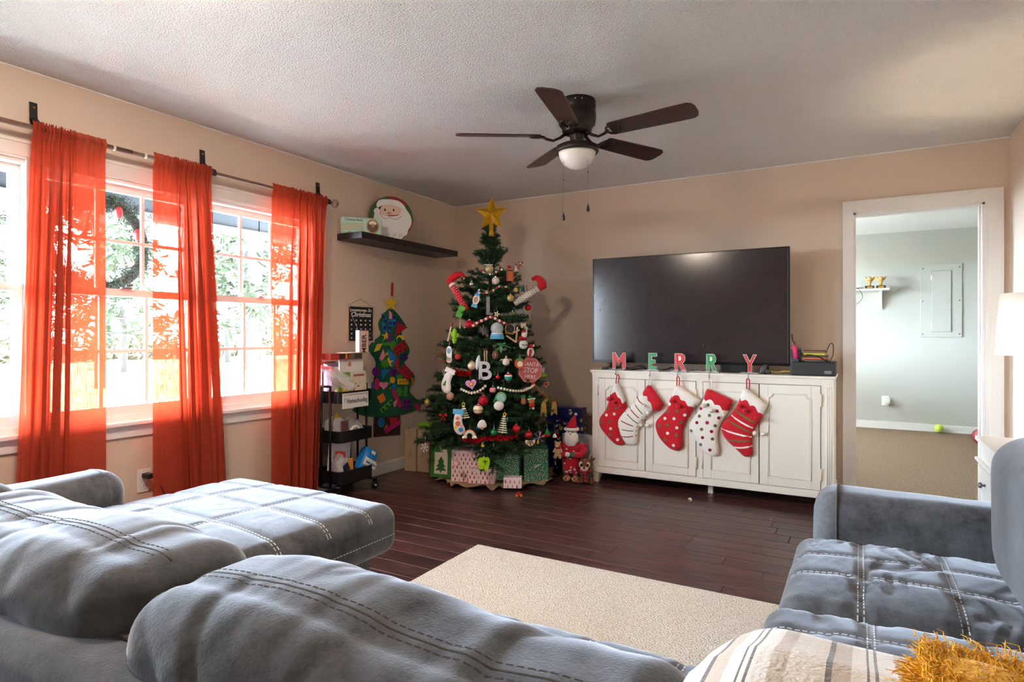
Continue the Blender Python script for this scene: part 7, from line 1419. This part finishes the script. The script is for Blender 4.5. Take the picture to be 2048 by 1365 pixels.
for a, b in (((-.045, .008), (.03, -.042)), ((.03, -.045), (.042, .075)), ((.012, .03), (.058, .052))):
    A, B = Vector(a), Vector(b); d = (B - A).normalized(); nrm = Vector((-d.y, d.x)) * .006; P2(t, 'stick', [tuple(A - nrm), tuple(B - nrm), tuple(B + nrm), tuple(A + nrm)], -.002, .002, OM['wood'])
t = orn('santa_bulb', (-2.304, 4.178, 1.11), 'small santa sitting on a white name bulb', top=.09, out=.03); obj('bulb', G().ball((0, 0, -.018), .036, 16, (1, .8, 1)), OM['white'], t, local=True, smooth=True); obj('coat', G().ball((-.006, -.004, .03), .032, 14, (1.15, .7, .7)), m_red, t, local=True, smooth=True); obj('beard', G().ball((.002, -.014, .056), .024, 14, (1, .7, 1)), OM['white'], t, local=True, smooth=True); obj('hat', G().tube([(0, -.004, .07), (.008, 0, .095)], [.022, .008], 12), m_red, t, local=True, smooth=True); lettering('Nicole', .018, m_ink, t, (0, -.0305, -.022), ex=.0015)
obj('belt', G().tube([(-.03, -.02, .024), (-.006, -.03, .02), (.02, -.022, .024)], .003, 5), m_ink, t, local=True)
t = orn('arrow_ornament', (-2.314, 4.257, 1.201), 'white paper arrow pointing up at the right of the tree', top=.035); P2(t, 'arrow', [(-.006, -.03), (.006, -.03), (.006, .01), (.016, .01), (0, .034), (-.016, .01), (-.006, .01)], -.002, .002, OM['white'])
t = orn('santa_ornament', (-2.277, 4.232, 1.038), 'white bearded santa face ornament above the stop sign', top=.055, out=.035); obj('beard', G().ball((0, 0, -.008), .034, 16, (.9, .5, 1.15)), OM['white'], t, local=True, smooth=True); obj('cap', G().ball((.002, 0, .036), .024, 14, (1, .6, .8)), m_red, t, local=True, smooth=True); obj('cap_pom', G().ball((.022, -.004, .044), .010, 10), OM['white'], t, local=True, smooth=True); obj('nose', G().ball((0, -.018, -.006), .006, 8), m_red, t, local=True, smooth=True)
for s in (-1, 1): obj('eye', G().ball((s * .011, -.0165, .008), .003, 8), m_ink, t, local=True, smooth=True)
t = orn('round_felt_ornament', (-2.303, 4.097, .95), 'orange round felt ornament with a green top overlapping the stop sign', top=.05, out=.055); P2(t, 'disc', circ(.04), -.004, .004, OM['orangef']); P2(t, 'centre', circ(.022, .002, -.006), -.006, -.003, OM['cream']); P2(t, 'green_top', smooth_poly([(-.03, .018), (.03, .018), (.012, .034), (.006, .058), (-.006, .058), (-.012, .034)], 1), -.007, -.003, OM['fgreen'])
for k in range(4): obj('white_dot', G().ball((-.018 + k * .012, -.008, .024), .0026, 6), OM['white'], t, local=True)
t = orn('football_ornament', (-2.421, 3.984, 1.013), 'brown football ornament with white laces', top=.034, string=.06); obj('football', G().ball((0, 0, 0), .026, 16, (1, 1, 1.28)), OM['brown'], t, local=True, smooth=True)
for z_ in (-.022, .022): obj('stripe', G().lathe([(.0185, z_ - .0015), (.0187, z_ + .0015)], (0, 0, 0), 18), m_wprint, t, local=True)
obj('laces', G().box(-.0015, .0015, -.0275, -.025, -.010, .012), m_wprint, t, local=True)
t = orn('glass_drop', (-2.396, 4.021, 1.058), 'clear green glass drop hanging from the green bow', top=.032); obj('drop', G().lathe([(0, -.034), (.008, -.018), (.012, 0), (.009, .018), (.004, .03), (0, .032)], (0, 0, 0), 14), clear_plastic('green_glass', (120, 160, 130), .7, .1), t, local=True, smooth=True)
t = orn('green_bow', (-2.402, 4.027, 1.097), 'flat green ribbon bow below the snow globe', string=0, out=.035)
for poly in ([(0, 0), (.03, .014), (.036, -.004)], [(0, 0), (-.03, .01), (-.026, -.012)], [(0, -.003), (-.075, -.085), (-.066, -.09), (.004, -.006)], [(0, -.003), (.075, -.026), (.075, -.034), (0, -.010)]): P2(t, 'ribbon', poly, -.002, .002, OM['fgreen'])
t = orn('turtle_ornament', (-2.356, 4.026, .96), 'white ball turtle ornament with cream flippers', top=.04); obj('shell', G().ball((0, 0, 0), .028, 16), OM['white'], t, local=True, smooth=True); obj('head', G().ball((0, -.004, .034), .010, 10, (.8, .8, 1.3)), OM['wood'], t, local=True, smooth=True)
for s in (-1, 1): obj('flipper', puff(G(), smooth_poly([(s * .014, .022), (s * .038, .024), (s * .048, .008), (s * .03, .012)], 1), .004, .008, .006, 0, 1), OM['wood'], t, local=True, smooth=True)
t = orn('feather_ornament', (-2.524, 3.916, .956), 'pale blue white wing shaped ornament beside the letter B', top=.066, out=.035, roll=math.radians(10)); obj('wing', puff(G(), smooth_poly([(0, .068), (.016, .03), (.02, -.01), (.004, -.066), (-.014, -.03), (-.018, .02)], 2), .010, .014, .010, 0, 1), mat('icy_white', (206, 220, 224), .5), t, local=True, smooth=True)
t = orn('ribbed_tree_ornament', (-2.899, 3.987, 1.022), 'red and green ribbed wire tree at the left edge', top=.062)
for k in range(9): w = .008 + .026 * min(1, k / 6); z_ = .05 - k * .0135; obj('rung', G().tube([(-w, 0, z_ - .006), (0, -.004, z_), (w, 0, z_ - .008)], .0025, 5), (m_red, OM['fgreen'])[k % 2], t, local=True)
obj('side_wire', G().tube([(-.034, 0, -.03), (0, 0, .062), (.036, 0, -.02)], .002, 5), m_red, t, local=True)
t = orn('gnome_bottle', (-2.788, 3.927, 1.016), 'white craft figure with a blue top at the left of the tree', top=.07); P2(t, 'figure', smooth_poly([(-.024, -.068), (.024, -.068), (.022, -.01), (.024, .03), (.012, .062), (-.012, .062), (-.024, .03), (-.022, -.01)], 1), -.004, .004, OM['white']); P2(t, 'blue_panel', circ(.017, 0, .024, 16, 1, 1.3), -.0055, -.003, mat('slate_blue', (90, 130, 150), .5))
for k in range(3): P2(t, 'gold_row', [(-.02, -.03 - .013 * k), (.02, -.03 - .013 * k), (.02, -.037 - .013 * k), (-.02, -.037 - .013 * k)], -.0055, -.003, mat('tan_stripe', (206, 150, 80), .5))
t = orn('red_bird_house', (-2.704, 3.906, 1.009), 'red gnome ornament with a striped green hat at the left', top=.05); obj('body', G().ball((.008, 0, -.012), .026, 14, (1, .6, .85)), m_red, t, local=True, smooth=True)
for k in range(4): obj('hat_stripe', G().lathe([(.014 - .002 * k, .008 + k * .009), (.012 - .002 * k, .017 + k * .009)], (-.008, 0, 0), 12), (OM['fgreen'], m_red)[k % 2], t, local=True, smooth=True)
def stocking_orn(pos, h, label, m, mc, roll, extra=None):
    t = orn('stocking_ornament', pos, label, top=h / 2, roll=roll, out=.035); k = h / 2
    poly = smooth_poly([(-.28 * k, .75 * k), (.34 * k, .75 * k), (.30 * k, 0), (.62 * k, -.45 * k), (.6 * k, -.85 * k), (.2 * k, -1.0 * k), (-.2 * k, -.75 * k), (-.36 * k, -.2 * k)], 2)
    obj('sock', puff(G(), poly, .012, .02, .012, 0, .7), m, t, local=True, smooth=True); P2(t, 'cuff', [(-.4 * k, .6 * k), (.42 * k, .62 * k), (.42 * k, .98 * k), (-.4 * k, .96 * k)], -.013, .009, mc)
    if extra: extra(t, k)
def prints(t, k):
    for x, z, r, m in ((.0, .3, .14, OM['salmon']), (.05, -.1, .2, OM['orange']), (.3, -.55, .18, OM['sky2']), (-.1, -.4, .12, OM['yel']), (.35, -.25, .1, OM['pink'])): P2(t, 'print', circ(r * k, x * k, z * k, 14), -.0145, -.010, m)
stocking_orn((-2.592, 3.762, .521), .195, 'large white stocking ornament with a coloured picture and blue cuff', OM['white'], OM['blue'], math.radians(4), prints)
stocking_orn((-2.756, 3.867, .818), .2, 'long white stocking ornament with a green tree, tilted at the left', OM['white'], OM['white'], math.radians(24), lambda t, k: P2(t, 'tree_print', [(p[0] * 1.0, p[1] - .05) for p in bag_tree(None, 0, .03, .05, None)], -.0145, -.011, OM['fgreen']))
t = orn('heart_ornament', (-2.551, 3.864, .796), 'lilac heart ornament with a yellow star', top=.03, roll=math.radians(-12)); P2(t, 'heart', heartp(.042), -.005, .005, OM['pink']); P2(t, 'dark_star_field', starp(.024, 5, .5), -.0065, -.004, OM['dark']); P2(t, 'star', starp(.019), -.008, -.005, OM['yel'])
t = orn('gingerbread_heart', (-2.209, 4.381, .77), 'salmon heart ornament at the right edge of the tree', top=.03); P2(t, 'heart', heartp(.03), -.004, .004, OM['salmon']); P2(t, 'cut_out', heartp(.013), -.0055, -.003, mat('dark_ginger', (130, 60, 50), .7))
t = orn('puppy_ornament', (-2.238, 4.388, .872), 'white and blue puppy ornament with a green scarf', top=.05); obj('head', G().ball((0, 0, .01), .024, 14, (.8, .6, 1.2)), OM['white'], t, local=True, smooth=True); obj('cap', G().ball((-.004, 0, .034), .017, 12, (1, .6, .7)), OM['sky2'], t, local=True, smooth=True); P2(t, 'scarf', [(-.022, -.016), (.024, -.016), (.03, -.04), (-.026, -.042)], -.010, .006, OM['lime']); obj('ear', G().ball((.016, -.004, .006), .009, 10, (.6, .5, 1.4)), m_ink, t, local=True, smooth=True)
t = orn('mouse_ornament', (-2.821, 3.898, .862), 'little white mouse ornament with a beaded tail', top=.02); obj('head', G().ball((0, 0, 0), .013, 12), OM['white'], t, local=True, smooth=True)
for s in (-1, 1): obj('ear', G().ball((s * .010, 0, .013), .006, 8), OM['white'], t, local=True, smooth=True)
for k in range(4): obj('bead', G().ball((.008 + k * .007, 0, -.014 - k * .010), .0065, 8), OM['white'], t, local=True, smooth=True)
t = orn('snowman_ornament', (-2.345, 3.92, .67), 'snowman ornament with a green picture disc for a head', top=.07, out=.03); obj('body', G().ball((-.008, 0, -.03), .038, 16, (1, .6, .95)), OM['white'], t, local=True, smooth=True); P2(t, 'picture_disc', circ(.04, .008, .032), -.008, .006, mat('disc_green', (120, 170, 110), .5)); P2(t, 'picture', circ(.029, .008, .032), -.010, -.006, mat('disc_picture', (150, 196, 190), .5, nz=(70, .4)))
P2(t, 'green_scarf', [(-.05, .0), (-.03, .05), (-.022, .046), (-.04, -.01)], -.006, .002, OM['fgreen'])
t = orn('bear_ornament', (-2.199, 4.11, .652), 'brown bear ornament in a red jumper and green elf hat', top=.05, out=.035); obj('head', G().ball((0, 0, .012), .025, 14, (1.1, .8, .9)), OM['gbrown'], t, local=True, smooth=True); obj('jumper', G().ball((.002, 0, -.018), .024, 12, (1, .7, .8)), m_red, t, local=True, smooth=True); P2(t, 'hat', [(-.028, .026), (.02, .03), (-.022, .058)], -.010, .010, OM['fgreen']); P2(t, 'hat_fur', [(-.03, .022), (.026, .028), (.025, .035), (-.03, .030)], -.012, .012, OM['white'])
for s, m in ((-1, OM['fgreen']), (1, OM['white'])): obj('foot', G().ball((.002 + s * .012, 0, -.044), .010, 10), m, t, local=True, smooth=True)
t = orn('mitten_ornament', (-2.229, 4.061, .67), 'tan mitten ornament beside the bear', top=.032); obj('mitten', puff(G(), smooth_poly([(-.016, -.03), (.018, -.03), (.02, .005), (.01, .026), (-.012, .026), (-.02, 0)], 1), .009, .012, .008, 0, 1), OM['gbrown'], t, local=True, smooth=True); P2(t, 'green_cuff', [(-.022, .02), (.014, .024), (.012, .04), (-.024, .036)], -.010, .008, OM['fgreen'])
def stick_tree(pos, n, label, roll=0):
    t = orn('stick_tree_ornament', pos, label, top=n * .0085 + .012, roll=roll, out=.035, group='striped stick trees'); h = n * .0085
    obj('centre_stick', G().box(-.004, .004, .001, .004, -h, h), OM['lime'], t, local=True)
    for k in range(n): w = .012 + .022 * k / (n - 1); z_ = h - .006 - k * .0165; P2(t, 'striped_stick', [(-w, z_ - .0035), (w, z_ - .0035 - .002), (w, z_ + .0035 - .002), (-w, z_ + .0035)], -.0025, .001, (OM['cream'], OM['white'])[k % 2])
    obj('yellow_loop', G().tube([(.010 * math.cos(a) + .003, 0, h + .010 + .010 * math.sin(a)) for a in [2 * PI * q / 14 for q in range(14)]], .0028, 6, closed=True), OM['yel'], t, local=True, smooth=True)
stick_tree((-2.557, 3.791, .591), 6, 'small striped stick tree right of the big stocking', math.radians(-8)); stick_tree((-2.3, 3.887, .506), 8, 'large striped stick tree between the green and red balls', math.radians(6))
t = orn('rainbow_ornament', (-2.506, 3.779, .432), 'pastel rainbow ornament with two white clouds', top=.04, out=.03)
for k, c in enumerate(((222, 130, 130), (240, 200, 150), (236, 232, 214), (150, 200, 200))):
    R_ = .043 - k * .0065; obj('arc', G().tube([(R_ * math.cos(a), 0, -.012 + R_ * math.sin(a) * 1.05) for a in [PI * q / 16 for q in range(17)]], .0036, 6), mat('rainbow_%d' % k, c, .6), t, local=True, smooth=True)
for s in (-1, 1): obj('cloud', G().ball((s * .036, -.002, -.016), .013, 10, (1.3, .6, .8)).ball((s * .046, -.002, -.022), .010, 10).ball((s * .026, -.002, -.022), .010, 10), OM['white'], t, local=True, smooth=True)
t = orn('polar_bear_ornament', (-2.423, 3.808, .507), 'white felt polar bear with an orange scarf', top=.035, out=.03); obj('bear_shape', puff(G(), smooth_poly([(-.03, -.028), (.03, -.024), (.036, .0), (.02, .03), (.012, .036), (-.012, .034), (-.024, .02), (-.036, -.004)], 2), .010, .014, .010, 0, .6), OM['white'], t, local=True, smooth=True); P2(t, 'orange_foot', [(-.006, -.034), (.012, -.034), (.01, -.02), (-.006, -.02)], -.012, .002, OM['orange']); P2(t, 'blue_edge', [(-.038, -.022), (-.01, -.03), (-.01, -.024), (-.036, -.014)], -.011, .002, OM['sky2'])
t = orn('animal_face_ornament', (-2.178, 4.054, .36), 'wooden fox face ornament below the red ball', top=.032, out=.035); P2(t, 'face', smooth_poly([(-.036, .026), (-.02, .014), (.02, .014), (.036, .026), (.038, -.004), (.0, -.032), (-.038, -.004)], 1), -.004, .004, OM['cream']); P2(t, 'forehead', [(-.024, .012), (.024, .012), (0, -.012)], -.0055, -.003, OM['grey']); obj('nose', G().ball((0, -.007, -.014), .006, 8), m_ink, t, local=True, smooth=True)
for s in (-1, 1): P2(t, 'cheek', circ(.009, s * .019, -.004, 14), -.0055, -.003, OM['orange'])
def flake(pos, r, ms, label, n=6):
    t = orn('snowflake_ornament', pos, label, top=r, out=.035, string=.05)
    for k in range(n):
        a = 2 * PI * k / n + .26; g = G().tube([(0, 0, 0), (r * math.cos(a), 0, r * math.sin(a))], .0032, 5)
        for q in (.55, .8):
            for s in (-.7, .7): g.tube([(q * r * math.cos(a), 0, q * r * math.sin(a)), (q * r * math.cos(a) + .28 * r * math.cos(a + s), 0, q * r * math.sin(a) + .28 * r * math.sin(a + s))], .0026, 5)
        obj('arm', g, ms[k % len(ms)], t, local=True)
flake((-2.146, 4.127, .388), .046, [OM['salmon'], OM['pink'], mat('violet_yarn', (110, 90, 170), .9), OM['sky2'], OM['yel'], mat('violet_yarn', (110, 90, 170), .9)], 'rainbow coloured snowflake right of the red ball'); flake((-2.948, 3.849, .282), .036, [OM['white']], 'white glitter snowflake above the green gift bag')
t = orn('gnome_ornament', (-2.121, 4.233, .407), 'little gnome with a green and red pointed hat', top=.045, string=.06); obj('hat', G().lathe([(.022, -.01), (.012, .018), (0, .045)], (0, 0, 0), 14), OM['fgreen'], t, local=True, smooth=True); obj('hat_brim', G().lathe([(.023, -.022), (.0225, -.008)], (0, 0, 0), 14), m_red, t, local=True, smooth=True)
t = orn('bell_ornament', (-2.09, 4.30, .385), 'small white bell hanging on a thread beside the gnome', top=.012, string=.08); obj('bell', G().lathe([(.018, -.018), (.014, -.008), (.009, .008), (0, .012)], (0, 0, 0), 14), OM['white'], t, local=True, smooth=True)
t = orn('duck_ornament', (-2.421, 3.814, .355), 'tiny yellow duck on a low branch', top=.014); obj('body', G().ball((0, 0, -.006), .011, 10, (1.2, 1, .9)), OM['yel'], t, local=True, smooth=True); obj('head', G().ball((-.003, -.003, .009), .0075, 10), OM['yel'], t, local=True, smooth=True)
t = orn('pink_craft_ornament', (-2.669, 3.842, .191), 'pink snowflake craft hanging before the presents', top=.028, string=.09); P2(t, 'shape', starp(.03, 8, .72), -.003, .003, mat('pale_pink', (236, 160, 176), .6)); P2(t, 'centre', circ(.014), -.0045, -.002, OM['white'])
t = orn('cupcake_ornament', (-2.443, 3.865, .211), 'bright lime cupcake shaped cut-out hanging before the presents', top=.055, out=.03); P2(t, 'cut_out', smooth_poly([(-.03, -.055), (.03, -.055), (.042, -.01), (.046, .03), (.028, .05), (.012, .04), (.0, .058), (-.012, .04), (-.03, .046), (-.046, .024), (-.04, -.012)], 1), -.004, .004, mat('neon_lime', (176, 226, 20), .6)); obj('crease', G().tube([(-.036, -.0045, -.012), (0, -.0045, -.018), (.036, -.0045, -.010)], .0012, 4), OM['lime'], t, local=True)
t = orn('bird_ornament', (-2.187, 4.50, .16), 'grey and white bird ornament low at the right', top=.03); obj('body', G().ball((0, 0, 0), .022, 12, (.8, .8, 1.3)), OM['silver'], t, local=True, smooth=True); obj('head', G().ball((.004, -.006, .032), .013, 10), OM['white'], t, local=True, smooth=True); P2(t, 'tail', [(-.006, -.02), (.008, -.02), (.014, -.055), (-.002, -.055)], -.002, .002, OM['white'])
t = orn('red_bow', (-2.739, 3.775, .556), 'small red tinsel bow at the left of the tree', string=0)
for s in (-1, 1): obj('loop', puff(G(), smooth_poly([(0, 0), (s * .03, .022), (s * .034, -.012)], 1), .008, .010, .008, 0, 1), OM['redg'], t, local=True, smooth=True)
for s in (-1, 1): P2(t, 'tail', [(0, 0), (s * .022, -.034), (s * .010, -.038)], -.002, .002, OM['redg'])
# twisted red/green ribbon with glitter tails
t = thing('glitter_ribbon', (-2.17, 4.28, .70), 'red and green striped ribbon with gold glitter tails on the right of the tree', 'ribbon')
m_gr = mat('glitter_ribbon', (176, 140, 70), .45, .4, nz=(170, .8)); A, B = Vector((-2.196, 4.165, .79)), Vector((-2.115, 4.27, .675))
for k in range(12): obj('stripe', G().tube([A.lerp(B, k / 12), A.lerp(B, (k + .9) / 12)], .015, 8), (m_red, OM['fgreen'])[k % 2], t, smooth=True)
for q, (x, y) in enumerate(((-2.125, 4.215), (-2.105, 4.36))):
    g = G().add([(B.x - .008, B.y - .012, B.z), (B.x + .008, B.y + .012, B.z)] + [(x + .5 * u, y + .86 * u, zz) for zz, w_ in ((.64, .02), (.59, .026), (.53, .03)) for u in (-w_, w_)] + [(x, y, .55)], [(0, 1, 3, 2), (2, 3, 5, 4), (4, 5, 8), (4, 8, 6), (8, 5, 7)])
    o = obj('tail', g, m_gr, t); sm = o.modifiers.new('t', 'SOLIDIFY'); sm.thickness = .003
# garlands
def garland(pts, r, ms, label, name='bead_garland', step=None):
    t = thing(name, pts[0], label, 'garland'); P_ = [Vector(p) for p in pts]; out = [(p - Vector((TC[0], TC[1], p.z))).normalized() * .03 for p in P_]
    P_ = [p + o for p, o in zip(P_, out)]; obj('thread', G().tube(P_, .001, 4), m_silv, t)
    me = mesh(G().ball((0, 0, 0), r, 10), 'bead')
    mm = {}
    L = [0]
    for i in range(1, len(P_)): L.append(L[-1] + (P_[i] - P_[i - 1]).length)
    n = int(L[-1] / (step or 2.05 * r)); q = 0
    for k in range(n + 1):
        s = L[-1] * k / max(1, n)
        while q < len(P_) - 2 and L[q + 1] < s: q += 1
        p = P_[q].lerp(P_[q + 1], (s - L[q]) / max(1e-6, L[q + 1] - L[q])); m = ms[k % len(ms)]
        if m.name not in mm: c = me.copy(); c.materials.append(m); c.shade_smooth(); mm[m.name] = c
        share('bead', mm[m.name], t, p - Vector(pts[0]))
garland([(-2.665, 3.97, 1.225), (-2.6, 3.965, 1.235), (-2.547, 3.981, 1.271), (-2.519, 3.992, 1.279), (-2.502, 4.006, 1.296), (-2.486, 4.021, 1.303), (-2.463, 4.033, 1.297), (-2.441, 4.046, 1.281), (-2.417, 4.06, 1.265), (-2.39, 4.08, 1.25)], .0115, [OM['white'], m_red], 'white and red bead garland across the upper tree', step=.019)
garland([(-2.598, 4.09, 1.667), (-2.574, 4.09, 1.652), (-2.548, 4.095, 1.643), (-2.527, 4.107, 1.641), (-2.514, 4.124, 1.651), (-2.505, 4.148, 1.674), (-2.493, 4.168, 1.679), (-2.483, 4.188, 1.689)], .009, [m_red, OM['white'], OM['teal']], 'red, white and green bead garland just below the tip')
garland([(-2.43, 4.17, 1.544), (-2.455, 4.135, 1.541), (-2.473, 4.115, 1.544), (-2.486, 4.094, 1.525), (-2.5, 4.082, 1.513), (-2.518, 4.062, 1.496), (-2.543, 4.048, 1.492), (-2.56, 4.038, 1.488), (-2.6, 4.03, 1.495)], .009, [OM['fgreen'], OM['white'], m_red], 'red, white and green bead garland under the baseball')
garland([(-2.609, 3.831, .757), (-2.584, 3.831, .748), (-2.562, 3.835, .738), (-2.543, 3.836, .732), (-2.522, 3.839, .731), (-2.505, 3.849, .737), (-2.486, 3.859, .745), (-2.468, 3.869, .757), (-2.459, 3.879, .767), (-2.448, 3.89, .782)], .0105, [OM['white'], OM['cream']], 'cream wooden bead swag at the left of the lower tree')
garland([(-2.37, 3.94, .77), (-2.35, 3.951, .764), (-2.332, 3.961, .759), (-2.316, 3.979, .753), (-2.298, 3.994, .748), (-2.281, 4.013, .744), (-2.265, 4.036, .742), (-2.251, 4.058, .742), (-2.238, 4.084, .746), (-2.227, 4.113, .754), (-2.218, 4.141, .762), (-2.213, 4.176, .779)], .0105, [OM['white'], OM['cream']], 'cream wooden bead swag at the right of the lower tree')
def tinsel(pts, label, seed):
    r = random.Random(seed); g = G(); P_ = [Vector(p) for p in pts]; P_ = [p + (p - Vector((TC[0], TC[1], p.z))).normalized() * .02 for p in P_]
    for i in range(len(P_) - 1):
        for k in range(70):
            b = P_[i].lerp(P_[i + 1], r.random()); d = Vector((r.gauss(0, 1), r.gauss(0, 1), r.gauss(0, 1))).normalized() * r.uniform(.014, .026); e = d.orthogonal().normalized() * .002; g.add([b - e, b + e, b + d + e, b + d - e], [(0, 1, 2, 3)])
    t = thing('tinsel_garland', pts[0], label, 'tinsel'); obj('core', G().tube(P_, .003, 5), OM['redg'], t); stuff(obj('tinsel_strands', g, mat('red_tinsel', (190, 16, 36), .2, .8), t, fix=False))
tinsel([(-2.694, 3.869, .894), (-2.658, 3.862, .874), (-2.623, 3.864, .87), (-2.59, 3.869, .871), (-2.564, 3.875, .884)], 'short run of red tinsel left of the letter B', 1)
tinsel([(-2.545, 3.75, .40), (-2.515, 3.764, .395), (-2.486, 3.776, .385), (-2.447, 3.789, .392), (-2.406, 3.808, .403), (-2.366, 3.831, .41), (-2.329, 3.857, .409), (-2.296, 3.88, .406), (-2.267, 3.911, .409), (-2.22, 3.955, .42)], 'long swag of red tinsel across the bottom of the tree', 2)
# light string showing between the low branches
P_ = [(-2.6, 3.9, .33), (-2.55, 3.86, .31), (-2.5, 3.85, .30), (-2.46, 3.85, .315), (-2.42, 3.86, .32), (-2.37, 3.88, .36), (-2.33, 3.9, .52), (-2.28, 3.93, .55), (-2.2, 4.0, .54)]
t = thing('light_string', P_[0], 'green wired light string between the low branches', 'light string'); obj('wire', G().tube(P_, .002, 5), mat('green_wire', (40, 92, 84), .5), t)
for p in P_[1::2]: obj('bulb', G().tube([p, (p[0], p[1] - .004, p[2] - .022)], [.004, .002], 6), OM['glass'], t)
